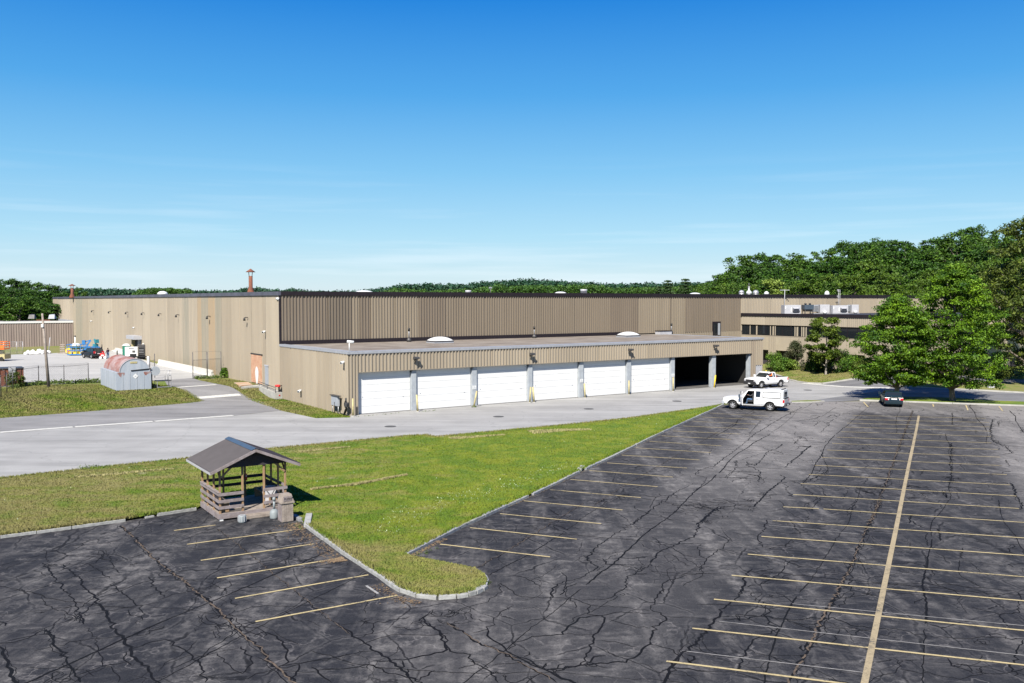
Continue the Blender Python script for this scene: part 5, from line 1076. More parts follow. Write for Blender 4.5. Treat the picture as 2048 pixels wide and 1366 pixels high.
# ---------------------------------------------------------------- bollards
def boll(u, v, ut, vt, label, m_='yellow', r=.085):
    p = P(u, v); h = min((v-vt)*p.y/F, 1.75); o = thing('bollard', label, 'bollard', p, 0, 'yellow bollards of the garage'); dx = (ut-u)*p.y/F
    MB().tube([(0, 0, -.03), (dx, 0, h)], r, 12).build('post', m_, o); MB().lathe([(r*1.7, -.02), (r*1.6, .03), (r*1.1, .06)], n=12).build('collar', 'concrete', o); MB().dome((dx, 0, h), r, r, r*.6, 12, 3).build('cap', m_, o); return o
boll(706, 832.5, 706, 797.5, 'upright yellow bollard at the left corner of the first garage door'); boll(835.6, 823.5, 833.5, 790, 'yellow bollard leaning slightly left at the pier between the first and second garage doors')
boll(947.5, 814.3, 953.5, 782.5, 'yellow bollard leaning strongly right at the pier between the second and third garage doors'); boll(1059.5, 805.5, 1061.4, 774.5, 'left one of the two crossed bollards at the pier of the fourth garage door')
boll(1068.5, 805, 1065.6, 774.5, 'right one of the two crossed bollards at the pier of the fourth garage door'); boll(1170.5, 796, 1168.5, 767.5, 'yellow bollard left of the fifth garage door, leaning slightly left')
boll(1257.9, 789.8, 1257.9, 761.5, 'upright yellow bollard at the pier left of the sixth garage door'); boll(1346.3, 783, 1346.3, 755, 'upright yellow bollard under the sign beside the open bays')
boll(1428, 776, 1430.8, 750.5, 'orange-yellow bollard leaning right between the two open bays', 'yellow_b'); boll(1508, 758, 1511, 746, 'yellow bollard beside the small side door at the right end of the garage', 'yellow', .11); boll(1533.5, 750.5, 1531.8, 741.5, 'bright yellow post behind the white pickup at the garage corner', 'yellow_b', .11)
# yellow drum in the open bay
p = P(1486, 764); o = thing('yellow_drum', 'dull yellow plastic drum inside the right open bay', 'drum', (p.x, p.y, .03)); MB().lathe([(.4, 0), (.43, .35), (.40, .38), (.43, .75), (.40, .78), (.36, 1.1)], n=16).build('drum', 'yellow_b', o); MB().lathe([(.37, 1.1), (.3, 1.16)], n=16).build('lid', 'yellow', o)
# ---- meters and box at the garage corner
y, z = FX(669, 800, -.45); o = wthing('meter_cabinet', 'blue-grey electrical cabinet on legs beside the garage side wall', 'electrical cabinet', -.45, y, 0)
MB().box(-.12, .12, -.9, .5, .75, 1.65).build('cabinet', 'grey', o, bevel=.02); MB().box(-.2, .2, -1.1, .7, 1.65, 1.72).build('roof_sheet', 'steel_dark', o)
for yy in (-.85, .45): MB().tube([(0, yy, 0), (0, yy, .8)], .04, 6).build('leg', 'galv', o)
MB().tube([(-.14, -.3, .05), (-.14, -.3, 1.1)], .03, 6).build('conduit', 'black', o)
y, z = FX(691, 810, -.35); o = wthing('gas_meter', 'black gas meter with curled pipe at the garage front corner', 'gas meter', -.4, y, 0)
MB().tube([(0, 0, 0), (0, 0, .55), (0, -.25, .75)], .05, 7).build('riser_pipe', 'black', o); MB().tube([(0, .3*math.cos(a)-.2, 1.05+.28*math.sin(a)) for a in [k*PI/8 for k in range(17)]], .06, 7).build('pipe_loop', 'black', o)
MB().box(-.12, .12, -.5, -.15, .85, 1.25).build('meter_case', 'steel_dark', o, bevel=.03); MB().tube([(0, -.2, 1.25), (0, -.2, 1.65)], .07, 7).build('regulator', 'black', o); MB().beam((0, .2, .1), (0, -.3, .7), .18, .1).build('foot', 'black', o)
MB().tube([(0, .9, .12), (0, -.6, .12)], .05, 6).build('ground_pipe', 'black', o)
# ---- loading corner: retaining wall, rail, fire connection, slab
y0, z0 = FX(532, 780, -.1); y1, z1 = FX(565, 790, -.1)
rw = wthing('retaining_wall', 'short white concrete retaining wall with pipe rail below the side door', 'retaining wall', -.9, y1, 0)
L_ = y0-y1; MB().add([(0, 0, 0), (.8, 0, 0), (.8, L_, 0), (0, L_, 0), (0, 0, .75), (.8, 0, .75), (.8, L_, 1.05), (0, L_, 1.05)], [(0, 3, 2, 1), (4, 5, 6, 7), (0, 1, 5, 4), (1, 2, 6, 5), (2, 3, 7, 6), (3, 0, 4, 7)]).build('wall', 'concrete', rw, bevel=.02)
for z_ in (.45, .85): MB().tube([(.05, 0, .75+z_*.6), (.05, L_, 1.0+z_*.6)], .035, 6).build('rail', 'steel_dark', rw)
for k in range(3): MB().tube([(.05, L_*k/2+.02, .7), (.05, L_*k/2+.02, 1.35)], .035, 6).build('rail_post', 'steel_dark', rw)
y, z = FX(560, 768, -.3); o = wthing('fire_connection', 'bright red twin-headed fire department connection on the warehouse wall', 'fire connection', -.06, y, z-.2)
MB().tube([(0, 0, 0), (-.35, 0, 0), (-.35, 0, -.9)], .09, 8).build('pipe', 'steel_dark', o)
for dy in (-.28, .28): MB().tube([(-.3, 0, .0), (-.5, dy, 0)], .13, 10).build('inlet', 'red', o); MB().lathe([(.17, -.08), (.17, .08)], (-.52, dy*1.1, 0), 10).build('inlet_cap', 'red', o)
MB().dome((-.36, 0, -1.05), .2, .2, .25).build('alarm_bell', 'red', o)
slab = Q([(468, 767), (496, 765.8), (505, 772), (480, 776)]); 
def block(name, pts, h, m_, label, cat):
    c = sum(pts, Vector())/len(pts); zt = max(p.z for p in pts)+h; mb = MB((c.x, c.y, c.z)); n = len(pts); vs = [(p.x, p.y, p.z-.3) for p in pts]+[(p.x, p.y, zt) for p in pts]
    mb.add(vs, [tuple(range(n)), tuple(range(n, 2*n))]+[(i, (i+1) % n, (i+1) % n+n, i+n) for i in range(n)]); o = mb.build(name, m_, None, bevel=.02); o.location = c; return tag(o, label, cat)
M['rust_slab'] = mat('rust_stained_slab', (.42, .22, .10), .9, col2=(.40, .34, .26), scale=.8, bump=.3)
block('concrete_slab', slab, .12, 'rust_slab', 'rust-stained concrete slab in the grass below the brick infill', 'concrete slab')
block('door_landing', Q([(497, 771.5), (531, 770), (536, 774.5), (482, 777.5)]), .06, 'concrete', 'plain concrete landing leading to the blue-grey side door', 'landing')
# ---- concrete barriers beside the long wall
M['barrier'] = mat('whitewashed_concrete', (.58, .56, .50), .85, var=.1, scale=2, bump=.25)
def barrier_run(a, b, n, where):
    for i in range(n):
        p, q = a.lerp(b, i/n), a.lerp(b, (i+.985)/n); L = (q-p).length; an = math.atan2(q.y-p.y, q.x-p.x); z = hz((p.x+q.x)/2, (p.y+q.y)/2)+.01
        o = thing('concrete_barrier', 'whitewashed concrete road barrier, %s' % where[i], 'barrier', ((p.x+q.x)/2, (p.y+q.y)/2, z), an, 'concrete barriers along the wall')
        mb = MB(); pr = [(-.3, 0), (.3, 0), (.3, .07), (.16, .32), (.09, .82), (-.09, .82), (-.16, .32), (-.3, .07)]
        mb.add([(x, y, z_) for x in (-L/2, L/2) for y, z_ in pr], [tuple(range(8)), tuple(range(15, 7, -1))]+[(k, (k+1) % 8, (k+1) % 8+8, k+8) for k in range(8)]); mb.build('block', 'barrier', o, bevel=.015)
barrier_run(P(425, 753.5), P(318, 729.8), 7, ['first at the gate end of the row', 'second from the gate', 'third from the gate', 'fourth from the gate', 'fifth from the gate', 'next to last at the far end of the long row', 'last at the far end of the long row'])
barrier_run(P(262, 713), P(206, 699.5), 3, ['right of the green toilet, nearest it', 'in the middle of the short row behind the black car', 'farthest in the short row behind the black car'])
# ---- storage tank building
def loc_of(u, v): p = P(u, v); l = to_local(p.x, p.y); return l[0], l[1], p.z
tx0, ty0, tz0 = loc_of(232.5, 782.5); txr, tyr, _ = loc_of(300.6, 778); txb, tyb, _ = loc_of(197, 767)
TW = txr-tx0; TL = min(tyb-ty0, 8.5); tz0 = hz(*Wp(tx0+1, ty0+1).xy)
tank = wthing('tank_house', 'grey steel tank house with rusty barrel roof, hazard diamond and arched front', 'tank house', tx0, ty0, tz0)
WH = 1.95; AR = TW*.43; ac_ = TW*.53
MB().box(.02, TW-.02, .02, TL-.02, -.3, .08).build('base', 'black', tank)
M['tank_steel'] = mat('weathered_blue_grey_steel', (.30, .34, .39), .55, col2=(.38, .41, .45), scale=1.5, stretch=(1, 1, .15), detail=6, bump=.1)
M['tank_roof'] = mat('rusting_barrel_roof', (.21, .070, .050), .7, col2=(.33, .27, .27), scale=.9, stretch=(1, .5, 1), detail=7, bump=.2)
M['tank_white'] = mat('pale_tank_side', (.42, .45, .50), .5, col2=(.34, .37, .41), scale=1.2, stretch=(1, 1, .2))
n = 7
for i in range(n): MB().box(0, .06, TL*i/n+.01, TL*(i+1)/n-.01, .06, WH).build('side_panel', 'tank_white' if i < 5 else 'tank_steel', tank)
for i in range(5): MB().box(TW*i/5+.01, TW*(i+1)/5-.01, -.03, .05, .06, WH).build('front_panel', 'tank_steel', tank)
MB().box(TW-.06, TW, .06, TL, .06, WH).build('side_panel', 'tank_steel', tank); MB().box(.06, TW-.06, .06, TL, WH-.12, WH-.02).build('deck', 'tank_steel', tank); MB().box(0, TW, TL-.04, TL, .06, WH).build('rear_panel', 'tank_steel', tank)
arc = [(ac_-AR*math.cos(a), WH+AR*.92*math.sin(a)) for a in [k*PI/20 for k in range(21)]]
MB().prism(arc, -.02, .03).build('arch_front', 'tank_steel', tank); MB().prism(arc, TL-.1, TL-.05).build('arch_rear', 'tank_steel', tank)
ns = 6
for s in range(ns):
    mb = MB(); a0, a1 = .03+(TL-.2)*s/ns+.02, .03+(TL-.2)*(s+1)/ns-.0; vs = []
    for yy, k in ((a0, 1.0), (a1-.08, 1.0), (a1-.05, 1.025), (a1, 1.025)):
        for x, z_ in arc: vs.append((ac_+(x-ac_)*k, yy, WH+(z_-WH)*k))
    mb.add(vs, [(r*21+i, r*21+i+1, (r+1)*21+i+1, (r+1)*21+i) for r in range(3) for i in range(20)], True); mb.build('roof_band', 'tank_roof', tank)
mb = MB()
for i in range(20): (x0_, z0_), (x1_, z1_) = arc[i], arc[i+1]; mb.beam((x0_, -.03, z0_), (x1_, -.03, z1_), .06, .07)
mb.build('arch_rim', 'ltgrey', tank)
MB().beam((TW*.42, -.06, WH+.15), (TW*1.0, -.06, WH+.28), .05, .1).build('latch_bar', 'black', tank)
dm = MB(); dm.add([(ac_-.28+.05, -.06, 1.5), (ac_+.05, -.06, 1.22), (ac_+.28+.05, -.06, 1.5), (ac_+.05, -.06, 1.78)], [(0, 1, 2, 3)]); dq = dm.build('hazard_diamond', 'white_paint', tank)
MB().box(ac_-.02, ac_+.12, -.068, -.062, 1.46, 1.53).build('diamond_mark', 'grey', dq)
MB().box(ac_-.45, ac_+.25, -.05, -.03, WH+AR*.6, WH+AR*.6+.2).build('nameplate', 'yellow', tank)
rr_ = random.Random(2)
for x_, w_, hh_ in ((.15, .7, .6), (TW-.75, .7, .5)):
    top_ = [(x_+w_*i/8, WH-.02) for i in range(9)]; bot_ = [(x_+w_*(8-i)/8, WH-.06-hh_*rr_.uniform(.15, .9)*math.sin(PI*(i+1)/10)) for i in range(9)]
    MB().add([(x, -.034, z_) for x, z_ in top_+bot_], [tuple(range(18))]).build('rust_stain', 'tank_roof', tank)
o = wthing('hose_reel', 'pale blue round reel and black fittings on the right side of the tank house', 'reel', tx0+TW+.1, ty0+.3, tz0)
MB().tube([(0, 0, 0), (0, 0, 2.1)], .09, 8).build('stand', 'black', o); MB().tube([(.35, -.25, 1.95), (.35, .0, 1.95)], .5, 18).build('drum', 'ridge_blue' if False else 'pier', o); MB().box(.0, .4, -.05, .2, 1.9, 2.3).build('bracket', 'black', o)
MB().tube([(-.2, .5, 1.9), (-.2, .5, 3.5)], .12, 10).build('white_pipe', 'white_paint', o)
pl = wthing('steel_platform', 'small steel access platform with handrails beside the tank house', 'platform', tx0+TW+.6, ty0+.1, tz0)
MB().box(0, 1.5, 0, 1.1, .8, .88).build('deck', 'steel_dark', pl)
for x_ in (0, 1.45):
    for y_ in (0, 1.05): MB().box(x_, x_+.06, y_, y_+.06, -.3, .8).build('leg', 'galv', pl)
for x_, y_ in ((1.1, 0), (1.47, 0), (1.47, 1.05), (1.1, 1.05)): MB().tube([(x_, y_, .85), (x_, y_, 1.9)], .025, 6).build('rail_post', 'galv', pl)
for z_ in (1.4, 1.9): MB().tube([(0, 1.05, z_), (1.47, 1.05, z_), (1.47, 0, z_), (1.1, 0, z_)], .025, 6).build('handrail', 'galv', pl)
MB().box(0, 1.5, -.03, .03, .15, .22).build('cross_brace', 'galv', pl)
# ---- light pole
p = P(97.5, 774.5); o = thing('light_pole', 'weathered grey wooden pole with two floodlights on a cross arm', 'light pole', p, 0)
top = PD(84.5, 627, p.y); dx, hh_ = top.x-p.x, top.z-p.z; k = lambda f: (dx*f, 0, hh_*f)
MB().tube([k(0), k(1)], [.17, .10], 12).build('pole', 'dirtwood', o); za = .91
MB().beam((dx*za-1.05, 0, hh_*za), (dx*za+1.05, 0, hh_*za), .08, .1).build('cross_arm', 'rust', o)
for s_, m_ in ((-1, 'steel_dark'), (1, 'grey')):
    MB().add([(dx*za+s_*1.1-.35, -.35, hh_*za+.15), (dx*za+s_*1.1+.35, -.35, hh_*za+.15), (dx*za+s_*1.1+.3, .3, hh_*za+.2), (dx*za+s_*1.1-.3, .3, hh_*za+.2), (dx*za+s_*1.1-.3, -.2, hh_*za+.6), (dx*za+s_*1.1+.3, -.2, hh_*za+.6), (dx*za+s_*1.1+.15, .15, hh_*za+.65), (dx*za+s_*1.1-.15, .15, hh_*za+.65)], [(0, 1, 2, 3), (4, 5, 6, 7), (0, 1, 5, 4), (1, 2, 6, 5), (2, 3, 7, 6), (3, 0, 4, 7)]).build('floodlight', m_, o, bevel=.02)
MB().box(dx*.84-.12, dx*.84+.12, -.25, -.12, hh_*.84-.2, hh_*.84+.15).build('junction_box', 'white_paint', o)
p = P(97, 707); o = thing('thin_post', 'thin leaning pale post among the white sacks behind the yard', 'post', p); MB().tube([(0, 0, 0), (.35, 0, 2.9)], .07, 6).build('post', 'ltgrey', o)
# ---- fences
def fence(name, label, posts, rails, wires=0, mesh=True, m_='steel_dark', arms=False):
    p0 = P(posts[0][0], posts[0][2]); o = thing(name, label, 'fence', p0); pp = []
    for u, vt, vb in posts:
        p = P(u, vb); h = max(.8, min((vb-vt)*p.y/F, 3.2)); a = p-p0; pp.append((a, h)); MB().tube([(a.x, a.y, a.z-.1), (a.x, a.y, a.z+h)], .045, 7).build('post', m_, o)
        if arms: MB().tube([(a.x, a.y, a.z+h), (a.x-.25, a.y-.25, a.z+h+.3)], .025, 5).build('barb_arm', m_, o)
    for i in range(len(pp)-1):
        (a, h1), (b, h2) = pp[i], pp[i+1]
        for f in rails: MB().tube([a+Vector((0, 0, h1*f)), b+Vector((0, 0, h2*f))], .022, 5).build('rail', m_, o)
        if mesh:
            L = (b-a).length; n_w = int(L/.22); mb = MB(); w_ = Vector(((b-a).y, -(b-a).x, 0)).normalized()*.006; hh = min(h1, h2)*max(rails) if rails else min(h1, h2)*.9
            for sgn in (-1, 1):
                for k in range(-int(hh/.22), n_w+1):
                    x0_ = k*.22; x1_ = x0_+hh; za_, zb_ = 0, hh
                    if x0_ < 0: za_ = -x0_; x0_ = 0
                    if x1_ > L: zb_ = hh-(x1_-L); x1_ = L
                    if x1_ <= x0_: continue
                    if sgn < 0: f0, f1 = 1-x0_/L, 1-x1_/L
                    else: f0, f1 = x0_/L, x1_/L
                    q0, q1 = a.lerp(b, f0)+Vector((0, 0, za_+.03)), a.lerp(b, f1)+Vector((0, 0, zb_+.03)); e = Vector((0, 0, .007))
                    mb.add([q0-e, q1-e, q1+e, q0+e], [(0, 1, 2, 3)])
            stuff(mb.build('chain_link', m_, o))
        for k in range(wires): MB().tube([a+Vector((0, 0, h1+.05-k*.12)), b+Vector((0, 0, h2+.05-k*.12))], .009, 4).build('wire', m_, o)
    return o
fence('chain_link_fence', 'tall chain-link fence along the near edge of the loading yard', [(26, 738, 777), (77.5, 731, 768.5), (128.3, 729.6, 766.5), (177, 726, 765)], [.92], 2)
fence('chain_link_fence', 'leftmost chain-link fence with barbed wire arms in front of the rusty container', [(-40, 758, 812), (-16, 753, 803), (2, 750, 795.5), (14, 745, 786), (26, 738, 779)], [.95, .45], 1, arms=True)
fence('yard_gate', 'left leaf of the chain-link gate where the driveway meets the yard', [(386, 690, 757), (414.3, 700, 755.5)], [.70, .1], 1)
fence('yard_gate', 'chain-link fence panel between the gate post and the warehouse wall', [(415, 700, 755.5), (442.5, 713-10, 754)], [.72], 1)
fence('chain_link_fence', 'short stretch of fence between the tank house and the driveway', [(309.8, 707, 756), (300, 712, 760)], [.75], 0)
fence('chain_link_fence', 'pale blue-grey chain-link enclosure in front of the far storage wing', [(-30, 682, 709), (8, 682, 708), (20.5, 682.5, 708), (34, 683, 708), (46, 683, 708)], [.97], 0, m_='galv')
# ---- container, lifts, sacks and other yard things
def boxthing(name, label, cat, u, v, w, d, h, m_, rot=TH, bev=.03): p = P(u, v); o = thing(name, label, cat, p, rot); MB().box(-w/2, w/2, -d/2, d/2, 0, h).build('body', m_, o, bevel=bev); return o
o = boxthing('rusty_container', 'rusty brown steel container behind the left chain-link fence', 'container', 3, 771, 4.2, 2.4, 1.9, 'rust')
for k in range(8): MB().box(-2.0+k*.52, -1.8+k*.52, -1.27, -1.2, .1, 1.8).build('rib', 'rust', o)
MB().box(-2.15, 2.15, -1.3, 1.3, 1.9, 2.0).build('rim', 'steel_dark', o); MB().box(.6, 1.3, -1.33, -1.28, .6, 2.1).build('pale_panel', 'ltgrey', o)
p = P(2, 722); o = thing('scissor_lift', 'orange scissor lift with pale base at the left edge of the yard', 'lift', p, 0)
MB().box(-2.2, 1.1, -.9, .9, .35, 1.1).build('base', 'yellow', o, bevel=.05)
for x_ in (-1.6, .6): MB().tube([(x_, -1.0, .35), (x_, -.7, .35)], .35, 12).build('wheel', 'rubber', o)
mb = MB()
for k in range(3): mb.beam((-1.6, -.5, 1.1+k*.25), (.9, -.5, 1.35+k*.25), .06, .09); mb.beam((.9, -.5, 1.1+k*.25), (-1.6, -.5, 1.35+k*.25), .06, .09)
mb.build('scissor_arms', 'steel_dark', o); MB().box(-2.1, 1.0, -.8, .8, 1.85, 2.0).build('platform', 'orange', o)
for z_ in (2.4, 2.75, 3.05): MB().tube([(-2.1, -.8, z_), (1.0, -.8, z_), (1.0, .8, z_), (-2.1, .8, z_), (-2.1, -.8, z_)], .045, 5).build('guard_rail', 'orange', o)
for x_, y_ in ((-2.1, -.8), (-.5, -.8), (1.0, -.8), (1.0, .8), (-2.1, .8)): MB().tube([(x_, y_, 2), (x_, y_, 3.05)], .05, 5).build('rail_post', 'orange', o)
MB().box(-2.0, .9, -.83, -.78, 2.1, 2.45).build('toe_panel', 'orange', o)
# white sacks
rs = random.Random(4)
for k in range(11):
    u = 52+k*4.4; p = P(u, 709.5-rs.uniform(0, .6)-k*.16); bm = bmesh.new(); bmesh.ops.create_icosphere(bm, subdivisions=2, radius=1)
    sx_, sy_, sz_ = rs.uniform(.4, .6), rs.uniform(.3, .45), rs.uniform(.25, .62)
    for v_ in bm.verts: f = 1+rs.uniform(-.12, .12); v_.co = Vector((v_.co.x*sx_*f, v_.co.y*sy_*f, max(v_.co.z, -.7)*sz_*f+sz_*.65))
    me = bpy.data.meshes.new('white_sack'); bm.to_mesh(me); bm.free(); me.materials.append(M['white_paint']); q = link('white_sack', me); q.location = p
    tag(q, 'white sack on the rear yard kerb, %s' % ['leftmost of the row', 'second from the left', 'third from the left', 'fourth from the left', 'fifth from the left', 'middle of the row', 'fifth from the right', 'fourth from the right', 'third from the right', 'second from the right', 'rightmost, beside the thin post'][k], 'sack', 'white sacks along the rear of the yard')
p = P(125, 707); o = thing('timber_stand', 'upright tan timber pallet standing at the grass edge', 'pallet', p, 0)
for k in range(5): MB().box(-.45, .45, -.06, .0, .1+k*.35, .32+k*.35).build('slat', 'dirtwood', o)
for x_ in (-.42, .32): MB().box(x_, x_+.1, 0, .1, 0, 1.85).build('stringer', 'wood', o)
MB().box(-.7, 1.5, -.4, .3, 0, .1).build('base_plank', 'dirtwood', o)
p = P(138, 708); o = thing('yellow_reel', 'round yellow cable reel beside the blue stillage', 'reel', p, 0); MB().tube([(0, -.2, .55), (0, .2, .55)], .55, 16).build('drum', 'yellow_b', o); MB().tube([(0, -.26, .55), (0, .26, .55)], .2, 10).build('hub', 'orange', o); MB().box(-.5, .5, -.25, .25, 0, .1).build('cradle', 'steel_dark', o)
p = P(156, 711); o = thing('wire_stillage', 'bright blue wire cage stillage loaded with yellow and white goods', 'stillage', p, .15)
M['blue'] = mat('bright_blue_paint', (.03, .17, .42), .5, var=.1); M['teal'] = mat('teal_paint', (.03, .20, .25), .5, var=.1)
MB().box(-1.5, 1.4, -.8, .8, .12, .3).build('base', 'blue', o)
for z_ in (.9, 1.45, 1.95): MB().tube([(-1.5, -.8, z_), (1.4, -.8, z_), (1.4, .8, z_), (-1.5, .8, z_), (-1.5, -.8, z_)], .05, 5).build('cage_rail', 'blue', o)
for x_ in (-1.5, -.75, 0, .7, 1.4):
    for y_ in (-.8, .8): MB().box(x_-.04, x_+.04, y_-.04, y_+.04, .3, 2.0).build('cage_post', 'blue' if x_ != 0 else 'teal', o)
for a in ((-1.2, .3), (-.2, .45), (.7, .35)): MB().box(a[0]-.4, a[0]+.4, -.6, .6, .3, .3+a[1]).build('yellow_crate', 'yellow_b', o, bevel=.03)
MB().dome((-.3, 0, 1.7), .9, .5, .45).build('white_bundle', 'white_paint', o)
def machine(u, v, label, m_, h, rot):
    p = P(u, v); o = thing('boom_lift', label, 'lift', p, rot); MB().box(-.9, .9, -.5, .5, .3, .8).build('chassis', 'blue', o, bevel=.05)
    for x_ in (-.6, .6):
        for y_ in (-.55, .55): MB().tube([(x_, y_-.1, .3), (x_, y_+.1, .3)], .3, 12).build('wheel', 'rubber', o)
    MB().box(-.5, .4, -.4, .4, .8, 1.3).build('turret', m_, o, bevel=.05); MB().beam((-.3, 0, 1.2), (.5, 0, h-.2), .22, .25).build('boom', m_, o); MB().beam((.5, 0, h-.2), (-.5, 0, h-.5), .18, .2).build('upper_boom', m_, o)
    MB().box(-.9, -.4, -.35, .35, h-.9, h-.2).build('basket', m_, o); return o
machine(176, 707, 'blue folded boom lift between the stillage and the black car', 'blue', 2.6, .3); machine(191, 701, 'teal folded boom lift behind the black car', 'teal', 2.4, 2.4)
p = P(150.5, 699); o = thing('white_standpipe', 'white standpipe with small dark head at the far wall', 'pipe', p, 0); hgt = 26*p.y/F; MB().tube([(0, 0, 0), (0, 0, hgt)], .13, 8).build('pipe', 'white_paint', o); MB().dome((0, 0, hgt), .22, .22, .25).build('head', 'steel_dark', o)
# toilet, generator, dark cabinet
p = P(253.5, 716); o = thing('portable_toilet', 'green portable toilet with white domed roof', 'portable toilet', p, TH-.3)
MB().box(-.58, .58, -.58, .58, .1, 2.05).build('cabin', mat('toilet_green', (.015, .15, .10), .5), o, bevel=.03); MB().box(-.4, .4, -.62, -.575, .2, 1.95).build('door', mat('toilet_door_green', (.02, .19, .13), .5), o, bevel=.01)
MB().box(-.62, .62, -.62, .62, 2.05, 2.15).build('eaves', 'white_paint', o); MB().dome((0, 0, 2.15), .58, .58, .25).build('roof', 'white_paint', o); MB().box(-.6, .6, -.6, .6, 0, .1).build('skid', 'black', o)
p = P(264, 719); o = thing('generator_trailer', 'white boxy generator on a black trailer in front of the dock door', 'generator', p, TH-.35)
MB().box(-.95, .95, -.6, .6, .55, 2.05).build('housing', 'white_paint', o, bevel=.04); MB().box(-.4, .4, -.63, -.59, 1.8, 1.9).build('vent_slot', 'steel_dark', o); MB().box(.15, .6, -.63, -.6, 1.15, 1.5).build('control_panel', 'steel_dark', o); MB().box(-.2, .75, -.66, -.58, .5, .95).build('grille', 'black', o)
MB().box(-1.2, 2.0, -.62, .62, .4, .55).build('trailer_frame', 'black', o); MB().tube([(2.0, 0, .45), (3.0, 0, .45)], .07, 6).build('drawbar', 'black', o)
for y_ in (-.72, .72): MB().tube([(0, y_-.1, .35), (0, y_+.1, .35)], .35, 14).build('wheel', 'rubber', o)
MB().dome((-1.35, -.2, .3), .3, .3, .25).build('white_cap', 'white_paint', o)
p = P(283, 717); o = thing('dark_cabinet', 'tall dark grey cabinet with small white lamp right of the generator', 'cabinet', p, TH-.3); MB().box(-.6, .6, -.5, .5, 0, 2.3).build('case', 'steel_dark', o, bevel=.03); MB().box(-.45, .45, -.54, -.5, .9, 1.8).build('panel', 'black', o); MB().dome((.3, 0, 2.3), .12, .12, .25).build('lamp', 'white_paint', o)
for k in range(3): MB().box(-.4, .4, -.56, -.54, 1.0+k*.25, 1.05+k*.25).build('louvre', 'ltgrey', o)
p = P(234.5, 716.5); o = thing('dark_hydrant', 'small black standpipe left of the green toilet', 'hydrant', p, 0); MB().lathe([(.16, 0), (.16, .5), (.1, .6), (.1, 1.2), (.05, 1.3)], n=10).build('standpipe', 'black', o); MB().tube([(0, 0, .7), (2.1, 0, .7)], .03, 5).build('side_pipe', 'steel_dark', o)
p = P(205, 717.6); o = thing('hand_cart', 'small red and white machine with wheels behind the black car', 'cart', p, .4); MB().box(-.35, .35, -.25, .25, .35, .95).build('body', 'red', o, bevel=.08); MB().box(-.2, .2, -.27, -.24, .45, .7).build('side_panel', 'white_paint', o)
for x_ in (-.3, .35): MB().tube([(x_, -.3, .22), (x_, -.2, .22)], .22, 12).build('wheel', 'white_paint', o)
MB().tube([(.35, 0, .9), (.75, 0, 1.15)], .025, 5).build('handle', 'black', o)
# distant poles at the left wood
for u, vt, lab in ((109, 586, 'nearer pale utility pole standing before the left wood'), (120.5, 583, 'farther pale utility pole standing before the left wood')):
    D = 260; p = PD(u, 600, D); h = PD(u, vt, D).z; o = thing('utility_pole', lab, 'utility pole', (p.x, p.y, 0)); MB().tube([(0, 0, 0), (0, 0, h)], .18, 7).build('pole', 'ltgrey', o); MB().beam((-1.1, 0, h-.5), (1.1, 0, h-.5), .14, .14).build('cross_arm', 'ltgrey', o)
# roadside box right
p = P(1981, 777); o = thing('utility_box', 'small pale utility box on the grass verge right of the trees', 'utility box', p, 0); MB().box(-.35, .35, -.3, .3, 0, .85).build('case', 'ltgrey', o, bevel=.04); MB().box(-.4, .4, -.35, .35, .85, .92).build('lid', 'white_paint', o)
# ---------------------------------------------------------------- vehicles (local x points forward, y to the left)
def arcpts(cx, r, zc, zb, n=10):
    a0 = math.asin((zb-zc)/r) if zb > zc else -math.asin((zc-zb)/r); return [(cx+r*math.cos(PI-a0-(PI-2*a0)*k/n), zc+r*math.sin(PI-a0-(PI-2*a0)*k/n)) for k in range(n+1)]
def cut(o, cb, m_):
    c = cb.build('cutter', m_); c.parent = o.parent; md = o.modifiers.new('cut', 'BOOLEAN'); md.object = c; md.operation = 'DIFFERENCE'; md.solver = 'EXACT'; md.material_mode = 'TRANSFER'
    bpy.context.view_layer.update(); me = bpy.data.meshes.new_from_object(o.evaluated_get(bpy.context.evaluated_depsgraph_get())); o.modifiers.clear(); old = o.data; o.data = me; bpy.data.objects.remove(c); bpy.data.meshes.remove(old)
def wheel(car, x, y, r, side, rim='ltgrey', w=.24, spokes=6):
    t_ = MB(); cx = [(r*.62, -w/2), (r*.93, -w/2), (r, -w/2+.05), (r, w/2-.05), (r*.93, w/2), (r*.62, w/2)]; vs = []; n = 22
    for q, yy in cx:
        for k in range(n): vs.append((x+q*math.cos(2*PI*k/n), y+yy, r+q*math.sin(2*PI*k/n)))
    t_.add(vs, [(i*n+k, i*n+(k+1) % n, (i+1)*n+(k+1) % n, (i+1)*n+k) for i in range(len(cx)-1) for k in range(n)], True)
    tyre = t_.build('wheel', 'rubber', car); yo = y+side*(w/2-.05)
    h = MB(); h.tube([(x, y-w*.3, r), (x, yo-side*.05, r)], r*.63, 18); h.build('rim', 'steel_dark', tyre)
    s = MB()
    for k in range(spokes): a = 2*PI*k/spokes+.3; s.beam((x+.05*math.cos(a), yo, r+.05*math.sin(a)), (x+r*.6*math.cos(a), yo, r+r*.6*math.sin(a)), .05, r*.16, up=(0, 1, 0))
    s.tube([(x, yo-.03, r), (x, yo+side*.02, r)], r*.17, 10)
    ri = MB(); n = 22; pts = [(x+r*.6*math.cos(2*PI*k/n), yo-side*.01, r+r*.6*math.sin(2*PI*k/n)) for k in range(n+1)]; s.tube(pts, .022, 5, False); s.build('spoked_disc', rim, tyre)
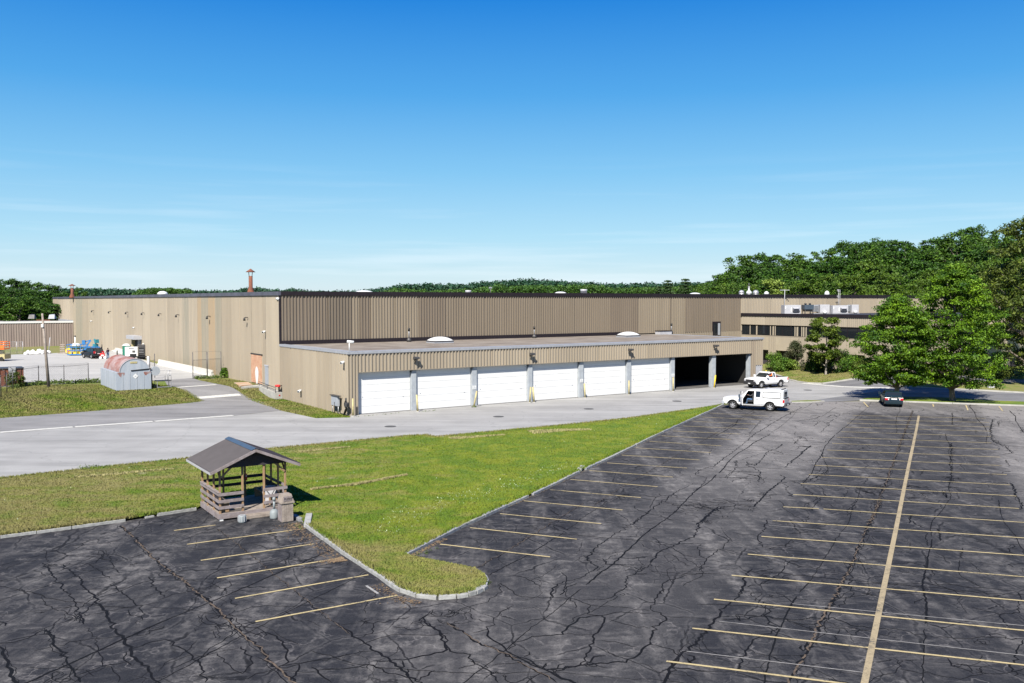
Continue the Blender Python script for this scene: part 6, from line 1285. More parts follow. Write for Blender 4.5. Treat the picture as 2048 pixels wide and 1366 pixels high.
def person_mesh(name, J, Rr, edges, m_, parent):
    me = bpy.data.meshes.new(name); me.from_pydata(J, edges, []); me.materials.append(M[m_]); o = link(name, me, parent); md = o.modifiers.new('skin', 'SKIN'); md.use_smooth_shade = True
    me.skin_vertices[0].data[0].use_root = True
    for i, r in enumerate(Rr): me.skin_vertices[0].data[i].radius = (r, r) if not hasattr(r, '__len__') else r
    sb = o.modifiers.new('sub', 'SUBSURF'); sb.levels = 1; sb.render_levels = 1; return o
def head(parent, c, face=0.0, hair='hair', s=1.0):
    bm = bmesh.new(); bmesh.ops.create_uvsphere(bm, u_segments=14, v_segments=10, radius=1)
    for v in bm.verts:
        z_ = v.co.z; k = .085*(1-.18*max(0, -z_)); v.co = Vector((v.co.x*.098*(1-.15*max(0, -z_)), v.co.y*k, z_*.125))
        if v.co.x > .085 and abs(z_) < .25: v.co.x += .02
    bmesh.ops.scale(bm, vec=(s, s, s), verts=bm.verts); me = bpy.data.meshes.new('head'); bm.to_mesh(me); bm.free(); me.materials.append(M['skin']); me.polygons.foreach_set('use_smooth', [True]*len(me.polygons))
    h = link('head', me, parent); h.location = c; h.rotation_euler.z = face
    mb = MB(); mb.dome((-.015, 0, .02), .112, .1, .125, 14, 4)
    if hair == 'hair': mb.tube([(-.06, 0, .05), (-.07, 0, -.06)], .075, 10)
    q = mb.build('hair' if hair == 'hair' else 'cap', hair, h); e = MB()
    for s_ in (-1, 1): e.dome((.09, s_*.034, .0), .012, .012, .008, 8, 2)
    e.build('eyes', 'black', h); MB().add([(.1, -.014, .0), (.1, .014, .0), (.125, 0, -.035), (.1, 0, .01)], [(0, 1, 2), (0, 1, 3), (1, 2, 3), (0, 2, 3)]).build('nose', 'skin', h)
    return h
def seated(label, parent_loc, rot, shirt, reach=True, cap='hair', trousers='denim'):
    o = thing('person', label, 'person', parent_loc, rot)
    J = [(0, 0, .12), (-.08, 0, .35), (-.13, 0, .58), (-.12, 0, .68), (-.12, .2, .6), (.1, .27, .42), (.36, .2, .50), (-.12, -.2, .6), (.06, -.27, .40), (.34, -.2, .48)]
    person_mesh('torso', J, [.15, .16, .15, .06, .075, .052, .04, .075, .052, .04], [(0, 1), (1, 2), (2, 3), (2, 4), (4, 5), (2, 7), (7, 8)]+([(5, 6), (8, 9)] if not reach else [(5, 6), (8, 9)]), shirt, o)
    person_mesh('legs', [(0, 0, .08), (.02, .1, .06), (.45, .13, .12), (.5, .13, -.3), (.65, .13, -.34), (.02, -.1, .06), (.45, -.13, .12), (.5, -.13, -.3), (.65, -.13, -.34)], [.13, .1, .08, .055, .045, .1, .08, .055, .045], [(0, 1), (1, 2), (2, 3), (3, 4), (0, 5), (5, 6), (6, 7), (7, 8)], trousers, o)
    for sy_ in (1, -1):
        hp = (.38, .2*sy_, .5); hb = person_mesh('hand', [(hp[0]-.16, hp[1], hp[2]-.06), (hp[0]-.03, hp[1], hp[2]-.01), (hp[0]+.03, hp[1], hp[2]+.01)], [.04, .03, .035], [(0, 1), (1, 2)], 'skin', o)
        mb = MB()
        for f in range(4): y_ = hp[1]-.032+f*.021; mb.tube([(hp[0]+.04, y_, hp[2]+.01), (hp[0]+.085-.01*(f in (0, 3)), y_, hp[2]+.0), (hp[0]+.09, y_, hp[2]-.03)], .0095, 5)
        mb.tube([(hp[0]-.01, hp[1]-.03*sy_, hp[2]), (hp[0]+.04, hp[1]-.055*sy_, hp[2]-.02)], .011, 5); mb.build('fingers', 'skin', hb)
    head(o, (-.08, 0, .82), 0, cap); return o
def mirror_(car, x, y, z, m_): s = 1 if y > 0 else -1; MB().box(x-.09, x+.07, min(y, y+s*.24), max(y, y+s*.24), z-.02, z+.26).build('mirror', m_, car, bevel=.03)
def pickup(name, label, loc, rot, L, wb, cabx, roofz, paint, front_dark, cap, opened):
    car = thing(name, label, 'pickup truck', loc, rot); w = .99; r = .41; xf, xr_ = L/2, -L/2; ax, bx = xf-.98, xf-.98-wb; zb = .52
    hood, belt = 1.16, 1.22; x_w, x_ct, x_cb, x_cr = cabx   # windscreen foot, roof front, roof rear, cab rear
    prof = [(xf-.06, zb+.05), (xf, .75), (xf-.02, 1.02), (xf-.16, hood-.02), (x_w+.25, hood+.08), (x_w, belt), (x_cr, belt), (x_cr-.04, belt+.0), (xr_+.02, belt), (xr_, 1.1), (xr_, zb+.12), (xr_+.15, zb)]
    prof += arcpts(bx, .50, r, zb)+[(bx+.7, .46), (ax-.7, .46)]+arcpts(ax, .50, r, zb)+[(xf-.35, zb-.02)]
    def fn(x, z, s): return s*(w-(.05 if z < .6 else 0)-.03*max(0, (z-1.0)/.2)-.05*max(0, (x-xf+.5)/.5)**2)
    body = MB().prism(prof, -w, w, fn).build('body', paint, car, bevel=.025)
    tw = lambda x, z: w-.04-(z-belt)*.24
    cabp = [(x_w, belt-.02), (x_ct, roofz-.04), (x_ct-.2, roofz), (x_cb, roofz), (x_cb-.12, roofz-.06), (x_cr, belt-.02)]
    cab = MB().prism(cabp, -w, w, lambda x, z, s: s*tw(x, z)).build('cab', paint, car, bevel=.03)
    if not cap: cut(body, MB().box(xr_+.08, x_cr-.12, -w+.12, w-.12, .85, 1.6), 'steel_dark')
    # glass
    zt, zg = roofz-.1, belt+.06; dx = lambda z: (x_w-x_ct)*(z-belt)/(roofz-.04-belt)
    mid_ = (x_ct+x_cb)/2-.1
    for s_ in (-1, 1):
        for a, b in (((mid_+.06, x_w-.1), (mid_+.06, x_ct-.12)), ((x_cr+.14, mid_-.05), (x_cb+.05, mid_-.05))):
            if s_ > 0 and opened and a[1] > mid_+.2 and a[0] > mid_-.01: continue
            if a[1]-a[0] < .25: continue
            q = [(a[0], zg), (a[1], zg), (b[1], zt), (b[0], zt)]; MB().poly([(x, s_*(tw(x, z)+.006), z) for x, z in q]).build('side_window', 'carglass', car)
    yb, yt = tw(0, belt)-.1, tw(0, roofz)-.08
    def ws(x0, x1, z0, z1, off): return MB().poly([(x0+off, -yb, z0), (x0+off, yb, z0), (x1+off, yt, z1), (x1+off, -yt, z1)])
    ws(x_w-dx(zg), x_w-dx(zt), zg, zt, .012 if 1 else 0).build('windscreen', 'carglass', car); MB().poly([(x_cr-.006, -yb, zg), (x_cr-.006, yb, zg), (x_cb-.12, yt, zt), (x_cb-.12, -yt, zt)]).build('rear_window', 'carglass', car)
    # front and rear trim
    fm = 'plastic' if front_dark else paint
    MB().box(xf-.04, xf+.03, -.62, .62, .78, 1.04).build('grille', 'plastic' if front_dark else 'ltgrey', car, bevel=.015); MB().box(xf-.12, xf+.10, -w+.04, w-.04, .46, .76).build('front_bumper', fm if front_dark else 'grey', car, bevel=.04)
    for s_ in (-1, 1):
        MB().box(xf-.16, xf+.015, *sorted((s_*.64, s_*.93)), .80, 1.02).build('headlight', 'ltgrey' if front_dark else 'glass', car, bevel=.02)
        MB().box(xr_-.015, xr_+.14, *sorted((s_*.80, s_*.985)), .86, 1.14).build('tail_light', 'tail', car, bevel=.015)
    MB().box(xr_-.14, xr_+.05, -w+.05, w-.05, .52, .72).build('rear_bumper', 'steel_dark', car, bevel=.03); MB().box(xr_-.025, xr_+.01, -.74, .74, .80, 1.16).build('tailgate', 'ltgrey' if cap else paint, car, bevel=.01)
    MB().box(xr_-.155, xr_-.14, -.17, .17, .57, .69).build('number_plate', 'white_paint', car)
    if front_dark: MB().box(xf-.06, xf+.05, -w+.1, w-.1, .74, .82).build('grille_base', 'plastic', car)
    if front_dark: MB().box(xf+.10, xf+.115, -.17, .17, .52, .64).build('number_plate', 'white_paint', car)
    for s_ in (-1, 1):
        if not (opened and s_ > 0): mirror_(car, x_w-.15, s_*(w-.02), belt+.02, paint)
        for cx_ in (ax, bx):
            MB().prism(arcpts(cx_, .505, r, .30), 0, 0, lambda x, z, q, s_=s_: s_*(w-(.6 if q > 0 else .32))).build('wheel_well', 'black', car)
            pts = [(x, s_*(w-.0), z) for x, z in arcpts(cx_, .515, r, zb-.03, 12)]; mb = MB(); mb.tube(pts, .03, 5); mb.build('wheel_arch', 'plastic', car)
            wheel(car, cx_, s_*(w-.16), r, s_)
        MB().box(bx+.75, ax-.75, *sorted((s_*(w-.03), s_*(w+.08))), .38, .45).build('side_step', 'plastic', car)
        MB().box(mid_-.3, mid_-.12, *sorted((s_*(w-.02), s_*(w+.012))), 1.02, 1.06).build('door_handle', 'plastic', car)
        for xx in (mid_, x_cr): MB().box(xx-.006, xx+.006, *sorted((s_*(w-.04), s_*(w-.024))), .58, 1.2).build('panel_gap', 'plastic', car)
    MB().box(xr_+.3, xf-.5, -.5, .5, .30, .5).build('underbody', 'black', car)
    return car, (w, tw, mid_, x_w, x_ct, belt, roofz, zb, ax, bx, xr_, xf, body, cab)
# --- white pickup with a white bed cover, driver's door open
pa, pb = P(1469.7, 818.6), P(1542.3, 822.9); head_ = math.atan2(pa.y-pb.y, pa.x-pb.x)-.02; lft = Vector((-math.sin(head_), math.cos(head_), 0)); ctr = (pa+pb)/2-lft*.85; ctr.z = .016
fwd = Vector((math.cos(head_), math.sin(head_), 0)); Lw = 3.55
car, A = pickup('pickup_truck', 'white pickup with white covered bed and open driver door, nearer of the two', ctr+fwd*(-.02), head_, 5.85, Lw, (1.25, .55, -.75, -.82), 1.93, 'carwhite', False, True, True)
w, tw, mid_, x_w, x_ct, belt, rz, zb, ax, bx, xr_, xf, body, cab = A
cutb = lambda: MB().add([(mid_+.10, .05, .58), (x_w-.02, .05, .58), (x_w-.02, 1.3, .58), (mid_+.10, 1.3, .58), (mid_+.10, .05, 1.84), (x_ct-.05, .05, 1.84), (x_ct-.05, 1.3, 1.84), (mid_+.10, 1.3, 1.84)], [(0, 3, 2, 1), (4, 5, 6, 7), (0, 1, 5, 4), (1, 2, 6, 5), (2, 3, 7, 6), (3, 0, 4, 7)])
cut(body, cutb(), 'tan_int'); cut(cab, cutb(), 'tan_int')
hinge = Vector((x_w-.0, w-.02, 0)); an = math.radians(62)
def dp(d, z, off=0): return (hinge.x-math.cos(an)*d-math.sin(an)*off*0, hinge.y+math.sin(an)*d+off, z)
dl = 1.08; dr_ = MB(); q = [dp(0, .56), dp(dl, .56), dp(dl, belt), dp(0, belt)]; q2 = [(x-.06, y, z) for x, y, z in q]; dr_.add(q+q2, [(0, 1, 2, 3), (7, 6, 5, 4), (0, 4, 5, 1), (1, 5, 6, 2), (2, 6, 7, 3), (3, 7, 4, 0)]); dd = dr_.build('front_door', 'carwhite', car)
fr_ = MB(); fr_.tube([dp(0.02, belt), dp(.35, rz-.12), dp(dl, rz-.1), dp(dl, belt)], .03, 6); fr_.build('door_frame', 'carwhite', dd)
m_ = dp(.25, belt+.03); MB().box(m_[0]-.02, m_[0]+.12, m_[1]+.02, m_[1]+.28, m_[2]-.05, m_[2]+.25).build('mirror', 'ridge_blue', dd, bevel=.03)
MB().box(mid_+.2, mid_+.32, .15, .75, .95, 1.6).build('seat_back', 'plastic', car, bevel=.05); MB().box(mid_+.25, mid_+.8, .15, .75, .75, .95).build('seat', 'plastic', car, bevel=.05)
zc = rz+.10; wt = w-.10
canopy = MB(); canopy.add([(x_cb_, s_*y_, z_) for x_cb_ in (-.86, xr_+.10) for s_, y_, z_ in ((-1, w-.03, belt), (1, w-.03, belt), (1, wt, zc-.08), (1, wt-.12, zc), (-1, wt-.12, zc), (-1, wt, zc-.08))], [(0, 1, 2, 3, 4, 5), (11, 10, 9, 8, 7, 6)]+[(i, (i+1) % 6, (i+1) % 6+6, i+6) for i in range(6)]); cn = canopy.build('bed_cover', 'carwhite', car, bevel=.02)
for s_ in (-1, 1): MB().add([(-.95, s_*(w-.02), belt+.05), (xr_+.35, s_*(w-.02), belt+.05), (xr_+.35, s_*(wt+.015), zc-.24), (-.95, s_*(wt+.015), zc-.24)], [(0, 1, 2, 3)]).build('side_hatch', 'white_paint', cn); MB().box(-.96, xr_+.3, *sorted((s_*(wt-.02), s_*(wt+.025))), zc-.23, zc-.2).build('hatch_seam', 'grey', cn) if 0 else MB().box(xr_+.3, -.96, *sorted((s_*(wt-.02), s_*(wt+.025))), zc-.23, zc-.2).build('hatch_seam', 'grey', cn)
hs_ = MB()
for a_, b_ in (((-.95, belt+.05), (xr_+.35, belt+.05)), ((xr_+.35, belt+.05), (xr_+.35, zc-.24)), ((xr_+.35, zc-.24), (-.95, zc-.24)), ((-.95, zc-.24), (-.95, belt+.05))):
    ya_ = lambda z: w-.02+(wt+.015-w+.02)*(z-belt-.05)/(zc-.29-belt); hs_.beam((a_[0], ya_(a_[1])+.004, a_[1]), (b_[0], ya_(b_[1])+.004, b_[1]), .045, .03, up=(0, 1, 0))
hs_.build('hatch_seam', 'steel_dark', cn)
MB().box(xr_+.9, xr_+1.0, w-.06, w+.0, belt+.15, belt+.2).build('lock', 'grey', cn)
MB().poly([(xr_+.085, -.55, belt+.14), (xr_+.085, .55, belt+.14), (xr_+.085, .5, zc-.2), (xr_+.085, -.5, zc-.2)]).build('rear_hatch_window', 'carglass', cn); MB().box(xr_+.0, xr_+.12, -.8, .8, belt-.05, belt+.06).build('rear_seal', 'black', cn)
MB().box(-1.1, -1.02, -.8, .8, zc, zc+.08).build('roof_bar', 'ltgrey', cn); MB().box(xr_+.25, xr_+.33, -.8, .8, zc, zc+.08).build('roof_bar', 'steel_dark', cn)
MB().box(xr_+.75, xr_+1.15, w-.03, w-.015, 1.06, 1.10).build('badge', 'grey', car)
seated('person sitting at the wheel of the nearer white pickup, bare forearm reaching forward', Vector(ctr)+fwd*(mid_+.35)+lft*.45+Vector((0, 0, .92)), head_, 'steel_dark')
# --- white two-door pickup behind, dark front bumper
pa, pb = P(1522, 777.6), P(1561.7, 773.2); hd2 = math.atan2(pa.y-pb.y, pa.x-pb.x)-.0; hd2 = math.radians(-150); lf2 = Vector((-math.sin(hd2), math.cos(hd2), 0)); fw2 = Vector((math.cos(hd2), math.sin(hd2), 0)); c2 = P(1534.5, 776)-lf2*.2*0; c2 = (pa+pb)/2+lf2*(-.85)
c2 = (pa+pb)/2-lf2*.8; c2.z = .006
car2, A2 = pickup('pickup_truck', 'white two-door pickup with black front bumper and an open bed, behind the covered one', c2, hd2, 5.4, 3.2, (1.0, .35, -.55, -.66), 1.86, 'carwhite', True, False, False)
w, tw, mid_, x_w, x_ct, belt, rz, zb, ax, bx, xr_, xf, body, cab = A2
lb = MB()
for k in range(4): lb.box(mid_+.35+k*.13, mid_+.42+k*.13, w+.0, w+.006, .98, 1.06)
lb.build('door_lettering', 'grey', car2)
q = MB(); q.box(mid_+.12, x_w-.35, .1, 1.2, belt+.08, rz-.14); cut(cab, q, 'tan_int')
seated('person in an orange vest leaning at the open window of the rear white pickup', Vector(c2)+fw2*(mid_+.3)+lf2*.72+Vector((0, 0, 1.02)), hd2, 'hivis', cap='hair')
# --- dark cars
def wagon(name, label, cat, loc, rot, L, wb, w, hr, paint, kind):
    car = thing(name, label, cat, loc, rot); r = .33 if kind == 'sedan' else .37; xf, xr_ = L/2, -L/2; ax = xf-.88; bx = ax-wb; zb = .30 if kind == 'sedan' else .40; belt = .92 if kind == 'sedan' else 1.08; R_ = r+.07
    prof = [(xf-.05, zb+.1), (xf, .6), (xf-.08, belt-.22), (xf-.35, belt-.12), (xf-1.25, belt), (xr_+.3, belt+.06), (xr_+.06, belt+.02), (xr_, belt-.25), (xr_+.02, zb+.15), (xr_+.15, zb)]+arcpts(bx, R_, r, zb)+arcpts(ax, R_, r, zb)+[(xf-.25, zb)]
    body = MB().prism(prof, -w, w, lambda x, z, s: s*(w-(.06 if z < .5 else 0)-.05*max(0, (x-xf+.6)/.6)**2-.06*max(0, (xr_+.5-x)/.5)**2)).build('body', paint, car, bevel=.03)
    tw = lambda x, z: w-.05-(z-belt)*.42*(1 if kind == 'sedan' else .6)
    if kind == 'sedan': cp = [(xf-1.2, belt-.02), (xf-2.0, hr-.03), (xf-2.4, hr), (xr_+1.35, hr-.02), (xr_+.55, belt+.05)]
    else: cp = [(xf-1.2, belt-.02), (xf-1.75, hr-.05), (xf-2.1, hr), (xr_+.35, hr-.02), (xr_+.08, belt+.02)]
    MB().prism(cp, -w, w, lambda x, z, s: s*tw(x, z)).build('cabin', paint, car, bevel=.035)
    zg, zt = belt+.07, hr-.09
    X0, X1 = cp[-1][0], cp[-2][0]; F0, F1 = cp[0][0], cp[1][0]
    for s_ in (-1, 1):
        segs = 2 if kind == 'sedan' else 3
        for k in range(segs):
            a = X0+.22+(F0-.22-X0-.22)*k/segs+.03; b = X0+.22+(F0-.22-X0-.22)*(k+1)/segs-.03; ta = max(a, X1+.05); tb = min(b, F1-.1)
            if tb-ta < .1: continue
            MB().poly([(x, s_*(tw(x, z)+.006), z) for x, z in ((a, zg), (b, zg), (tb, zt), (ta, zt))]).build('side_window', 'carglass', car)
        for cx_ in (ax, bx): wheel(car, cx_, s_*(w-.13), r, s_, w=.2); MB().prism(arcpts(cx_, R_+.005, r, zb-.1), 0, 0, lambda x, z, q, s_=s_: s_*(w-(.55 if q > 0 else .3))).build('wheel_well', 'black', car)
        mirror_(car, F0-.25, s_*(w-.04), belt+.02, paint)
        zt0 = belt-.22 if kind == 'sedan' else belt-.2
        MB().box(xr_-.02, xr_+.16, *sorted((s_*(w-.42), s_*(w-.07))), zt0, zt0+.2 if kind == 'sedan' else zt0+.34).build('tail_light', 'tail', car, bevel=.02); MB().box(xr_-.03, xr_-.0, *sorted((s_*(w-.44), s_*(w-.34))), zt0+.03, zt0+.14).build('reversing_lamp', 'white_paint', car)
        MB().box(xf-.25, xf-.0, *sorted((s_*(w-.4), s_*(w-.1))), .58, .74).build('headlight', 'ltgrey', car, bevel=.02)
    rx = lambda z: X0+(X1-X0)*(z-belt)/(hr-belt)-.03; y0, y1 = tw(0, zg)-.12, tw(0, zt)-.1
    MB().poly([(rx(zg)-.01, -y0, zg), (rx(zg)-.01, y0, zg), (rx(zt)-.015, y1, zt), (rx(zt)-.015, -y1, zt)]).build('rear_window', 'carglass', car)
    fx_ = lambda z: F0+(F1-F0)*(z-belt)/(hr-belt)+.03; MB().poly([(fx_(zg), -y0, zg), (fx_(zg), y0, zg), (fx_(zt), y1, zt), (fx_(zt), -y1, zt)]).build('windscreen', 'carglass', car)
    MB().box(xr_-.05, xr_+.1, -w+.1, w-.1, zb+.02, zb+.28).build('rear_bumper', paint if kind == 'sedan' else 'plastic', car, bevel=.04); MB().box(xr_-.02, xr_-.005, -.26, .26, belt-.16 if kind == 'sedan' else belt-.3, belt-.04 if kind == 'sedan' else belt-.18).build('number_plate', 'white_paint', car)
    MB().box(xr_-.03, xr_+.02, -.4, .4, belt-.02, belt+.015).build('trim_strip', 'chrome', car); MB().box(xf-.04, xf+.03, -.45, .45, .45, .68).build('grille', 'plastic', car); MB().box(xr_+.4, xf-.4, -.6, .6, .18, .4).build('underbody', 'black', car)
    return car
p = P(1788, 815.2); hd = math.radians(90-16.5); f_ = Vector((math.cos(hd), math.sin(hd), 0))
wagon('dark_sedan', 'dark blue-green sedan seen from behind under the left maple', 'car', (p.x+f_.x*2.35, p.y+f_.y*2.35, .016), hd, 4.7, 2.7, .90, 1.44, 'carnavy', 'sedan')
pa, pb = P(168, 716.2), P(183.4, 717.8); hd = math.radians(140); f_ = Vector((math.cos(hd), math.sin(hd), 0)); l_ = Vector((-f_.y, f_.x, 0)); c = (pa+pb)/2-l_*.8; c.z = hz(c.x, c.y)+.02
suv = wagon('black_suv', 'black sport utility car with rear hatch towards us parked in the yard', 'car', c, hd, 4.5, 2.7, .93, 1.72, 'carblack', 'suv')
# person standing behind it
p = P(216, 717.2); o = thing('person', 'person in dark jacket and blue jeans standing behind the black car in the yard', 'person', p, 2.6)
person_mesh('torso', [(0, 0, .95), (.02, 0, 1.15), (0, 0, 1.38), (0, 0, 1.5), (0, .19, 1.4), (.05, .25, 1.12), (.22, .2, .98), (0, -.19, 1.4), (.06, -.25, 1.14), (.26, -.18, 1.02)], [.14, .15, .15, .06, .075, .055, .04, .075, .055, .04], [(0, 1), (1, 2), (2, 3), (2, 4), (4, 5), (5, 6), (2, 7), (7, 8), (8, 9)], 'cloth_dark', o)
person_mesh('legs', [(0, 0, .95), (0, .1, .88), (.05, .12, .48), (-.02, .12, .08), (.13, .13, .05), (0, -.1, .88), (.0, -.12, .48), (-.08, -.12, .08), (.08, -.13, .05)], [.15, .11, .08, .055, .05, .11, .08, .055, .05], [(0, 1), (1, 2), (2, 3), (3, 4), (0, 5), (5, 6), (6, 7), (7, 8)], 'denim', o)
for s_, c_ in ((1, (.26, .19, .96)), (-1, (.30, -.17, 1.0))):
    hb = person_mesh('hand', [(c_[0]-.06, c_[1], c_[2]+.02), (c_[0], c_[1], c_[2])], [.032, .036], [(0, 1)], 'skin', o); mb = MB()
    for f in range(4): y_ = c_[1]-.032+f*.021; mb.tube([(c_[0]+.02, y_, c_[2]), (c_[0]+.06, y_, c_[2]-.02), (c_[0]+.05, y_, c_[2]-.055)], .0095, 5)
    mb.tube([(c_[0]-.01, c_[1]-.03*s_, c_[2]), (c_[0]+.03, c_[1]-.05*s_, c_[2]-.02)], .011, 5); mb.build('fingers', 'skin', hb)
head(o, (.02, 0, 1.63), 0)
# ---------------------------------------------------------------- trees
R_ = np.random.default_rng(21)
def leaves(cen, rad, n_per, size, up=.5, rg=None, droop=0):
    rg = rg or R_; K = len(cen); N = K*n_per
    c = np.repeat(cen, n_per, 0); r = np.repeat(rad, n_per, 0)
    d = rg.normal(size=(N, 3)); d /= np.linalg.norm(d, axis=1, keepdims=True); q = rg.random((N, 1))**.45
    pos = c+d*q*r*(1+.25*rg.normal(size=(N, 1))*.3)
    nrm = rg.normal(size=(N, 3))+d*.7; nrm[:, 2] = np.abs(nrm[:, 2])*.6+up; nrm /= np.linalg.norm(nrm, axis=1, keepdims=True)
    t = np.cross(nrm, rg.normal(size=(N, 3))); t /= np.linalg.norm(t, axis=1, keepdims=True)+1e-9; b = np.cross(nrm, t)
    s = size*(.6+.8*rg.random((N, 1))); t = t*s; b = b*s*.62
    v = np.stack([pos-t, pos-b*.9, pos+t, pos+b], 1).reshape(-1, 3); f = np.arange(N*4).reshape(N, 4); return v, f
def crown_points(rg, n, hw, z0, z1, shape, lobes=7, irr=.28):
    """clump centres in an irregular crown; shape(t) gives the relative width at height fraction t"""
    pts = []; ph = rg.random(lobes)*2*PI; am = rg.random(lobes)*irr
    while len(pts) < n:
        t = rg.random(); a = rg.random()*2*PI; k = 1+sum(am[j]*math.sin((j+1)*a+ph[j]+t*5*(j % 3)) for j in range(lobes))/2.2
        R = hw*shape(t)*k; q = rg.random()**.40; pts.append((R*q*math.cos(a), R*q*math.sin(a), z0+(z1-z0)*t))
    return np.array(pts)
def tree_parts(seed, h, hw, z0, clumps, n_per, lsize, csize, shape, leaf, bark, trunk_r, flat=.5, limbs=14, up=.5, lean=0):
    rg = np.random.default_rng(seed); c = crown_points(rg, clumps, hw, z0, h, shape); rad = np.ones((clumps, 3))*csize*(.6+.8*rg.random((clumps, 1))); rad[:, 2] *= flat
    v, f = leaves(c, rad, n_per, lsize, up, rg); me = np_mesh('crown', v, f, leaf)
    tk = MB(); top = (lean, 0, h*.82); ty = rg.normal(size=2)*.12
    tk.tube([(0, 0, -.2), (0, 0, .15), (ty[0], ty[1], z0*.6+.3), (lean*.5+ty[0]*2, ty[1]*2, h*.45), (lean, 0, h*.8)], [trunk_r*1.45, trunk_r, trunk_r*.85, trunk_r*.6, trunk_r*.15], 10)
    lb = MB(); sel = rg.choice(clumps, min(limbs, clumps), replace=False)
    for i in sel:
        e = c[i]; zb_ = max(z0*.7, e[2]-np.hypot(e[0], e[1])*.75); zb_ = min(zb_, h*.7); m1 = (e[0]*.4, e[1]*.4, zb_+(e[2]-zb_)*.35); lb.tube([(ty[0]*1.5, ty[1]*1.5, zb_), m1, (e[0]*.9, e[1]*.9, e[2]-.1)], [trunk_r*.42, trunk_r*.25, trunk_r*.07], 6)
    return me, tk, lb
def tree(name, label, cat, loc, parts, bark='bark', group=None, rot=0, s=1):
    me, tk, lb = parts; o = thing(name, label, cat, loc, rot, group); o.scale = (s, s, s); link('crown', me, o); t_ = tk.build('trunk', bark, o); lb.build('limb', bark, t_); return o
oval = lambda t: (max(0, 1-(2*t-.85)**2*.72))**.5 if t > .05 else .55
maple = lambda t: (.70+.35*math.sin(PI*min(1, t*1.1+.1))) if t < .45 else max(.12, 1.05*(1-((t-.45)/.58)**1.7))
def base(u, v): p = P(u, v); p.z = hz(p.x, p.y)+.05; return p
p1 = base(1792, 799.5); p2 = base(1905, 803.5)
tree('maple_tree', 'left and smaller of the two big maples on the island, behind the dark sedan', 'tree', p1, tree_parts(3, 10.8, 3.7, 1.7, 300, 150, .105, .80, maple, 'leaf_maple', 'bark', .26, .40, 26), rot=.4)
tree('maple_tree', 'right and taller of the two big maples on the island beside the car park', 'tree', p2, tree_parts(5, 13.9, 4.5, 1.7, 430, 150, .105, .84, maple, 'leaf_maple', 'bark', .30, .40, 30), rot=2.0)
p3 = base(1651.5, 751); tree('young_tree', 'slender young tree with pale trunk on the office lawn', 'tree', p3, tree_parts(9, 7.4, 2.2, 1.6, 90, 170, .105, .62, lambda t: .45+.6*math.sin(PI*min(1, t*.85+.12)), 'leaf_honey', 'bark_pale', .15, .5, 16), 'bark_pale')
p4 = base(2046, 776); p4 = PD(2062, 776, 108); p4.z = 0
tree('tall_tree', 'tall loose-crowned tree at the right edge, higher than the wooded hill', 'tree', p4, tree_parts(14, 20.6, 5.6, 3.0, 150, 170, .17, 1.15, lambda t: .5+.55*math.sin(PI*min(1, t*.8+.15)), 'leaf_olive', 'bark', .38, .42, 30))
p5 = PD(1995, 770, 128); p5.z = 0
tree('olive_tree', 'olive green tree between the tall right maple and the tallest tree', 'tree', p5, tree_parts(15, 15.0, 4.4, 2.5, 100, 150, .16, 1.1, oval, 'leaf_olive', 'bark', .3, .45, 18))
p5 = PD(2052, 760, 140); p5.z = 0
tree('dark_tree', 'dark green rounded tree low at the right edge behind the tallest tree', 'tree', p5, tree_parts(16, 12, 4.6, 1.0, 80, 140, .17, 1.1, oval, 'leaf_forest_b', 'bark', .3, .45, 12))
# shrubs
def shrub(u, v, w_, h_, label, leaf, seed, dense=110, name='shrub', lsz=.085, shp=None):
    p = base(u, v); rg = np.random.default_rng(seed); n = 34; c = crown_points(rg, n, w_, .15, h_, shp or (lambda t: .75+.3*math.sin(PI*min(1, t+.1)) if t < .8 else .6)); rad = np.ones((n, 3))*.42*min(1.3, w_)*(.7+.6*rg.random((n, 1)))
    v_, f_ = leaves(c, rad, dense, lsz, .45, rg); o = thing(name, label, 'shrub', p); link('foliage', np_mesh('foliage', v_, f_, leaf), o); mb = MB()
    for k in range(4): e = c[k]; mb.tube([(0, 0, -.1), (e[0]*.4, e[1]*.4, e[2]*.5), tuple(e*.8)], [.05, .03, .01], 5)
    mb.build('stem', 'bark', o)
shrub(1546, 742.5, 1.45, 2.3, 'bright green rounded shrub at the corner of the garage', 'leaf_shrub', 1)
shrub(1567, 743, 1.2, 1.7, 'lower green shrub right of the bright garage-corner shrub', 'leaf_shrub', 2); shrub(1583, 740.5, 1.0, 1.15, 'yellow-green spreading shrub before the dark pointed bush', 'leaf_bright', 3)
shrub(1591, 739, 1.75, 3.6, 'dark purplish-green pointed bush against the office wing', 'leaf_purple', 4, 170, shp=lambda t: 1.05*(1-t)**.55)
shrub(1636, 744, 1.5, 1.9, 'dark shrub left of the pale trunk of the young tree', 'leaf_forest', 5); shrub(1674, 745, 1.9, 2.6, 'dark shrub right of the pale trunk of the young tree', 'leaf_forest', 6)
shrub(1698, 745, 1.5, 2.0, 'green shrub between the young tree and the left maple', 'leaf_shrub', 7); shrub(1724, 745, 1.4, 1.7, 'olive shrub just left of the left maple', 'leaf_olive', 8)
shrub(1622, 742, .7, 1.1, 'small bright shrub left below the young tree', 'leaf_bright', 9)
shrub(1760, 742, 2.0, 2.2, 'low shrub behind the left maple', 'leaf_forest_b', 10); shrub(1990, 757, 1.9, 1.8, 'yellow-green bush behind the verge at the far right', 'leaf_olive', 12)
shrub(2030, 752, 2.4, 3.6, 'larger green bush at the far right edge of the verge', 'leaf_forest_b', 13); shrub(449, 755, .55, 1.0, 'weedy green bush at the foot of the gate post', 'leaf_shrub', 14, 60); shrub(341, 723, .5, 1.3, 'small dark bush behind the long row of barriers', 'leaf_forest_b', 15, 60)
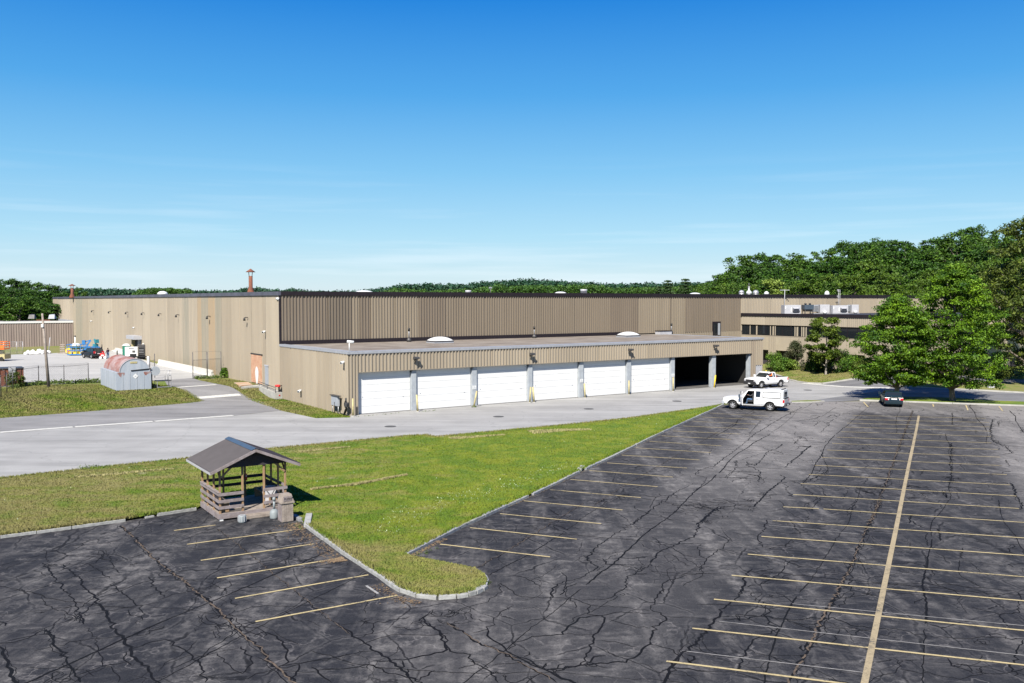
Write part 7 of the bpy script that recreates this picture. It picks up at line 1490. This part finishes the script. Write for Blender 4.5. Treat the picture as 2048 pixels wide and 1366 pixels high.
shrub(30, 775, .8, 1.5, 'scrubby bush at the fence corner by the rusty container', 'leaf_olive', 16, 40); shrub(1895, 768, 1.5, .6, 'dark red-brown ground bush behind the right maple trunk', 'leaf_purple', 17, 60)
# forest: a few crowns shared by many trees
big = lambda t: .35+.72*math.sin(PI*min(1, t*.72+.25))
var = []
for i in range(8):
    pr = tree_parts(40+i, 17, 5.2+.5*(i % 3), 3.2, 95, 110, .22, 1.35, big, ['leaf_forest', 'leaf_forest_b', 'leaf_forest', 'leaf_forest', 'leaf_forest_b', 'leaf_forest', 'leaf_forest_c', 'leaf_forest_c'][i], 'bark', .35, .48, 8)
    tkm = pr[1].build('trunk', 'bark'); lbm = pr[2].build('limb', 'bark'); var.append((pr[0], tkm.data, lbm.data)); bpy.data.objects.remove(tkm); bpy.data.objects.remove(lbm)
def pine_parts(seed, h, hw):
    rg = np.random.default_rng(seed); c = []
    z = h*.25
    while z < h:
        t = (z/h-.25)/.75; n = 7; a0 = rg.random()*6
        for k in range(n): a = a0+2*PI*k/n+rg.normal()*.2; rr_ = hw*(1-t)**.7*(.5+.5*rg.random()); c += [(rr_*math.cos(a)*q, rr_*math.sin(a)*q, z+rr_*.12*q) for q in (.45, .9)]
        z += h*.055
    c = np.array(c); rad = np.ones((len(c), 3))*.75; rad[:, 2] *= .35; v, f = leaves(c, rad, 26, .24, .5, rg); return np_mesh('crown', v, f, 'leaf_pine')
pine = pine_parts(77, 16, 4.2); tkm = MB().tube([(0, 0, 0), (0, 0, 15.5)], [.3, .05], 8).build('trunk', 'bark'); ptk = tkm.data; bpy.data.objects.remove(tkm)
special = {}
def plant(k, x, y, top, rot, sxy, label, group=None, me=None, name='forest_tree', tall=17.0):
    g = hz(x, y)-.3; s = (top-g)/tall; cr_, tm, lm = var[k] if me is None else me
    o = thing(name, label, 'tree', (x, y, g), rot, group); o.scale = (sxy, sxy, s); link('crown', cr_, o); t_ = link('trunk', tm, o)
    if lm: link('limb', lm, t_)
sil = [(1255, 586), (1290, 582), (1330, 578), (1365, 576), (1400, 570), (1425, 556), (1450, 534), (1480, 520), (1520, 511), (1560, 506), (1600, 514), (1640, 517), (1668, 503), (1690, 484), (1740, 477), (1800, 480), (1850, 485), (1875, 483), (1905, 466), (1940, 461), (1975, 466), (2010, 468), (2080, 470)]
su, sv = zip(*sil)
rgf = random.Random(5)
nrow = [(262, 0, 17), (244, 12, 19), (228, 30, 22), (213, 50, 24), (201, 72, 27)]
ORD = ['', 'first', 'second', 'third', 'fourth', 'fifth', 'sixth', 'seventh', 'eighth', 'ninth', 'tenth', 'eleventh', 'twelfth', 'thirteenth', 'fourteenth', 'fifteenth', 'sixteenth', 'seventeenth', 'eighteenth', 'nineteenth', 'twentieth', 'twenty-first', 'twenty-second', 'twenty-third', 'twenty-fourth', 'twenty-fifth', 'twenty-sixth']+['next']*40
cnt_ = {}
for r_, (D, dv_, st) in enumerate(nrow):
    u = 1400+rgf.uniform(0, 12) if r_ < 4 else 1500
    while u < 2120:
        v = np.interp(u, su, sv)+dv_+rgf.uniform(-4, 7)
        umin = {0: 1400, 1: 1430, 2: 1500, 3: 1590, 4: 1680}[r_]
        v += 6*math.sin(u*.11+r_)
        if v < 584 and u > umin:
            d = D+rgf.uniform(-6, 6); p = PD(u, v, d)
            cnt_[r_] = cnt_.get(r_, 0)+1; lab = ['broadleaf tree on the skyline crest of the wooded hill, %s from the left', 'dark tree in the row just below the hill crest, %s from the left', 'dark tree in the row halfway down the wooded hill, %s from the left', 'green tree in the row low on the wooded hill, %s from the left', 'green tree at the foot of the wooded hill, %s from the left'][r_] % ORD[cnt_[r_]]
            plant(rgf.randrange(6) if r_ < 3 else rgf.choice([1, 4, 6, 7, 6]), p.x, p.y, p.z, rgf.uniform(0, 6), rgf.uniform(.95, 1.45)*(.7 if r_ > 2 else 1), lab, ['trees on the crest of the wooded hill', 'trees below the crest', 'trees halfway down the hill', 'trees on the lower slope', 'trees at the foot of the hill'][r_])
        u += st*F/D/6.2*rgf.uniform(.75, 1.1)*.33*6/ (1+0)
def one(u, v, D, k, label, name='forest_tree', sxy=1, me=None, tall=17): p = PD(u, v, D); plant(k, p.x, p.y, p.z, 1.0, sxy, label, None, me, name, tall)
pinev = (pine, ptk, None)
one(1336, 559, 300, 0, 'ragged pine left of the other pine beyond the warehouse roof', 'pine_tree', 1.25, pinev, 16); one(1371, 556, 300, 0, 'ragged pine with spreading top right of the other pine', 'pine_tree', 1.4, pinev, 16); one(1318, 571, 320, 0, 'small pine left of the two ragged pines', 'pine_tree', 1.0, pinev, 16)
bp = tree_parts(61, 9, 5.0, 1.0, 70, 80, .25, 1.2, oval, 'leaf_bright', 'bark', .25, .5, 6); p = PD(1540, 563, 215); o = tree('bright_tree', 'yellow-green tree standing out before the dark wooded hill', 'tree', (p.x, p.y, p.z-9), bp)
for i, u in enumerate((1405, 1428, 1452, 1476, 1500, 1592, 1625, 1662, 1700, 1735, 1762)): one(u, 572-(i % 3)*5+(6 if u < 1460 else 0), 222-(i % 4)*7, [6, 1, 7, 4][i % 4], 'low bushy tree above the roof line, %s' % ['far left', 'left of the roof stack', 'next to the roof stack', 'just behind the roof stack', 'left of the yellow-green tree', 'right of the yellow-green tree', 'above the middle rooftop unit', 'above the ladder mast', 'above the rightmost rooftop unit', 'left of the left maple', 'touching the left maple'][i], 'bushy_tree', .7)
# left wood
for r_, (D, st, dv_) in enumerate([(250, 15, 0), (236, 15, 14), (224, 16, 34)]):
    u = -30
    while u < 128:
        v = np.interp(u, [-30, 0, 60, 95, 115, 128], [556, 562, 563, 568, 574, 582])+dv_+rgf.uniform(-3, 5); p = PD(u, v, D+rgf.uniform(-4, 4))
        cnt_[9+r_] = cnt_.get(9+r_, 0)+1; plant(rgf.randrange(6), p.x, p.y, p.z, rgf.uniform(0, 6), rgf.uniform(.75, 1.05), ['dark tree in the back row of the left wood, %s from the left', 'dark tree in the middle row of the left wood, %s from the left', 'tree in the front row of the wood behind the storage wing, %s from the left'][r_] % ORD[cnt_[9+r_]], ['back row of the left wood', 'middle row of the left wood', 'front row of the left wood'][r_]); u += st*1.6*rgf.uniform(.8, 1.2)
one(161, 577, 285, 1, 'small pale round tree just right of the far chimney', 'bushy_tree', .55)
# far tree lines and wooded ridges, read as one mass
def far_mass(name, prof, D, thick, n, size, leaf, label=None, zlow=0.0):
    rg = np.random.default_rng(int(D)); us = rg.uniform(prof[0][0], prof[-1][0], n); tv = np.interp(us, [a for a, _ in prof], [b for _, b in prof]); jit = 1.6*np.sin(us*.21+D)+1.3*np.sin(us*.53)+1.0*np.sin(us*1.3); Dd = D+rg.uniform(0, thick, n); q = rg.random(n)
    topz = H+(602-(tv+jit*.5))/F*D; z = zlow+(topz-zlow)*(1-(1-q)*rg.random(n)*.55); X = (us-1024)/F*Dd; c = np.stack([X, Dd, z], 1); rad = np.ones((n, 3))*size; rad[:, 2] *= .7
    v, f = leaves(c, rad, 20, size*.2, .6, rg); o = link(name, np_mesh(name, v, f, leaf)); return stuff(o)
far_mass('far_woods', [(120, 583), (160, 584), (190, 582), (250, 585), (300, 583), (370, 584), (400, 588), (470, 587), (495, 582), (520, 581), (560, 587), (585, 583), (620, 588), (700, 588), (772, 581), (816, 574), (860, 572.5), (932, 574), (960, 569), (1008, 566), (1062, 563), (1110, 566), (1178, 570.5), (1247, 574), (1281, 572), (1400, 571), (1500, 560)], 900, 120, 7500, 6, 'leaf_far')
far_mass('nearer_tree_line', [(765, 587), (790, 580), (830, 583), (860, 586), (930, 582), (965, 580), (997, 572), (1020, 577), (1042, 574.5), (1100, 575), (1185, 573), (1230, 581), (1254, 579), (1330, 578), (1420, 574)], 430, 40, 5200, 2.2, 'leaf_mid')
far_mass('left_tree_line', [(270, 588), (285, 583), (310, 579), (350, 580), (376, 582), (385, 588)], 480, 30, 900, 2.0, 'leaf_mid')
hm = MB(); n = 60
for i in range(n):
    for (y, zt_) in ((1000, 22), (2600, 30)): pass
hx = np.linspace(-2200, 2600, 80); vs = []; 
for x in hx: zt_ = 24+10*math.sin(x*.0021+1)+(10 if x > -300 else -8); vs += [(x, 1050, 0), (x, 1400, zt_*.55), (x, 2400, zt_*1.1)]
fs = []
for i in range(79):
    for j in range(2): fs.append((i*3+j, (i+1)*3+j, (i+1)*3+j+1, i*3+j+1))
struct(hm.add(vs, fs, True).build('hills', 'leaf_far'))
# ---------------------------------------------------------------- grass blades, clover and weeds
def scatter(name, poly_, n, hgt, zf, m_, wid=.035, near=None, seedn=1, parent=None):
    rg = np.random.default_rng(seedn); P_ = np.array([(p.x, p.y) for p in poly_]); lo, hi = P_.min(0), P_.max(0); XY = []
    tot = 0
    while tot < n:
        q = rg.random((n*2, 2))*(hi-lo)+lo; ok = inside([tuple(a) for a in P_], q[:, 0], q[:, 1])
        if near: ok &= rg.random(len(q)) < np.clip((near/np.maximum(q[:, 1], 1))**2, 0, 1)
        XY.append(q[ok]); tot += ok.sum()
    XY = np.concatenate(XY)[:n]; z = zf(XY[:, 0], XY[:, 1]); a = rg.random(n)*2*PI; h_ = hgt*(.5+rg.random(n)); w_ = wid*(.6+.8*rg.random(n)); lean = rg.normal(size=(n, 2))*h_[:, None]*.5
    b0 = np.stack([XY[:, 0]-np.cos(a)*w_, XY[:, 1]-np.sin(a)*w_, z-.01], 1); b1 = np.stack([XY[:, 0]+np.cos(a)*w_, XY[:, 1]+np.sin(a)*w_, z-.01], 1); t_ = np.stack([XY[:, 0]+lean[:, 0], XY[:, 1]+lean[:, 1], z+h_], 1)
    v = np.stack([b0, b1, t_], 1).reshape(-1, 3); return stuff(link(name, np_mesh(name, v, np.arange(n*3).reshape(n, 3), m_), parent))
scatter('lawn_grass', lawn, 280000, .045, lawn_z, 'lawn', .03, 34, 1)
tz = lambda X, Y: terrain(X, Y)-.03
pl_l = Q([(-100, 850), (0, 836), (136, 826), (239, 817.6), (403, 802), (396, 798.5), (362, 779), (335, 771.6), (300, 768), (100, 771), (0, 778), (-100, 800)])
scatter('rough_grass', pl_l, 60000, .13, tz, 'dry_grass', .05, None, 2)
scatter('wedge_grass', Q([(700, 834.5), (632, 836), (560, 821), (480, 784.5), (442, 769.5), (400, 761), (442, 757), (520, 766), (566, 797), (697, 833)]), 24000, .10, tz, 'lawn', .05, None, 3)
scatter('office_grass', Q(office_lawn), 16000, .09, lambda X, Y: terrain(X, Y)+.09, 'dry_grass', .05, None, 4)
M['straw'] = mat('mown_straw', (.30, .27, .12), .9, var=.2, scale=4)
for a_, b_, w_, n_s, sd_ in [((622, 985), (700, 975), .12, 1300, 31), ((690, 976.5), (815, 957), .22, 3000, 32), ((600, 908), (700, 900), .18, 900, 33), ((900, 880), (1010, 874), .5, 900, 34), ((1060, 868), (1180, 862), .9, 1500, 35), ((150, 960), (350, 945), .3, 900, 36)]:
    pa, pb = P(*a_), P(*b_); d_ = (pb-pa).normalized(); nv_ = Vector((-d_.y, d_.x, 0))*w_
    scatter('mown_straw', [pa-nv_, pb-nv_*.4, pb+nv_*.4, pa+nv_], n_s, .07, lambda X, Y: lawn_z(X, Y)+.03, 'straw', .035, None, sd_)
def edge_blades(name, px, n, h_, m__, zf, a=.02, b=.3, seedn=50):
    pl = [P(*q) for q in px]; out = []; nrm = []
    for i in range(len(pl)):
        d_ = (pl[min(i+1, len(pl)-1)]-pl[max(i-1, 0)]).normalized(); nrm.append(Vector((-d_.y, d_.x, 0)))
    scatter(name, [p_+n_*a for p_, n_ in zip(pl, nrm)]+[p_+n_*b for p_, n_ in zip(pl[::-1], nrm[::-1])], n, h_, zf, m__, .03, None, seedn)
edge_blades('kerb_grass', [(0, 1077), (143, 1058), (251, 1043), (314, 1032.5), (393, 1020.5)], 3600, .12, 'lawn', lawn_z, -.05, .3, 51)
edge_blades('kerb_grass', [(616, 1055), (689, 1109.6), (765, 1158), (803, 1184), (835, 1194.5), (876, 1199), (912, 1196), (950, 1188.7)], 4200, .12, 'lawn', lawn_z, -.05, .3, 52)
edge_blades('kerb_grass', [(812, 1112.5), (917.5, 1058), (1055, 995), (1170, 940), (1290, 882), (1447, 810)], 6000, .12, 'lawn', lawn_z, -.05, .3, 53)
edge_blades('verge_grass', road_low[1:], 9000, .09, 'dry_grass', lambda X, Y: 0*X+.02, -.35, .22, 54)
edge_blades('verge_grass', [(0, 836), (136.7, 826), (239, 817.6), (393, 804), (403, 801.7), (396.4, 798.5), (362, 779)], 5000, .10, 'dry_grass', tz, -.3, .3, 55)
# white clover heads
c_ = Q([(790, 1085), (830, 1058), (905, 1015), (960, 1012), (1050, 975), (1150, 935), (1160, 925), (1090, 935), (1000, 975), (900, 990), (780, 1020), (740, 1060)])
M['clover'] = mat('clover_white', (.50, .56, .40), .8)
scatter('clover_flowers', c_, 420, .035, lambda X, Y: lawn_z(X, Y)+.03, 'clover', .016, None, 5)
scatter('clover_flowers', lawn, 60, .05, lambda X, Y: lawn_z(X, Y)+.05, 'clover', .025, None, 6)
# weeds along the fence, the gate, the wall foot and the dock
def weedline(name, pl, n, h_, wid, seed):
    rg = np.random.default_rng(seed); V = []
    for _ in range(n):
        i = rg.integers(len(pl)-1); q = pl[i].lerp(pl[i+1], rg.random()); c = (q.x+rg.normal()*wid, q.y+rg.normal()*wid); V.append((c[0], c[1], hz(*c)+h_*.3*rg.random()))
    cc = np.array(V); rad = np.ones((n, 3))*h_*.45; v, f = leaves(cc, rad, 12, h_*.13, .3, rg); return stuff(link(name, np_mesh(name, v, f, 'weed')))
weedline('fence_weeds', Q([(26, 777), (60, 771), (100, 768), (150, 766.5), (197, 765)]), 260, .75, .25, 1)
weedline('gate_weeds', Q([(392, 757.5), (414, 756.5), (442, 756)]), 70, .6, .2, 2)
weedline('dock_weeds', Q([(710, 834), (760, 830), (800, 826)]), 30, .15, .05, 3); weedline('dock_weeds', Q([(835, 824.5), (870, 821)]), 16, .18, .06, 4); weedline('pier_weeds', Q([(945, 815), (952, 813.5)]), 14, .3, .1, 5)
weedline('wall_weeds', Q([(165, 697), (150, 699)]), 50, .9, .5, 6); weedline('road_weeds', Q([(165, 936), (200, 933)]), 12, .35, .12, 7); weedline('kerb_weeds', Q([(975, 1170), (976, 1163)]), 6, .25, .05, 8)
weedline('kerb_weeds', Q([(590, 1045), (606, 1058)]), 16, .22, .15, 9); weedline('kerb_weeds', Q([(835, 1112), (870, 1098)]), 16, .2, .15, 10)
